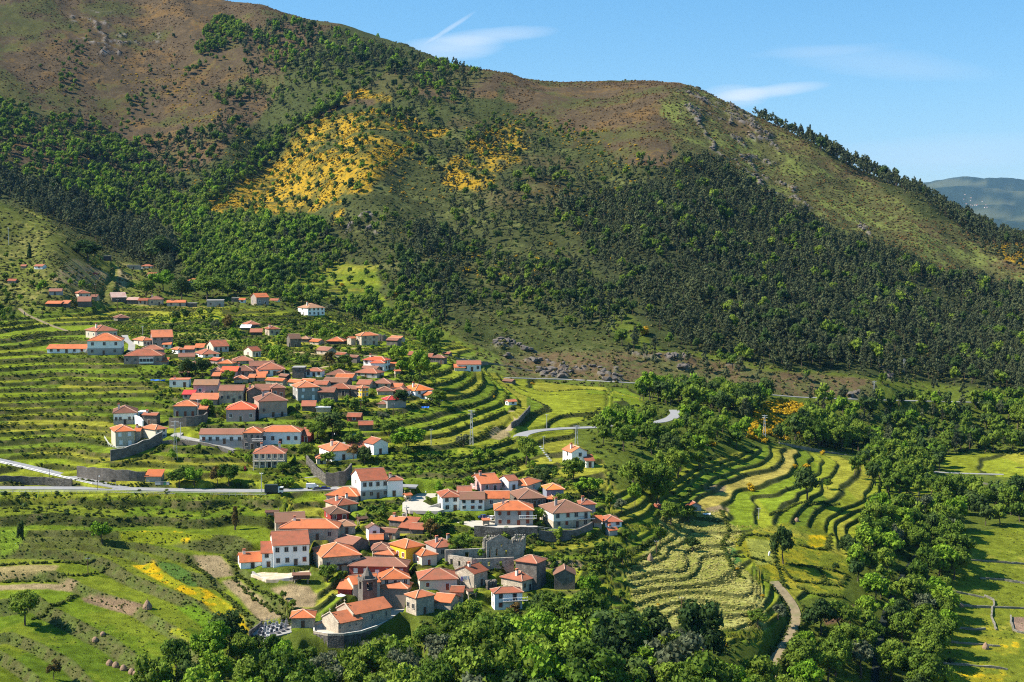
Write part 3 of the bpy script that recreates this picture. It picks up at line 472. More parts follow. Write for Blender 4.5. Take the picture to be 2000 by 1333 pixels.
# terraces: the slope cut into level treads that follow the contours
stepf = np.where((PX > 1225) & (PX < 1480) & (PY > 1030) & (PY < 1240), 1.35, np.where((PX > 1190), 1.85, np.where((PX < 560) & (PY > 975), 3.3, 2.1)))
stepf = blur(stepf, 6)
t = (zs + fbm(GX * .012, gy * .012, 31, 3) * (2.2 + 2.2 * sm(1180, 1260, PX)) + fbm(GX * .045, gy * .045, 5, 2) * .55) / stepf
LMf = sm(1010, 1110, PY) * (1 - sm(600, 700, PX)); t = t + LMf * .2 * np.clip(GX + 105, -38, 24) / stepf
t = t + .42 * fbm(t * .55, GX * .006, 37, 3) * 1.6
fl = np.floor(t); fr = t - fl
fall = (.2 - .06 * sm(1180, 1240, PX)) + .14 * vn(fl * 3.3, fl * 1.7 + GX * .01, 39)
rise = np.clip((fr - (1 - fall)) / fall, 0, 1); rise = rise * rise * (3 - 2 * rise)
zt = zs + stepf * ((rise - fr) * .82 + .41 - .1)
Z = zs + (zt - zs) * cm
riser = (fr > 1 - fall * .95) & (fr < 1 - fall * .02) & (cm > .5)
# wild ground: spurs, gullies and hummocks
wild = (1 - cm) * sm(560, 1000, gy) * (1 - blur(flat, 4)) * (1 - sm(4000, 6000, gy))
Z = Z + wild * (fbm(GX * .006 + gy * .0035, gy * .002, 41, 4) * 17 * sm(950, 1500, gy) + fbm(GX * .03, gy * .03, 44, 3) * 3.4 * sm(700, 1100, gy) + fbm(GX * .11, gy * .11, 47, 2) * .8)
rid = 1 - np.abs(fbm(GX * .022, gy * .022, 91, 4)) * 2.6
ROCKZ = [[(960, 670), (1010, 655), (1050, 690), (1000, 710)], [(650, 420), (720, 410), (760, 450), (690, 470)], [(1010, 712), (1300, 690), (1560, 745), (1560, 768), (1330, 750), (1000, 737)],
         [(80, 20), (260, 20), (300, 80), (160, 110)], [(1330, 175), (1400, 200), (1560, 330), (1700, 460), (1560, 440), (1380, 290)], [(1660, 735), (1730, 720), (1760, 765), (1650, 778)]]
rock = np.zeros(PX.shape, bool)
for p in ROCKZ: rock |= inpoly(QX, QY, p)
rockm = blur(rock, 3) * sm(.78, .94, rid)
Z = Z + rockm * 2.6 + blur(rock, 3) * fbm(GX * .2, gy * .2, 72, 2) * .7
far = sm(6000, 12000, gy); Z = Z + far * fbm(GX * .0011, gy * .0011, 60, 6) * 130
DY = np.gradient(YR)
def level(cx, cy, rad, fn):                      # apply fn(x, y, z) -> new z on the patch round a point
    i0 = max(np.searchsorted(YR, cy - rad) - 1, 0); i1 = min(np.searchsorted(YR, cy + rad) + 1, len(YR))
    ua, ub = (cx - rad) / (cy - rad if cx - rad > 0 and False else cy), (cx + rad) / cy
    j0 = max(np.searchsorted(UC, ua - .02) - 1, 0); j1 = min(np.searchsorted(UC, ub + .02) + 1, NC)
    sl_ = (slice(i0, i1), slice(j0, j1)); Z[sl_] = fn(GX[sl_], gy[sl_], Z[sl_], sl_)
Z -= 6.0 * blur(inpoly(PX, PY, [(596, 1250), (640, 1246), (705, 1240), (768, 1216), (800, 1204), (835, 1240), (820, 1345), (560, 1345)]), 5)
built = np.zeros(PX.shape, np.float32)           # 1 where a building, road or yard keeps plants away
for h in sorted(HS, key=lambda h: -h['c'][1]):
    c, s_ = math.cos(h['yaw']), math.sin(h['yaw'])
    def fn(x, y, z, k):
        dx, dy = x - h['c'][0], y - h['c'][1]; lx = np.abs(dx * c + dy * s_) - h['W'] / 2; ly = np.abs(-dx * s_ + dy * c) - h['D'] / 2
        d = np.hypot(np.maximum(lx, 0), np.maximum(ly, 0)); built[k] = np.maximum(built[k], 1 - sm(.8, 1.6, d)); w = 1 - sm(.6, 3.2, d); return z + (h['z'] - .05 - z) * w
    level(h['c'][0], h['c'][1], max(h['W'], h['D']) / 2 * 1.45 + 4, fn)
def pave(poly, z):
    xs, ys = poly[:, 0], poly[:, 1]; cx, cy = xs.mean(), ys.mean(); rad = max(np.ptp(xs), np.ptp(ys)) * .75 + 6
    def fn(x, y, zz, k):
        ins = inpoly(x, y, [tuple(v) for v in poly]); m = blur(ins, 3); m = np.where(ins, 1, m); built[k] = np.maximum(built[k], ins); return zz + (z - .12 - zz) * m
    level(cx, cy, rad, fn)
for n_, w_, m_, q_ in RP:
    for p in q_[::1]:
        def fn(x, y, z, k):
            d = np.hypot(x - p[0], y - p[1]); m = 1 - sm(w_ / 2 + .3, w_ / 2 + 2.6, d); built[k] = np.maximum(built[k], 1 - sm(w_ / 2 + .3, w_ / 2 + .9, d)); return z + (p[2] - .1 - z) * m
        level(p[0], p[1], w_ / 2 + 3, fn)
CHH = setout(690, 764, 1231, 40, 32, 31)
CHP = np.array([onplane(px, py, CHH['z'] - .05)[:2] for px, py in ((612, 1238), (640, 1243), (672, 1243), (705, 1238), (735, 1228), (765, 1214), (788, 1202), (794, 1192), (782, 1178), (760, 1174), (700, 1196), (640, 1212), (612, 1224))])
CEM = plateau([(488, 1244), (512, 1222), (540, 1212), (568, 1207), (570, 1236), (540, 1248), (515, 1262)])
for p_, z_ in (PLAZA, YARD, HOUSETERR, (CHP, CHH['z'] - .1), CEM): pave(p_, z_)
FIELDS = []                                      # parcels of the photo with a crop of their own
def gz(x, y):                                    # final ground height
    x = np.asarray(x, float); y = np.asarray(y, float); u = np.clip((x / y - UC[0]) / (UC[1] - UC[0]), 0, NC - 1.001); i = u.astype(int); fu = u - i
    r = np.clip(np.interp(y, YR, np.arange(len(YR))), 0, len(YR) - 1.001); j = r.astype(int); fv = r - j
    return (Z[j, i] * (1 - fu) + Z[j, i + 1] * fu) * (1 - fv) + (Z[j + 1, i] * (1 - fu) + Z[j + 1, i + 1] * fu) * fv
def gv(G, x, y):
    i = np.clip(np.rint((x / y - UC[0]) / (UC[1] - UC[0])).astype(int), 0, NC - 1); j = np.clip(np.rint(np.interp(y, YR, np.arange(len(YR)))).astype(int), 0, len(YR) - 1); return G[j, i]

# ---------------------------------------------------------------- land cover
n1 = fbm(GX * .35, gy * .35, 11, 3); n2 = fbm(GX * .05, gy * .05, 12, 4); n3 = fbm(GX * .012, gy * .012, 13, 3)
col = np.empty(PX.shape + (3,), np.float32); lowg = (1 - sm(950, 1150, gy))[..., None]; col[:] = np.array((.05, .06, .02), np.float32) * (1 - lowg) + np.array((.085, .11, .016), np.float32) * lowg
def paint(mask, c, amt=1.0):
    m = (mask * amt)[..., None] if not np.isscalar(mask) else mask; col[:] = col * (1 - m) + np.array(c, np.float32) * m
def zone(*polys):
    m = np.zeros(PX.shape, bool)
    for p in polys: m |= inpoly(QX, QY, p)
    return m
HEATH = zone([(-300, -200), (340, -60), (660, 50), (590, 110), (500, 200), (420, 330), (300, 345), (120, 330), (-300, 250)], [(940, 130), (1150, 140), (1345, 150), (1390, 300), (1280, 330), (1130, 300), (980, 215)], [(560, 240), (800, 160), (960, 150), (1000, 190), (820, 210)])
paint(blur(HEATH, 3), (.082, .060, .034)); paint(blur(HEATH, 2) * sm(.06, .3, n2 + n1 * .5), (.125, .075, .026), .65); paint(blur(HEATH, 1) * sm(-.06, .25, n3 + n1 * .3 + n2 * .4), (.062, .068, .022), .85)
SCRUB = zone([(640, 430), (760, 330), (900, 230), (1150, 300), (1280, 340), (1230, 420), (1100, 520), (900, 640), (820, 500), (700, 500)])
paint(blur(SCRUB, 3), (.05, .058, .02)); paint(blur(SCRUB, 2) * sm(.05, .35, n2 + n1 * .4), (.085, .095, .03), .8); paint(blur(SCRUB, 2) * sm(.1, .35, n3 - n1 * .3), (.075, .055, .028), .6)
TOE = zone([(640, 430), (800, 440), (880, 470), (1050, 520), (1130, 560), (1190, 640), (1260, 690), (1010, 715), (920, 670), (860, 640), (760, 560)]); paint(blur(TOE, 3), (.045, .054, .018), .8); paint(blur(TOE, 2) * sm(.05, .35, n2 + n1 * .4), (.085, .09, .03), .7)
FLANK = zone([(1335, 155), (1480, 230), (1800, 390), (2300, 600), (2300, 760), (2000, 640), (1820, 545), (1640, 470), (1480, 390), (1330, 320), (1300, 260)])
paint(blur(FLANK, 3), (.085, .085, .03)); paint(blur(FLANK, 2) * sm(.0, .3, n2 + n1 * .4), (.125, .145, .035), .85); paint(blur(FLANK, 2) * sm(.1, .35, n3 - n1 * .3), (.10, .062, .034), .7)
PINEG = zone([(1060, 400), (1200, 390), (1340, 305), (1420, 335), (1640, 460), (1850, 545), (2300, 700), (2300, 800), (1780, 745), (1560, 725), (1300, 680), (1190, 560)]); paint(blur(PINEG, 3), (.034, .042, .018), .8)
BROOM = zone([(720, 190), (640, 225), (560, 270), (520, 330), (440, 380), (385, 398), (420, 440), (470, 432), (560, 425), (620, 410), (650, 440), (670, 400), (710, 370), (800, 300), (870, 250), (790, 235)], [(890, 300), (960, 262), (1015, 282), (1012, 335), (965, 370), (900, 372), (880, 340)], [(1945, 470), (2060, 490), (2060, 560), (1960, 510)], [(640, 400), (670, 395), (664, 460), (640, 470)])
strk = fbm((GX * .6 + gy * .8) * .05, (GX * .8 - gy * .6) * .016, 95, 4) + n2 * .5
BROOM &= (blur(BROOM, 12) > .35 - strk * 1.2); BROOM &= strk > -.2
paint(blur(BROOM, 2), (.14, .115, .02), .9); paint(blur(BROOM, 1) * sm(-.2, .15, n1 + n2), (.36, .21, .012), .6)
BRACK = zone([(960, 715), (1040, 690), (1200, 690), (1300, 690), (1500, 728), (1700, 742), (1720, 776), (1560, 772), (1330, 752), (990, 736)])
paint(blur(BRACK, 3), (.12, .085, .042)); paint(blur(BRACK, 2) * sm(-.1, .2, n2 + n1), (.075, .085, .026), .85)
paint(np.clip(rockm * 1.3, 0, 1) * sm(-.2, .1, n1), (.15, .13, .11)); 
LHILL = zone([(-300, 380), (0, 400), (110, 445), (210, 495), (300, 545), (300, 600), (0, 610), (-300, 640)])
paint(blur(LHILL, 3), (.135, .155, .026)); paint(blur(LHILL, 2) * sm(.0, .3, n2 + n1 * .4), (.2, .17, .055), .8); paint(blur(LHILL, 2) * sm(.1, .35, n3 - n1 * .3), (.07, .08, .02), .8)
# terraced fields: each tread gets its own green
par = vn(fl * 7.31 + np.floor(GX / 46 + fl * .37), fl * 3.7, 77); par2 = vn(fl * 5.1 + np.floor(GX / 31 + fl * .61), fl * 2.9, 78)
tread = np.empty_like(col); tread[:] = (.085, .122, .014)
for lo, c_ in ((.30, (.11, .135, .017)), (.5, (.068, .104, .014)), (.66, (.135, .145, .024)), (.8, (.10, .14, .014)), (.93, (.19, .17, .055))):
    tread[par > lo] = c_
tread *= np.array((1.62, 1.5, 1.0), np.float32); tread *= (.82 + .36 * par2 + .35 * n1 * .6)[..., None]
cm2 = blur(cult | flat, 2)
col[:] = col * (1 - cm2[..., None]) + tread * cm2[..., None]
HAY = zone([(1225, 1120), (1290, 1050), (1420, 1080), (1490, 1150), (1500, 1230), (1300, 1235), (1240, 1190)], [(1280, 1010), (1400, 1000), (1450, 1040), (1420, 1090), (1300, 1050)])
paint(blur(HAY, 3), (.25, .25, .055), .85); paint(blur(HAY, 2) * sm(0, .3, n1 + n2), (.33, .31, .10), .6)
paint(flat * 1.0, (.14, .165, .016), .85); paint(blur(flat, 2) * sm(.05, .3, n2 + n1 * .3), (.22, .205, .03), .7); paint(blur(flat, 1) * sm(.1, .3, n3 + n1 * .4), (.34, .25, .012), .45)
LM = zone([(-300, 980), (420, 975), (540, 990), (520, 1070), (470, 1240), (380, 1340), (-300, 1500)])
paint(LM * 1.0, (.085, .135, .010), .6); paint(blur(LM, 2) * sm(.05, .3, n2 + n1 * .5), (.14, .16, .014), .6)
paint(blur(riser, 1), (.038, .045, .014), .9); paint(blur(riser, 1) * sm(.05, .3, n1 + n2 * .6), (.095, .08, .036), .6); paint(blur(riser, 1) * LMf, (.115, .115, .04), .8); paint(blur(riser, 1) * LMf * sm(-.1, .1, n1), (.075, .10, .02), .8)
def field(pts, c, noise=None, amt=.95):
    m = inpoly(PX + wx * 3, PY + wy * 2, pts) & near; paint(blur(m, 1), c, amt)
    if noise: paint(blur(m, 1) * sm(noise[1], noise[1] + .25, n1 + n2 * .5), noise[0], .85)
EARTH = (.255, .19, .105); BROWN = (.17, .095, .055); YEL = (.52, .33, .008)
field([(-300, 1112), (0, 1110), (60, 1104), (116, 1105), (108, 1120), (40, 1126), (0, 1129)], (.27, .21, .09))
field([(-300, 1145), (0, 1140), (70, 1136), (142, 1136), (155, 1142), (135, 1150), (0, 1152)], EARTH)
field([(160, 1162), (176, 1161), (230, 1174), (280, 1185), (278, 1192), (255, 1196), (215, 1186), (165, 1172)], (.22, .15, .09))
field([(374, 1086), (430, 1084), (445, 1105), (457, 1124), (415, 1130), (395, 1112)], EARTH); field([(432, 1136), (462, 1132), (505, 1168), (554, 1204), (508, 1218), (496, 1206), (470, 1170)], EARTH)
field([(528, 1150), (570, 1142), (604, 1146), (620, 1165), (615, 1188), (575, 1188), (558, 1172)], EARTH)
field([(258, 1104), (298, 1099), (330, 1122), (368, 1144), (388, 1142), (404, 1150), (440, 1180), (470, 1206), (492, 1236), (478, 1240), (440, 1210), (400, 1182), (352, 1160), (300, 1130)], YEL, ((.16, .19, .012), -.02))
field([(300, 1102), (345, 1105), (388, 1140), (368, 1143), (330, 1122)], (.06, .11, .02))
field([(235, 1045), (330, 1040), (420, 1052), (410, 1058), (240, 1064)], (.16, .19, .012), (YEL, .22)); field([(370, 1240), (410, 1255), (400, 1285), (330, 1230)], (.2, .23, .015), (YEL, .16)); field([(290, 1290), (350, 1300), (330, 1330), (280, 1320)], (.2, .23, .015), (YEL, .16))
field([(1608, 1186), (1640, 1180), (1670, 1183), (1664, 1208), (1640, 1214), (1612, 1222)], BROWN); field([(1975, 1206), (2010, 1207), (2010, 1236), (1978, 1234)], (.26, .17, .12))
field([(1582, 1046), (1618, 1044), (1608, 1068), (1578, 1070)], (.3, .26, .01), (YEL, .0)); field([(1456, 1052), (1508, 1056), (1518, 1100), (1478, 1104), (1466, 1085)], (.26, .27, .05)); field([(1410, 1068), (1430, 1066), (1448, 1098), (1432, 1106), (1415, 1085)], (.05, .13, .03))
field([(1376, 994), (1420, 988), (1424, 998), (1385, 1004)], EARTH); field([(1375, 950), (1420, 947), (1415, 960), (1378, 960)], (.2, .14, .08)); field([(1850, 1240), (1990, 1250), (1990, 1280), (1850, 1262)], (.22, .22, .02), (YEL, .2)); field([(1826, 1312), (1960, 1318), (1960, 1345), (1826, 1345)], (.24, .22, .015), (YEL, .12))
field([(962, 836), (990, 838), (996, 850), (975, 860), (956, 852)], (.26, .2, .1)); field([(900, 1098), (1130, 1098), (1150, 1110), (1090, 1112), (900, 1106)], (.22, .17, .09)); field([(560, 690), (640, 688), (760, 672), (640, 694)], (.3, .24, .1)); field([(880, 700), (960, 690), (1000, 735), (900, 722)], (.13, .16, .03))
field([(290, 618), (430, 604), (440, 622), (300, 634)], (.22, .24, .02)); field([(340, 652), (470, 648), (470, 664), (340, 668)], (.24, .23, .05)); field([(0, 1040), (60, 1030), (30, 1080), (0, 1085)], (.15, .22, .02)); field([(380, 1180), (470, 1225), (420, 1240), (340, 1180)], (.12, .2, .012))
field([(145, 505), (215, 540), (205, 548), (150, 560), (100, 545)], (.26, .19, .1), ((.14, .15, .04), .05)); field([(232, 525), (260, 540), (245, 562), (226, 560)], (.27, .21, .1))
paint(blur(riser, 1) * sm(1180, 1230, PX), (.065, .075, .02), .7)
col *= (1 + .38 * n1 + .2 * n2)[..., None]
FARC = sm(4000, 5500, gy); col[:] = col * (1 - FARC[..., None]) + (np.array((.028, .042, .022), np.float32) + np.array((.05, .045, .02), np.float32) * sm(-.05, .25, fbm(GX * .002, gy * .002, 81, 5))[..., None]) * FARC[..., None]
np.clip(col, 0.004, .7, out=col)

def grid_mesh(name, X, Y, Zz):
    r, c = X.shape; v = np.stack([X.ravel(), Y.ravel(), Zz.ravel()], 1).astype(np.float32)
    i = np.arange((r - 1) * (c - 1)); a = (i // (c - 1)) * c + i % (c - 1); f = np.stack([a, a + 1, a + c + 1, a + c], 1).astype(np.int32)
    me = bpy.data.meshes.new(name); me.vertices.add(len(v)); me.vertices.foreach_set("co", v.ravel()); me.loops.add(f.size); me.loops.foreach_set("vertex_index", f.ravel())
    me.polygons.add(len(f)); me.polygons.foreach_set("loop_start", np.arange(0, f.size, 4, dtype=np.int32)); me.update(calc_edges=True); me.polygons.foreach_set("use_smooth", np.ones(len(f), bool)); return me
# ---------------------------------------------------------------- materials
def mat(name):
    m = bpy.data.materials.new(name); m.use_nodes = True; nt = m.node_tree; b = nt.nodes["Principled BSDF"]
    b.inputs["Roughness"].default_value = .9; b.inputs["Specular IOR Level"].default_value = .15; return m, nt, nt.nodes, nt.links, b
def noise(n, L, vec, scale, detail=4, rough=.6):
    t = n.new("ShaderNodeTexNoise"); t.inputs["Scale"].default_value = scale; t.inputs["Detail"].default_value = detail; t.inputs["Roughness"].default_value = rough
    if vec is not None: L.new(vec, t.inputs["Vector"])
    return t.outputs[0]
def mixc(n, L, fac, a, b, mode='MIX'):
    m = n.new("ShaderNodeMix"); m.data_type = 'RGBA'; m.blend_type = mode
    for s, v in (("Factor", fac), ("A", a), ("B", b)):
        if isinstance(v, (int, float)): m.inputs[s].default_value = v
        elif isinstance(v, tuple): m.inputs[s].default_value = v + (1,)
        else: L.new(v, m.inputs[s])
    return m.outputs["Result"]
def ramp(n, L, x, lo, hi):
    m = n.new("ShaderNodeMapRange"); m.inputs[1].default_value = lo; m.inputs[2].default_value = hi; L.new(x, m.inputs[0]); return m.outputs[0]
def scl(n, L, x, lo, hi, a, b):
    m = n.new("ShaderNodeMapRange"); m.inputs[1].default_value = lo; m.inputs[2].default_value = hi; m.inputs[3].default_value = a; m.inputs[4].default_value = b; L.new(x, m.inputs[0]); return m.outputs[0]
def gray(n, L, v):
    c = n.new("ShaderNodeCombineColor")
    for i in range(3): L.new(v, c.inputs[i])
    return c.outputs[0]
def bump(n, L, b, h, s, d=.1):
    k = n.new("ShaderNodeBump"); k.inputs["Strength"].default_value = s; k.inputs["Distance"].default_value = d; L.new(h, k.inputs["Height"]); L.new(k.outputs[0], b.inputs["Normal"])
def m_ground():
    m, nt, n, L, b = mat("ground_cover"); at = n.new("ShaderNodeAttribute"); at.attribute_name = "cover"; tc = n.new("ShaderNodeTexCoord"); o = tc.outputs["Object"]
    a = noise(n, L, o, 2.6, 5, .7); c = noise(n, L, o, .45, 4, .65)
    v = mixc(n, L, 1.0, at.outputs["Color"], gray(n, L, scl(n, L, a, .25, .75, .45, 1.55)), 'MULTIPLY')
    v = mixc(n, L, 1.0, v, gray(n, L, scl(n, L, c, .3, .7, .72, 1.28)), 'MULTIPLY')
    L.new(v, b.inputs["Base Color"]); b.inputs["Specular IOR Level"].default_value = .02; b.inputs["Roughness"].default_value = 1; bump(n, L, b, a, .9, .5); return m
def plain(name, c, var=.25, scale=1.2, rough=.9, bs=.3, metal=0, rv=0.0, spec=.15, stain=None):
    m, nt, n, L, b = mat(name); tc = n.new("ShaderNodeTexCoord"); o = tc.outputs["Object"]
    a = noise(n, L, o, scale, 6, .68); v = mixc(n, L, 1.0, c, gray(n, L, scl(n, L, a, .25, .75, 1 - var, 1 + var)), 'MULTIPLY')
    if stain:
        s = ramp(n, L, noise(n, L, o, .35, 5, .7), .52, .72); v = mixc(n, L, s, v, stain)
    if rv:
        oi = n.new("ShaderNodeObjectInfo"); v = mixc(n, L, 1.0, v, gray(n, L, scl(n, L, oi.outputs["Random"], 0, 1, 1 - rv, 1 + rv)), 'MULTIPLY')
    L.new(v, b.inputs["Base Color"]); b.inputs["Roughness"].default_value = rough; b.inputs["Metallic"].default_value = metal; b.inputs["Specular IOR Level"].default_value = spec
    if bs: bump(n, L, b, a, bs, .08)
    return m
def m_stone(name, c1, c2, size=2.2, joint=(.10, .09, .075)):
    m, nt, n, L, b = mat(name); tc = n.new("ShaderNodeTexCoord"); o = tc.outputs["Object"]
    vo = n.new("ShaderNodeTexVoronoi"); vo.inputs["Scale"].default_value = size; mp = n.new("ShaderNodeMapping"); mp.inputs["Scale"].default_value = (.8, .8, 1.5); L.new(o, mp.inputs[0]); L.new(mp.outputs[0], vo.inputs["Vector"])
    ve = n.new("ShaderNodeTexVoronoi"); ve.feature = 'DISTANCE_TO_EDGE'; ve.inputs["Scale"].default_value = size; L.new(mp.outputs[0], ve.inputs["Vector"])
    sp = n.new("ShaderNodeSeparateColor"); L.new(vo.outputs["Color"], sp.inputs[0]); v = mixc(n, L, sp.outputs[0], c1, c2)
    v = mixc(n, L, ramp(n, L, noise(n, L, o, .5, 5, .7), .42, .7), v, tuple(x * .62 for x in c2)); v = mixc(n, L, scl(n, L, ve.outputs[0], .02, .09, .75, 0), v, joint)
    L.new(v, b.inputs["Base Color"]); bump(n, L, b, ve.outputs[0], .5, .12); return m
def m_tile(name, c1, c2, dirt=(.13, .085, .05), d=.55, ribs=2.6):
    m, nt, n, L, b = mat(name); tc = n.new("ShaderNodeTexCoord"); o = tc.outputs["Object"]; oi = n.new("ShaderNodeObjectInfo")
    sp = n.new("ShaderNodeVectorMath"); sp.operation = 'ADD'; L.new(o, sp.inputs[0]); L.new(oi.outputs["Location"], sp.inputs[1]); p = sp.outputs[0]
    a = noise(n, L, p, 3.5, 5, .75); c = noise(n, L, p, .42, 5, .65)
    v = mixc(n, L, ramp(n, L, a, .3, .7), c1, c2); v = mixc(n, L, scl(n, L, c, .62 - d * .3, .8, 0, .85), v, dirt)
    v = mixc(n, L, 1.0, v, gray(n, L, scl(n, L, oi.outputs["Random"], 0, 1, .74, 1.16)), 'MULTIPLY'); v = mixc(n, L, scl(n, L, noise(n, L, p, .16, 4, .7), .5, .7, 0, .5), v, tuple(x * .62 for x in c2))
    v = mixc(n, L, scl(n, L, oi.outputs['Random'], .35, 1, 0, .5) if d > .3 else 0.0, v, (.27, .125, .08))
    uv = n.new("ShaderNodeUVMap"); uv.uv_map = "slope"; w = n.new("ShaderNodeTexWave"); w.inputs["Scale"].default_value = ribs * .5; L.new(uv.outputs[0], w.inputs["Vector"])
    v = mixc(n, L, 1.0, v, gray(n, L, scl(n, L, w.outputs[0], 0, 1, .8, 1.1)), 'MULTIPLY')
    L.new(v, b.inputs["Base Color"]); b.inputs["Roughness"].default_value = .85; bump(n, L, b, w.outputs[0], .5, .06); return m
def m_leaf(name, c1, c2, tr=.3, hi=1.5, lo=.55):
    m, nt, n, L, b = mat(name); oi = n.new("ShaderNodeObjectInfo"); at = n.new("ShaderNodeAttribute"); at.attribute_name = "tone"
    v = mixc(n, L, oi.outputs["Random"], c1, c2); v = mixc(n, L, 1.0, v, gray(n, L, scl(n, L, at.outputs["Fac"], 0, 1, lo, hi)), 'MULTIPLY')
    L.new(v, b.inputs["Base Color"]); b.inputs["Roughness"].default_value = .75; b.inputs["Specular IOR Level"].default_value = .12
    t = n.new("ShaderNodeBsdfTranslucent"); L.new(v, t.inputs[0]); mx = n.new("ShaderNodeMixShader"); mx.inputs[0].default_value = tr
    L.new(b.outputs[0], mx.inputs[1]); L.new(t.outputs[0], mx.inputs[2]); L.new(mx.outputs[0], n["Material Output"].inputs[0]); return m
MT = dict(
 ground=m_ground(), asphalt=plain("asphalt", (.24, .24, .24), .2, 1.1, bs=.1, stain=(.3, .29, .27)), concrete=plain("concrete_paving", (.30, .285, .26), .18, .9, bs=.1, stain=(.24, .22, .19)), track=plain("grassy_track", (.21, .165, .095), .35, .5, stain=(.13, .14, .05)), dirt=plain("packed_earth", (.30, .23, .14), .25, .8),
 paving=plain("pale_paving", (.42, .385, .32), .12, .8, bs=.05), sand=plain("sandy_rubble", (.52, .40, .27), .35, .7, stain=(.62, .57, .5)), line=plain("road_paint", (.75, .75, .72), .08),
 white=plain("whitewash", (.84, .83, .80), .05, .6, bs=.05, stain=(.66, .65, .61)), cream=plain("cream_render", (.60, .53, .42), .10, .7, bs=.08, stain=(.5, .42, .31)), dcream=plain("sand_render", (.47, .42, .33), .12, .7, bs=.08, stain=(.38, .33, .25)), cream2=plain("ivory_render", (.66, .63, .54), .08, .7, bs=.05),
 grey=plain("grey_render", (.36, .345, .32), .12, .7, bs=.1, stain=(.26, .24, .22)), dgrey=plain("cement_render", (.29, .28, .255), .12, .7, bs=.1, stain=(.23, .22, .2)), bgrey=plain("blue_grey_render", (.22, .24, .29), .14, .7, bs=.1, stain=(.17, .18, .2)), tan=plain("old_plaster", (.38, .28, .22), .22, .5, stain=(.24, .19, .16)), dtan=plain("brown_plaster", (.30, .25, .21), .2, .5),
 pink=plain("pink_render", (.58, .33, .31), .08, .7, bs=.05, stain=(.5, .33, .3)), pinkw=plain("faded_pink_render", (.42, .29, .28), .15, .5, stain=(.33, .23, .22)), ochre=plain("ochre_red_render", (.40, .17, .12), .15, .7, stain=(.3, .17, .13)), yellow=plain("yellow_paint", (.80, .44, .03), .06, .6, bs=.03), red=plain("red_boards", (.30, .045, .035), .2, 2), crim=plain("crimson_render", (.30, .075, .06), .18, .5, stain=(.24, .12, .09)),
 stone=m_stone("granite_masonry", (.62, .53, .40), (.48, .40, .30), joint=(.2, .17, .13)), dstone=m_stone("dark_granite", (.22, .195, .165), (.13, .115, .098)), pstone=m_stone("pinkish_granite", (.42, .32, .275), (.32, .25, .22), joint=(.2, .16, .13)), rstone=m_stone("reddish_granite", (.34, .20, .16), (.2, .16, .13)), dark=plain("dark_boards", (.07, .058, .05), .3, 2),
 lichen=m_stone("lichened_granite", (.54, .48, .38), (.36, .32, .25), 1.8, (.10, .09, .07)), drystone=m_stone("dry_stone", (.22, .20, .17), (.10, .09, .078), 1.6, (.03, .028, .024)), palestone=m_stone("pale_field_stone", (.33, .30, .24), (.18, .17, .12), 2.0), rockface=plain("rock_face", (.13, .112, .095), .45, .35, stain=(.10, .1, .07)),
 o=m_tile("orange_tile", (.63, .19, .072), (.52, .145, .055), d=.35), O=m_tile("bright_orange_tile", (.72, .20, .05), (.62, .155, .04), d=.15), R=m_tile("red_orange_tile", (.66, .12, .055), (.56, .10, .045), d=.2), V=m_tile("shiny_red_tile", (.52, .055, .05), (.45, .05, .045), d=.1), r=m_tile("weathered_red_tile", (.43, .125, .062), (.31, .095, .052), d=.6), b=m_tile("brown_tile", (.30, .12, .078), (.215, .092, .062), d=.7), d=m_tile("mossy_brown_tile", (.215, .10, .07), (.145, .08, .055), (.10, .085, .04), d=.9), a=m_tile("pale_tan_tile", (.46, .24, .13), (.36, .18, .10), (.27, .2, .13), d=.7), w=m_tile("rust_streaked_sheet", (.42, .10, .06), (.55, .45, .38), (.6, .56, .5), d=.9),
 g=plain("grey_slab", (.28, .27, .25), .25, .6, stain=(.18, .17, .15)), t=plain("terracotta_edge", (.5, .16, .09), .15, 1), z=plain("white_sheet_metal", (.62, .64, .66), .1, .5, rough=.5, spec=.4), cap=plain("ridge_mortar", (.60, .36, .24), .2, 2), capb=plain("old_ridge_tile", (.42, .26, .18), .25, 2),
 pane=plain("dark_glass", (.022, .026, .032), .3, .8, rough=.25, bs=0, spec=.5), frame=plain("stone_frame", (.42, .38, .32), .12, 2), wframe=plain("white_frame", (.74, .74, .72), .05, 2), shred=plain("red_brown_shutter", (.20, .06, .035), .15, 3), shwhite=plain("white_shutter", (.74, .75, .76), .05, 3), wood=plain("brown_wood", (.13, .075, .045), .25, 2), pot=plain("clay_pot", (.5, .17, .09), .15, 2), metal=plain("galvanised_steel", (.46, .47, .48), .1, 2, rough=.5, metal=.4, spec=.4), iron=plain("dark_iron", (.04, .042, .045), .2, 2), blue=plain("blue_sheet", (.03, .14, .55), .1, .7), green=plain("green_paint", (.05, .2, .11), .15, 1), black=plain("black_rubber", (.02, .02, .02), .1, 2),
 hay=plain("straw", (.25, .165, .105), .35, 3, bs=.8), bark=plain("bark", (.10, .075, .055), .35, 2), pbark=plain("pine_bark", (.13, .085, .06), .35, 2), water=plain("river_water", (.02, .026, .02), .2, .3, rough=.6, bs=.2, spec=.1), skin=plain("skin", (.5, .3, .22), .05, 3), cloth=plain("pale_cloth", (.6, .6, .65), .1, 3), denim=plain("dark_trousers", (.05, .06, .1), .1, 3), pur=plain("lilac_cloth", (.42, .3, .6), .1, 3), marble=plain("pale_marble", (.34, .34, .34), .2, 1), granite=plain("dark_marble", (.10, .10, .11), .3, 1),
)
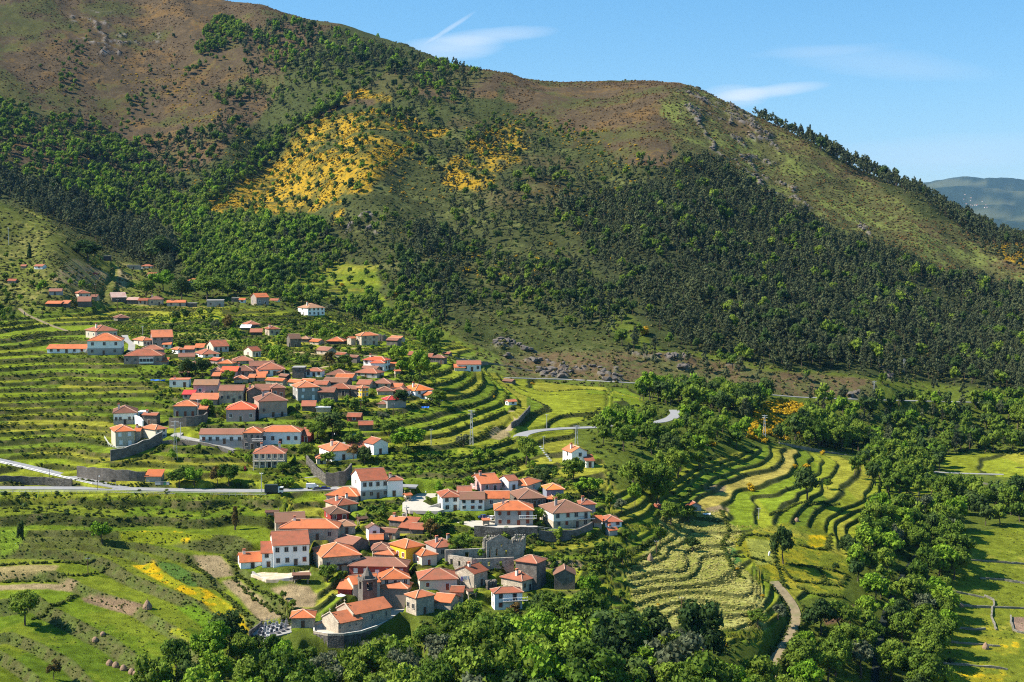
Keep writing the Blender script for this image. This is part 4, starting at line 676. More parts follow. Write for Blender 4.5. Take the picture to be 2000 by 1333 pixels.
MT['oak'] = m_leaf("oak_leaves", (.065, .12, .012), (.17, .235, .024)); MT['fresh'] = m_leaf("fresh_leaves", (.12, .23, .012), (.19, .29, .022)); MT['dark'+'leaf'] = m_leaf("dark_leaves", (.036, .07, .015), (.075, .115, .024)); MT['olive'] = m_leaf("olive_leaves", (.10, .125, .06), (.14, .155, .085)); MT['brownleaf'] = m_leaf("bronze_leaves", (.10, .085, .022), (.14, .09, .025))
MT['pine'] = m_leaf("pine_needles", (.042, .058, .026), (.115, .135, .055), tr=.2); MT['broom'] = m_leaf("broom_flowers", (.60, .37, .012), (.68, .45, .02), hi=1.15, lo=.35); MT['heath'] = m_leaf("heath_leaves", (.10, .07, .03), (.19, .10, .024), tr=.15, lo=.75); MT['scrub'] = m_leaf("scrub_leaves", (.085, .09, .026), (.15, .145, .042), tr=.2, lo=.75); MT['vine'] = m_leaf("vine_leaves", (.10, .15, .012), (.17, .19, .02)); MT['hedge'] = m_leaf("hedge_leaves", (.06, .09, .012), (.12, .14, .022)); MT['hayleaf'] = m_leaf("dry_grass", (.30, .29, .075), (.42, .38, .12), tr=.3, lo=.8); MT['flower'] = m_leaf("pink_blossom", (.45, .04, .08), (.5, .06, .1))
# ---------------------------------------------------------------- builders
class MB:                                        # collects faces with a material each, then links them as one mesh object
    def __init__(s): s.v = []; s.f = []; s.m = []; s.uv = []
    def quad(s, pts, m=0, uv=None):
        k = len(s.v); s.v += [tuple(p) for p in pts]; s.f.append(tuple(range(k, k + len(pts)))); s.m.append(m); s.uv.append(uv or [(0, 0)] * len(pts))
    def box(s, x0, x1, y0, y1, z0, z1, m=0):
        a = [(x0, y0, z0), (x1, y0, z0), (x1, y1, z0), (x0, y1, z0), (x0, y0, z1), (x1, y0, z1), (x1, y1, z1), (x0, y1, z1)]
        for q in ((0, 1, 5, 4), (1, 2, 6, 5), (2, 3, 7, 6), (3, 0, 4, 7), (4, 5, 6, 7), (3, 2, 1, 0)): s.quad([a[i] for i in q], m)
    def bar(s, p, q, r, m=0, n=5, r2=None):
        p = np.array(p, float); q = np.array(q, float); d = q - p; d /= np.linalg.norm(d) + 1e-9; a = np.cross(d, (0, 0, 1) if abs(d[2]) < .9 else (1, 0, 0)); a /= np.linalg.norm(a); b = np.cross(d, a); r2 = r if r2 is None else r2
        A = [p + (a * math.cos(2 * math.pi * i / n) + b * math.sin(2 * math.pi * i / n)) * r for i in range(n)]; B = [q + (a * math.cos(2 * math.pi * i / n) + b * math.sin(2 * math.pi * i / n)) * r2 for i in range(n)]
        for i in range(n): s.quad([A[i], A[(i + 1) % n], B[(i + 1) % n], B[i]], m)
        s.quad(A[::-1], m); s.quad(B, m)
    def mesh(s, name, mats):
        me = bpy.data.meshes.new(name); me.from_pydata(s.v, [], s.f)
        for m in (mats if isinstance(mats, (list, tuple)) else [mats]): me.materials.append(m)
        me.polygons.foreach_set("material_index", s.m)
        if any(any(u != (0, 0) for u in q) for q in s.uv):
            l = me.uv_layers.new(name="slope"); l.data.foreach_set("uv", [c for q in s.uv for u in q for c in u])
        return me
    def build(s, name, mats, parent=None): return link(name, s.mesh(name, mats), parent)
def link(name, me, parent=None, loc=None, rz=0):
    o = bpy.data.objects.new(name, me); C.objects.link(o)
    if parent is not None: o.parent = parent
    if loc is not None: o.location = loc
    if rz: o.rotation_euler = (0, 0, rz)
    return o
def tag(o, label=None, cat=None, group=None, kind=None):
    for k, v in (("label", label), ("category", cat), ("group", group), ("kind", kind)):
        if v: o[k] = v
    return o
def empty(name, loc, rz=0, **k):
    o = bpy.data.objects.new(name, None); C.objects.link(o); o.location = loc; o.rotation_euler = (0, 0, rz); return tag(o, **k)

_wm = {}
def window_mesh(w, h, pane, frame, cross=True):  # set in a wall that looks along -y; origin at the middle of its sill
    k = (round(w, 1), round(h, 1), pane, frame)
    if k not in _wm:
        b = MB(); t = .12; w_, h_ = k[0], k[1]
        b.box(-w_ / 2, w_ / 2, -.03, .05, 0, h_, 0)
        for x in (-w_ / 2 - t, w_ / 2): b.box(x, x + t, -.1, .04, -t, h_ + t, 1)
        b.box(-w_ / 2, w_ / 2, -.1, .04, h_, h_ + t, 1); b.box(-w_ / 2 - .08, w_ / 2 + .08, -.16, .04, -t - .01, -.003, 1)
        if cross and pane == 'pane': b.box(-.03, .03, -.06, -.032, 0, h_, 1)
        _wm[k] = b.mesh("window", [MT[pane], MT[frame]])
    return _wm[k]
def door_mesh(w, h, m, frame):
    k = ('door', round(w, 1), round(h, 1), m, frame)
    if k not in _wm:
        b = MB(); t = .12; b.box(-w / 2, w / 2, -.03, .05, 0, h, 0)
        for x in (-w / 2 - t, w / 2): b.box(x, x + t, -.1, .04, 0, h + t, 1)
        b.box(-w / 2, w / 2, -.1, .04, h, h + t, 1); b.box(w / 2 - .2, w / 2 - .12, -.07, -.03, 1.0, 1.1, 1); _wm[k] = b.mesh("door", [MT[m], MT[frame]])
    return _wm[k]
def roof_parts(h, parent, z=None):
    """hip, gable, lean-to or flat roof over the box W x D, eaves at H; tile courses follow the slope (uv)"""
    W_, D, H = h['W'], h['D'], h['H'] if z is None else z; kind = h['roof']; ov = .45 if h['y'] < 800 else .5; pit = h.get('pit', .43); th = .16
    b = MB(); cp = MB(); x, y = W_ / 2 + ov, D / 2 + ov; e = H - ov * pit * .9 + .05
    def slope(pts, ax):                          # a tile plane with thickness
        uv = [(p[0], p[1]) if ax == 0 else (p[1], p[0]) for p in pts]; b.quad(pts, 0, uv)
        b.quad([(p[0], p[1], p[2] - th) for p in pts][::-1], 0, uv[::-1])
    def edge(p, q): b.quad([(p[0], p[1], p[2] - th), (q[0], q[1], q[2] - th), q, p], 0, [(0, 0), (.1, 0), (.1, .1), (0, .1)])
    def ridge(p, q): cp.bar((p[0], p[1], p[2] + .02), (q[0], q[1], q[2] + .02), .17, 0, 5)
    if kind == 'h':
        a = min(x, y); rz_ = e + a * pit; A, B_, C_, D_ = (-x, -y, e), (x, -y, e), (x, y, e), (-x, y, e)
        if x >= y: r0, r1 = (-x + a, 0, rz_), (x - a, 0, rz_)
        else: r0, r1 = (0, -y + a, rz_), (0, y - a, rz_)
        if x >= y: fs = (([A, B_, r1, r0], 0), ([B_, C_, r1], 1), ([C_, D_, r0, r1], 0), ([D_, A, r0], 1)); hips = ((A, r0), (D_, r0), (B_, r1), (C_, r1))
        else: fs = (([A, B_, r0], 0), ([B_, C_, r1, r0], 1), ([C_, D_, r1], 0), ([D_, A, r0, r1], 1)); hips = ((A, r0), (B_, r0), (D_, r1), (C_, r1))
        for p, ax in fs: slope(p, ax)
        for p, q in hips: ridge(p, q)
        if np.hypot(r0[0] - r1[0], r0[1] - r1[1]) > .3: ridge(r0, r1)
        for p, q in ((A, B_), (B_, C_), (C_, D_), (D_, A)): edge(p, q)
        top = rz_
    elif kind in 'gx':
        if kind == 'g':
            top = e + y * pit; L0, L1 = (-x + .15, 0, top), (x - .15, 0, top); A, B_, C_, D_ = (-x + .15, -y, e), (x - .15, -y, e), (x - .15, y, e), (-x + .15, y, e)
            slope([A, B_, L1, L0], 0); slope([C_, D_, L0, L1], 0); ed = ((A, B_), (C_, D_), (B_, L1), (L1, C_), (D_, L0), (L0, A))
        else:
            top = e + x * pit; L0, L1 = (0, -y + .15, top), (0, y - .15, top); A, B_, C_, D_ = (-x, -y + .15, e), (x, -y + .15, e), (x, y - .15, e), (-x, y - .15, e)
            slope([B_, C_, L1, L0], 1); slope([D_, A, L0, L1], 1); ed = ((B_, C_), (D_, A), (A, L0), (L0, B_), (C_, L1), (L1, D_))
        for p, q in ed: edge(p, q)
        ridge(L0, L1)
    elif kind == 'm':
        top = e + 2 * y * .3; A, B_, C_, D_ = (-x, -y, e), (x, -y, e), (x, y, top), (-x, y, top); slope([A, B_, C_, D_], 0)
        for p, q in ((A, B_), (B_, C_), (C_, D_), (D_, A)): edge(p, q)
    else:
        b.box(-x + .25, x - .25, -y + .25, y - .25, H, H + .22); top = H + .22
    ro = b.build("roof", MT[h['rc']], parent)
    if cp.v and h['y'] < 900: cp.build("ridge_cap", MT['cap' if h['rc'] in 'oORV' else 'capb'], ro)
    return ro, top, pit
def chimney(h, ro, top, pit, fx, fy, white=False):
    b = MB(); x, y = fx * h['W'] / 2, fy * h['D'] / 2; z0_ = h['H'] + .1; z1 = top + .75
    w = .42; b.box(x - w, x + w, y - w * .8, y + w * .8, z0_, z1, 0); b.box(x - w - .1, x + w + .1, y - w * .8 - .1, y + w * .8 + .1, z1, z1 + .12, 1)
    b.box(x - w + .12, x + w - .12, y - w * .8 + .1, y + w * .8 - .1, z1 + .12, z1 + .38, 2); b.box(x - w - .06, x + w + .06, y - w * .8 - .06, y + w * .8 + .06, z1 + .38, z1 + .5, 1)
    b.build("chimney", [MT['cream2' if white else 'grey'], MT['pot'], MT['dark']], ro)
def house(h):
    W_, D, H = h['W'], h['D'], h['H']; root = empty(h['kind'] if h['kind'] in ('barn', 'shed', 'porch', 'chapel', 'carport', 'ruin', 'store') else 'house', (h['c'][0], h['c'][1], h['z']), h['yaw'], label=h['label'], cat=h['kind'])
    ex = h['ex']; b = MB(); base = -5.0; x, y = W_ / 2, D / 2; m2 = 0; mats = [MT[h['wm']]]
    pit = h['pit'] = .43 if h['roof'] != 'x' else .5
    if h['roof'] == 'm': hi = H + D * .3
    zb = base
    if 'p' in ex or 'o' in ex: 
        zb = H * (.46 if 'o' not in ex else .22); mats.append(MT['stone' if h['wm'] not in ('tan', 'white') else 'grey']); b.box(-x - .04, x + .04, -y - .04, y + .04, base, zb, 1)
    def wallq(p): b.quad(p, 0)
    fl_, fr_, bl, br = (-x, -y), (x, -y), (-x, y), (x, y)
    Hf = H; Hb = H + D * .3 if h['roof'] == 'm' else H
    wallq([fl_ + (zb,), fr_ + (zb,), fr_ + (Hf,), fl_ + (Hf,)]); wallq([br + (zb,), bl + (zb,), bl + (Hb,), br + (Hb,)])
    wallq([fr_ + (zb,), br + (zb,), br + (Hb,), fr_ + (Hf,)]); wallq([bl + (zb,), fl_ + (zb,), fl_ + (Hf,), bl + (Hb,)])
    if h['roof'] == 'g':
        t_ = H + y * pit
        for sx in (-x, x): b.quad([(sx, -y * (1 if sx > 0 else -1), H), (sx, y * (1 if sx > 0 else -1), H), (sx, 0, t_)], 0)
    if h['roof'] == 'x':
        t_ = H + x * pit
        for sy in (-y, y): b.quad([(-x * (-1 if sy > 0 else 1), sy, H), (x * (-1 if sy > 0 else 1), sy, H), (0, sy, t_)], 0)
    if h['kind'] == 'ruin':
        b = MB()
        for (p, q) in (((-x, -y), (x, -y)), ((x, -y), (x, y)), ((x, y), (-x, y)), ((-x, y), (-x, -y))):
            n = 5; pr = H
            for i in range(n):
                s0 = np.array(p) + (np.array(q) - np.array(p)) * i / n; s1 = np.array(p) + (np.array(q) - np.array(p)) * (i + 1) / n; hh = H * rnd.uniform(.62, 1.08)
                b.box(min(s0[0], s1[0]) - .3, max(s0[0], s1[0]) + .3 - 1e-3 * i, min(s0[1], s1[1]) - .3, max(s0[1], s1[1]) + .3 - 1e-3 * i, base, hh)
        b.build("wall", MT[h['wm']], root); return root
    b.build("wall", mats, root)
    ro, top, pit = roof_parts(h, root)
    if 'n' in ex and 'c' not in ex and h['roof'] != 'f' and False: pass
    fx = .45
    for k in range(ex.count('c')): chimney(h, ro, top, pit, (-.55 if k == 0 else .6), -.15 if k == 0 else .1, h['wm'] in ('white', 'cream', 'dcream', 'stone'))
    cols, rows = [int(v) for v in h['win'].split('x')]
    sh = 'shwhite' if 'w' in ex else 'shred' if 'r' in ex else 'pane'; fr = 'frame' if h['wm'] in ('stone', 'dstone', 'tan', 'grey', 'pstone', 'rstone', 'dgrey') else 'wframe' if h['wm'] not in ('white', 'cream2') else 'frame'
    rs = rnd
    def face(cols, rows, length, side):
        if cols == 0: return
        st = H / rows; ww = min(1.15, length / cols * .5); hh = min(1.35, st * .5)
        for r in range(rows):
            for c in range(cols):
                u = (c + .5) / cols * length - length / 2 + rs.uniform(-.08, .08) * length / cols; z = st * r + st * .34
                kind = sh if rs.random() < .8 else 'shred' if sh == 'pane' and rs.random() < .4 else sh
                door = (r == 0 and c == cols // 2 and side == 0 and H / rows > 2.2)
                if 'd' in ex and side == 0: door = True
                bal = 'b' in ex and r == rows - 1 and side == 0 and c in (cols - 1, 1 if 'o' in ex else cols - 1, 0 if h['W'] > 20 else cols - 1)
                if door: me = door_mesh(1.1, min(2.15, st * .8), 'shred' if 'd' in ex or sh == 'shred' else 'shwhite' if sh == 'shwhite' else 'wood' if rs.random() < .6 else 'pane', fr); nm = "door"; z = .05 if r == 0 else st * r + .1
                elif bal: me = door_mesh(1.1, min(2.15, st * .8), sh if sh != 'pane' else 'pane', fr); nm = "door"; z = st * r + .12
                else: me = window_mesh(ww, hh, kind, fr); nm = "window"
                if side == 0: link(nm, me, root, (u, -y - (.05 if 'p' in ex or 'o' in ex else .01), z), 0)
                elif side == 1: link(nm, me, root, (-x - (.05 if 'p' in ex or 'o' in ex else .01), -u, z), -math.pi / 2)
                else: link(nm, me, root, (x + (.05 if 'p' in ex or 'o' in ex else .01), u, z), math.pi / 2)
                if bal and side == 0:
                    g = MB(); bw = 1.5 if 'o' in ex else min(4.5, length / cols * .9); g.box(u - bw, u + bw, -y - 1.2, -y - .06, z - .2, z - .03, 0)
                    for i in range(9): xx = u - bw + .05 + i * (2 * bw - .1) / 8; g.bar((xx, -y - 1.15, z - .03), (xx, -y - 1.15, z + .92), .03, 1, 4)
                    g.bar((u - bw, -y - 1.15, z + .95), (u + bw, -y - 1.15, z + .95), .05, 1, 4)
                    for sx in (-bw + .04, bw - .04): g.bar((u + sx, -y - 1.15, z + .95), (u + sx, -y - .06, z + .95), .05, 1, 4)
                    g.build("balcony", [MT['grey'], MT['iron' if 'o' in ex or 'p' in ex else 'wframe']], root)
    face(cols, rows, W_, 0); face(h['side'], max(rows, 1) if cols else 1, D, 1 if h['yaw'] >= 0 else 2)
    if 's' in ex and h['roof'] == 'f':
        for i in range(4): p = MB(); p.box(-x + .2 + i * (W_ - .7) / 3, -x + .5 + i * (W_ - .7) / 3, -y - .6, -y - .3, -3.5, .1); p.build("pillar", MT['grey'], root)
    if 'v' in ex:                                # columned veranda of the villa
        p = MB(); zf = H * .5; p.box(-x - .1, x + .1, -y - 2.1, -y - .06, zf - .22, zf, 0); p.build("veranda_floor", MT['dcream'], root)
        for i in range(6):
            q = MB(); xx = -x + .25 + i * (W_ - .5) / 5; q.bar((xx, -y - 1.95, -2), (xx, -y - 1.95, H), .17, 0, 8); q.build("column", MT['dcream'], root)
        q = MB(); q.bar((-x, -y - 1.95, zf + .95), (x, -y - 1.95, zf + .95), .08)
        for i in range(30): xx = -x + .1 + i * (W_ - .2) / 29; q.bar((xx, -y - 1.95, zf), (xx, -y - 1.95, zf + .95), .05, 0, 4)
        q.build("balustrade", MT['dcream'], root)
    if 'g' in ex:                                # glazed porch
        p = MB(); p.box(-1.5, 5.0, -y - 1.2, -y - .03, .4, 1.2, 0); p.box(-1.5, 5.0, -y - 1.2, -y - .03, 2.75, 3.0, 0); p.box(-1.4, 4.9, -y - 1.1, -y - .04, 1.2, 2.75, 1)
        for i in range(5): xx = -1.5 + i * 1.6; p.box(xx, xx + .14, -y - 1.22, -y - 1.105, 1.2, 2.75, 0)
        p.build("glazed_porch", [MT['wframe'], MT['pane']], root)
    if 's' in ex and h['roof'] == 'g':           # outside stair
        p = MB(); n = 9
        for i in range(n): p.box(-x + W_ * .2 + i * .36, -x + W_ * .2 + (i + 1) * .36 - .002, -y - 1.3, -y - .07, -1, .3 + i * H * .42 / n)
        p.build("stair", MT['pink'], root)
    if 'i' in ex: h['ivy'] = True
    return root
# ---------------------------------------------------------------- plants
ico = None
def icosphere():
    global ico
    if ico is None:
        import bmesh
        bm = bmesh.new(); bmesh.ops.create_icosphere(bm, subdivisions=1, radius=1); bm.verts.index_update()
        ico = (np.array([v.co for v in bm.verts]), np.array([[v.index for v in f.verts] for f in bm.faces])); bm.free()
    return ico
def crown_mesh(name, seed, clumps, per, leaf, mats, squash=.8, up=.25, jit=.55, core=.72, tonez=(0, 1)):
    """clumps: (x, y, z, r) rows; leaf quads spread over every clump, turned outwards, round a smaller core with inner shade painted in"""
    g = np.random.default_rng(seed); V = []; Fq = []; Ft = []; T = []; k = 0; iv, if_ = icosphere(); zl, zh = tonez
    for (cx, cy, cz, r) in clumps:
        tone = g.uniform(.25, .75); n = int(per * (r / clumps[0][3]) ** 2) if per else 0
        d = g.normal(size=(n, 3)); d[:, 2] += up; d /= np.linalg.norm(d, axis=1)[:, None]; rr = r * (.78 + .32 * g.random(n))[:, None]
        p = np.array((cx, cy, cz)) + d * rr * np.array((1, 1, squash)); nm = d + g.normal(size=(n, 3)) * jit; nm /= np.linalg.norm(nm, axis=1)[:, None]
        a = np.cross(nm, g.normal(size=(n, 3))); a /= np.linalg.norm(a, axis=1)[:, None]; b = np.cross(nm, a); s = leaf * (.6 + .8 * g.random(n))[:, None]
        q = np.stack([p - a * s - b * s * .7, p + a * s - b * s * .7, p + a * s * .8 + b * s * .7, p - a * s * .8 + b * s * .7], 1).reshape(-1, 3)
        V.append(q); Fq.append(np.arange(len(q)).reshape(-1, 4) + k); k += len(q); T.append(np.repeat(np.clip(tone + g.normal(size=n) * .22, 0, 1), 4))
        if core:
            q = np.array((cx, cy, cz)) + iv * r * core * np.array((1, 1, squash)) * (1 + .25 * g.normal(size=(len(iv), 1)).clip(-1, 1)); V.append(q); Ft.append(if_ + k); k += len(q); T.append(np.full(len(q), tone * .6))  # core tone lowered: shade inside the crown put into the leaf colour
    V = np.vstack(V); T = np.concatenate(T); me = bpy.data.meshes.new(name); fq = np.vstack(Fq) if per else np.zeros((0, 4), int); ft = np.vstack(Ft) if Ft else np.zeros((0, 3), int)
    loops = np.concatenate([fq.ravel(), ft.ravel()]).astype(np.int32); st = np.concatenate([np.arange(len(fq)) * 4, len(fq) * 4 + np.arange(len(ft)) * 3]).astype(np.int32)
    me.vertices.add(len(V)); me.vertices.foreach_set("co", V.astype(np.float32).ravel()); me.loops.add(len(loops)); me.loops.foreach_set("vertex_index", loops); me.polygons.add(len(st)); me.polygons.foreach_set("loop_start", st); me.update(calc_edges=True)
    t = me.attributes.new("tone", 'FLOAT', 'POINT'); t.data.foreach_set("value", T.astype(np.float32)); me.materials.append(mats); return me
def trunk_mesh(name, seed, h, r, limbs, mt):
    g = random.Random(seed); b = MB(); p = np.zeros(3); n = 4; pts = [np.array((0, 0, -.12))]
    for i in range(n): pts.append(np.array((g.uniform(-.02, .02) * (i + 1), g.uniform(-.02, .02) * (i + 1), h * (i + 1) / n)))
    for i in range(n): b.bar(pts[i], pts[i + 1], r * (1 - .17 * i), 0, 6, r * (1 - .17 * (i + 1)))
    for i in range(limbs):
        a = g.uniform(0, 6.28); z = h * g.uniform(.55, .98); L_ = g.uniform(.16, .3); b.bar((0, 0, z), (math.cos(a) * L_, math.sin(a) * L_, z + L_ * .7), r * .4, 0, 4, r * .15)
    return b.mesh(name, mt)
def broad_clumps(seed, n=22, rx=.5, zc=.62, rz=.36, cr=.17):
    g = np.random.default_rng(seed); out = [(0, 0, zc, cr * 1.3)]
    while len(out) < n:
        d = g.normal(size=3); d /= np.linalg.norm(d)
        if d[2] < -.55: continue
        k = g.uniform(.5, 1.12); out.append((d[0] * (rx - cr * .7) * k, d[1] * (rx - cr * .7) * k, zc + d[2] * (rz - cr * .4) * k, cr * g.uniform(.45, 1.25)))
    return out
def pine_clumps(seed, n=20, base=.36):
    g = np.random.default_rng(seed); out = []
    for i in range(n):
        t = (i + g.uniform(0, 1)) / n; z = base + (1 - base) * t * .93; R_ = .42 * (1 - t) ** .62 * (.65 if t < .1 else 1) + .03; a = g.uniform(0, 6.28); k = g.uniform(.45, 1); out.append((math.cos(a) * R_ * k, math.sin(a) * R_ * k, z, .125 * (1.15 - .55 * t) * g.uniform(.8, 1.2)))
    return [(0, 0, .7, .16)] + out
PROTO = {}
def proto(kind, n, fn):
    PROTO[kind] = [fn(i) for i in range(n)]
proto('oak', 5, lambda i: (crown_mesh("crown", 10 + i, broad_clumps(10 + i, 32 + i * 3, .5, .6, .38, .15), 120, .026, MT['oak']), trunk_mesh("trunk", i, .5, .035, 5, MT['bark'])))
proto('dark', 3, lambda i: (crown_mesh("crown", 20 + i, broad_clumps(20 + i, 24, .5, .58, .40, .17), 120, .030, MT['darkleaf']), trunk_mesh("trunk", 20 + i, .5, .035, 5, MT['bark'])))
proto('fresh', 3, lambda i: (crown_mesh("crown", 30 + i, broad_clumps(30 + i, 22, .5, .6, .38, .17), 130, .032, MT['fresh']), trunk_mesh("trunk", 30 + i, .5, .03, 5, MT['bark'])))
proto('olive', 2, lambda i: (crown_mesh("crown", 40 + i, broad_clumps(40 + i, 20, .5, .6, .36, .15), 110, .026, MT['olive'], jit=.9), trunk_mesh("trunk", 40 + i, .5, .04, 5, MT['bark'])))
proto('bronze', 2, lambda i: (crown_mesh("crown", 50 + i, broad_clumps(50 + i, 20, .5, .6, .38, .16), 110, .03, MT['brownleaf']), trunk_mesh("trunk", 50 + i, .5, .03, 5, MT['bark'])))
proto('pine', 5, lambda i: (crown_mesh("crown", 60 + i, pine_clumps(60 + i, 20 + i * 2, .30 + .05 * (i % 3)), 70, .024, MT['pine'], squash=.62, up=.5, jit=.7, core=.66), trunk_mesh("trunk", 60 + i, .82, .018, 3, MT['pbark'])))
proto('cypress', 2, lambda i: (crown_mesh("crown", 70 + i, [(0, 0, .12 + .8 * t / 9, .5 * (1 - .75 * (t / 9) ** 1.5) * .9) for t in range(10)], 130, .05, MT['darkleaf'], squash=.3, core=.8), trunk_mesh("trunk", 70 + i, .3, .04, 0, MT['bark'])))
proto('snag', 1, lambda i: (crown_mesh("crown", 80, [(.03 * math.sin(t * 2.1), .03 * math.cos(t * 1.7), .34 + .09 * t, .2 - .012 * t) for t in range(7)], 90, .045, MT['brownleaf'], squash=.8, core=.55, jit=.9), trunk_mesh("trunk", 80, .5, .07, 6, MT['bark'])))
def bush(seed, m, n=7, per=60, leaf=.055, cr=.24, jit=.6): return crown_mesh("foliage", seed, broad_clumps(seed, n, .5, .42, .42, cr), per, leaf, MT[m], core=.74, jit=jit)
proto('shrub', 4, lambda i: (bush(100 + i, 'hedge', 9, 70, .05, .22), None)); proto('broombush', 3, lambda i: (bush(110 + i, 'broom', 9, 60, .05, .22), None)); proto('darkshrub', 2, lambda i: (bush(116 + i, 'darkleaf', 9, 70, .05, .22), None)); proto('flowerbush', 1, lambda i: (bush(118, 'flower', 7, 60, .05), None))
TINY = {}
for nm, m, k in (('heath', 'heath', 4), ('scrub', 'scrub', 4), ('broom', 'broom', 4), ('hedge', 'hedge', 4), ('vine', 'vine', 3), ('hayleaf', 'hayleaf', 3), ('darkleaf', 'darkleaf', 3), ('oak', 'oak', 3)):
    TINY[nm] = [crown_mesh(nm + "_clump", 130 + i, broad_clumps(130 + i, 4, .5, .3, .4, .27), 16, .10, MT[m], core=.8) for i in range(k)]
for nm in ('pine', 'oak', 'dark', 'fresh'):      # whole small trees for the far woods: crown and trunk in one mesh
    TINY['far_' + nm] = []
    for i, (c_, t_) in enumerate(PROTO[nm]):
        import bmesh
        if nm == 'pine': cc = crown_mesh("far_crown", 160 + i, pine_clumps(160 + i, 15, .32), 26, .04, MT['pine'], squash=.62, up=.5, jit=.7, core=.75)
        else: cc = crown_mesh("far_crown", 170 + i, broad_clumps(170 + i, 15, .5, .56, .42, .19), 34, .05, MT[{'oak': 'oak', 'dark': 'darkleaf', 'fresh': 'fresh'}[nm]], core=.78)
        bm = bmesh.new(); bm.from_mesh(cc); n0 = len(bm.faces); bm.from_mesh(t_); bm.faces.ensure_lookup_table()
        for f in bm.faces[n0:]: f.material_index = 1
        bm.to_mesh(cc); bm.free(); cc.materials.append(t_.materials[0]); TINY['far_' + nm].append(cc)
def plant(kind, name, x, y, w, h, label, cat, group=None, z=None, rz=None, i=None, part=True):
    P_ = PROTO[kind]; c_, t_ = P_[rnd.randrange(len(P_)) if i is None else i]; zz = float(gz(x, y)) if z is None else z
    if t_ is None:
        o = link(name, c_, None, (x, y, zz - .1 * h)); o.scale = (w, w, h); o.rotation_euler = (0, 0, rnd.uniform(0, 6.28)); return tag(o, label, cat, group)
    r = empty(name, (x, y, zz), rnd.uniform(0, 6.28) if rz is None else rz, label=label, cat=cat, group=group)
    r.scale = (w * rnd.uniform(.88, 1.12), w * rnd.uniform(.88, 1.12), h); r.rotation_euler[0] = rnd.uniform(-.06, .06); r.rotation_euler[1] = rnd.uniform(-.06, .06)
    link("crown", c_, r); link("trunk", t_, r); return r
def mass(name, meshes, pts, sxy, sz, label, group=None, sink=.1):
    """one object of kind stuff: plants set at many points of the ground"""
    pts = np.asarray(pts, float); n = len(pts); me = bpy.data.meshes.new(name); me.from_pydata([tuple(p) for p in pts], [], [])
    sc = np.stack([sxy, sxy, sz], 1).astype(np.float32); g = np.random.default_rng(len(name) + n)
    for nm, ty, v in (("scl", 'FLOAT_VECTOR', sc.ravel()), ("rot", 'FLOAT_VECTOR', np.stack([g.normal(size=n) * .05, g.normal(size=n) * .05, g.random(n) * 6.283], 1).astype(np.float32).ravel()), ("pick", 'INT', g.integers(0, len(meshes), n).astype(np.int32))):
        a = me.attributes.new(nm, ty, 'POINT'); a.data.foreach_set("vector" if ty == 'FLOAT_VECTOR' else "value", v)
    o = link(name, me); tag(o, label, None, None, 'stuff')
    ng = bpy.data.node_groups.new(name, 'GeometryNodeTree'); ng.interface.new_socket(name="Geometry", in_out='INPUT', socket_type='NodeSocketGeometry'); ng.interface.new_socket(name="Geometry", in_out='OUTPUT', socket_type='NodeSocketGeometry')
    N = ng.nodes; L = ng.links; gi = N.new("NodeGroupInput"); go = N.new("NodeGroupOutput"); ip = N.new("GeometryNodeInstanceOnPoints"); jo = N.new("GeometryNodeJoinGeometry")
    for m_ in meshes:
        src = bpy.data.objects.new(name + "_form", m_); oi = N.new("GeometryNodeObjectInfo"); oi.inputs["Object"].default_value = src; oi.inputs["As Instance"].default_value = True; L.new(oi.outputs["Geometry"], jo.inputs[0])
    def at(nm, ty): a = N.new("GeometryNodeInputNamedAttribute"); a.data_type = ty; a.inputs["Name"].default_value = nm; return a.outputs["Attribute"]
    ip.inputs["Pick Instance"].default_value = True; L.new(gi.outputs[0], ip.inputs["Points"]); L.new(jo.outputs[0], ip.inputs["Instance"]); L.new(at("pick", 'INT'), ip.inputs["Instance Index"]); L.new(at("scl", 'FLOAT_VECTOR'), ip.inputs["Scale"])
    er = N.new("FunctionNodeEulerToRotation"); L.new(at("rot", 'FLOAT_VECTOR'), er.inputs[0]); L.new(er.outputs[0], ip.inputs["Rotation"]); L.new(ip.outputs[0], go.inputs[0])
    md = o.modifiers.new("plants", 'NODES'); md.node_group = ng; return o
# ================================================================= the place: ground and roads
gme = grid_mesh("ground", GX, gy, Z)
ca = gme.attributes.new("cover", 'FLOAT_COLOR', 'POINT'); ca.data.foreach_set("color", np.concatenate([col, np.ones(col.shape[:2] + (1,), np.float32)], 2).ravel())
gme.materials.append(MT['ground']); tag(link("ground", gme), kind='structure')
def ribbon(name, q, w, m, lift=.05, kerb=True):
    b = MB(); L_ = []; Rr = []
    for i, p in enumerate(q):
        d = q[min(i + 1, len(q) - 1)] - q[max(i - 1, 0)]; d = d[:2] / (np.linalg.norm(d[:2]) + 1e-9); n = np.array((-d[1], d[0])); L_.append((p[:2] + n * w / 2, p[2] + lift)); Rr.append((p[:2] - n * w / 2, p[2] + lift))
    for i in range(len(q) - 1):
        b.quad([(*Rr[i][0], Rr[i][1]), (*Rr[i + 1][0], Rr[i + 1][1]), (*L_[i + 1][0], L_[i + 1][1]), (*L_[i][0], L_[i][1])], 0)
        for S_, sg in ((L_, 1), (Rr, -1)): b.quad([(*S_[i][0], S_[i][1]), (*S_[i + 1][0], S_[i + 1][1]), (*S_[i + 1][0], S_[i + 1][1] - .5), (*S_[i][0], S_[i][1] - .5)][::sg], 0)
    return tag(b.build(name, MT[m]), kind='structure')
for n_, w_, m_, q_ in RP: ribbon(n_, q_, w_, m_)
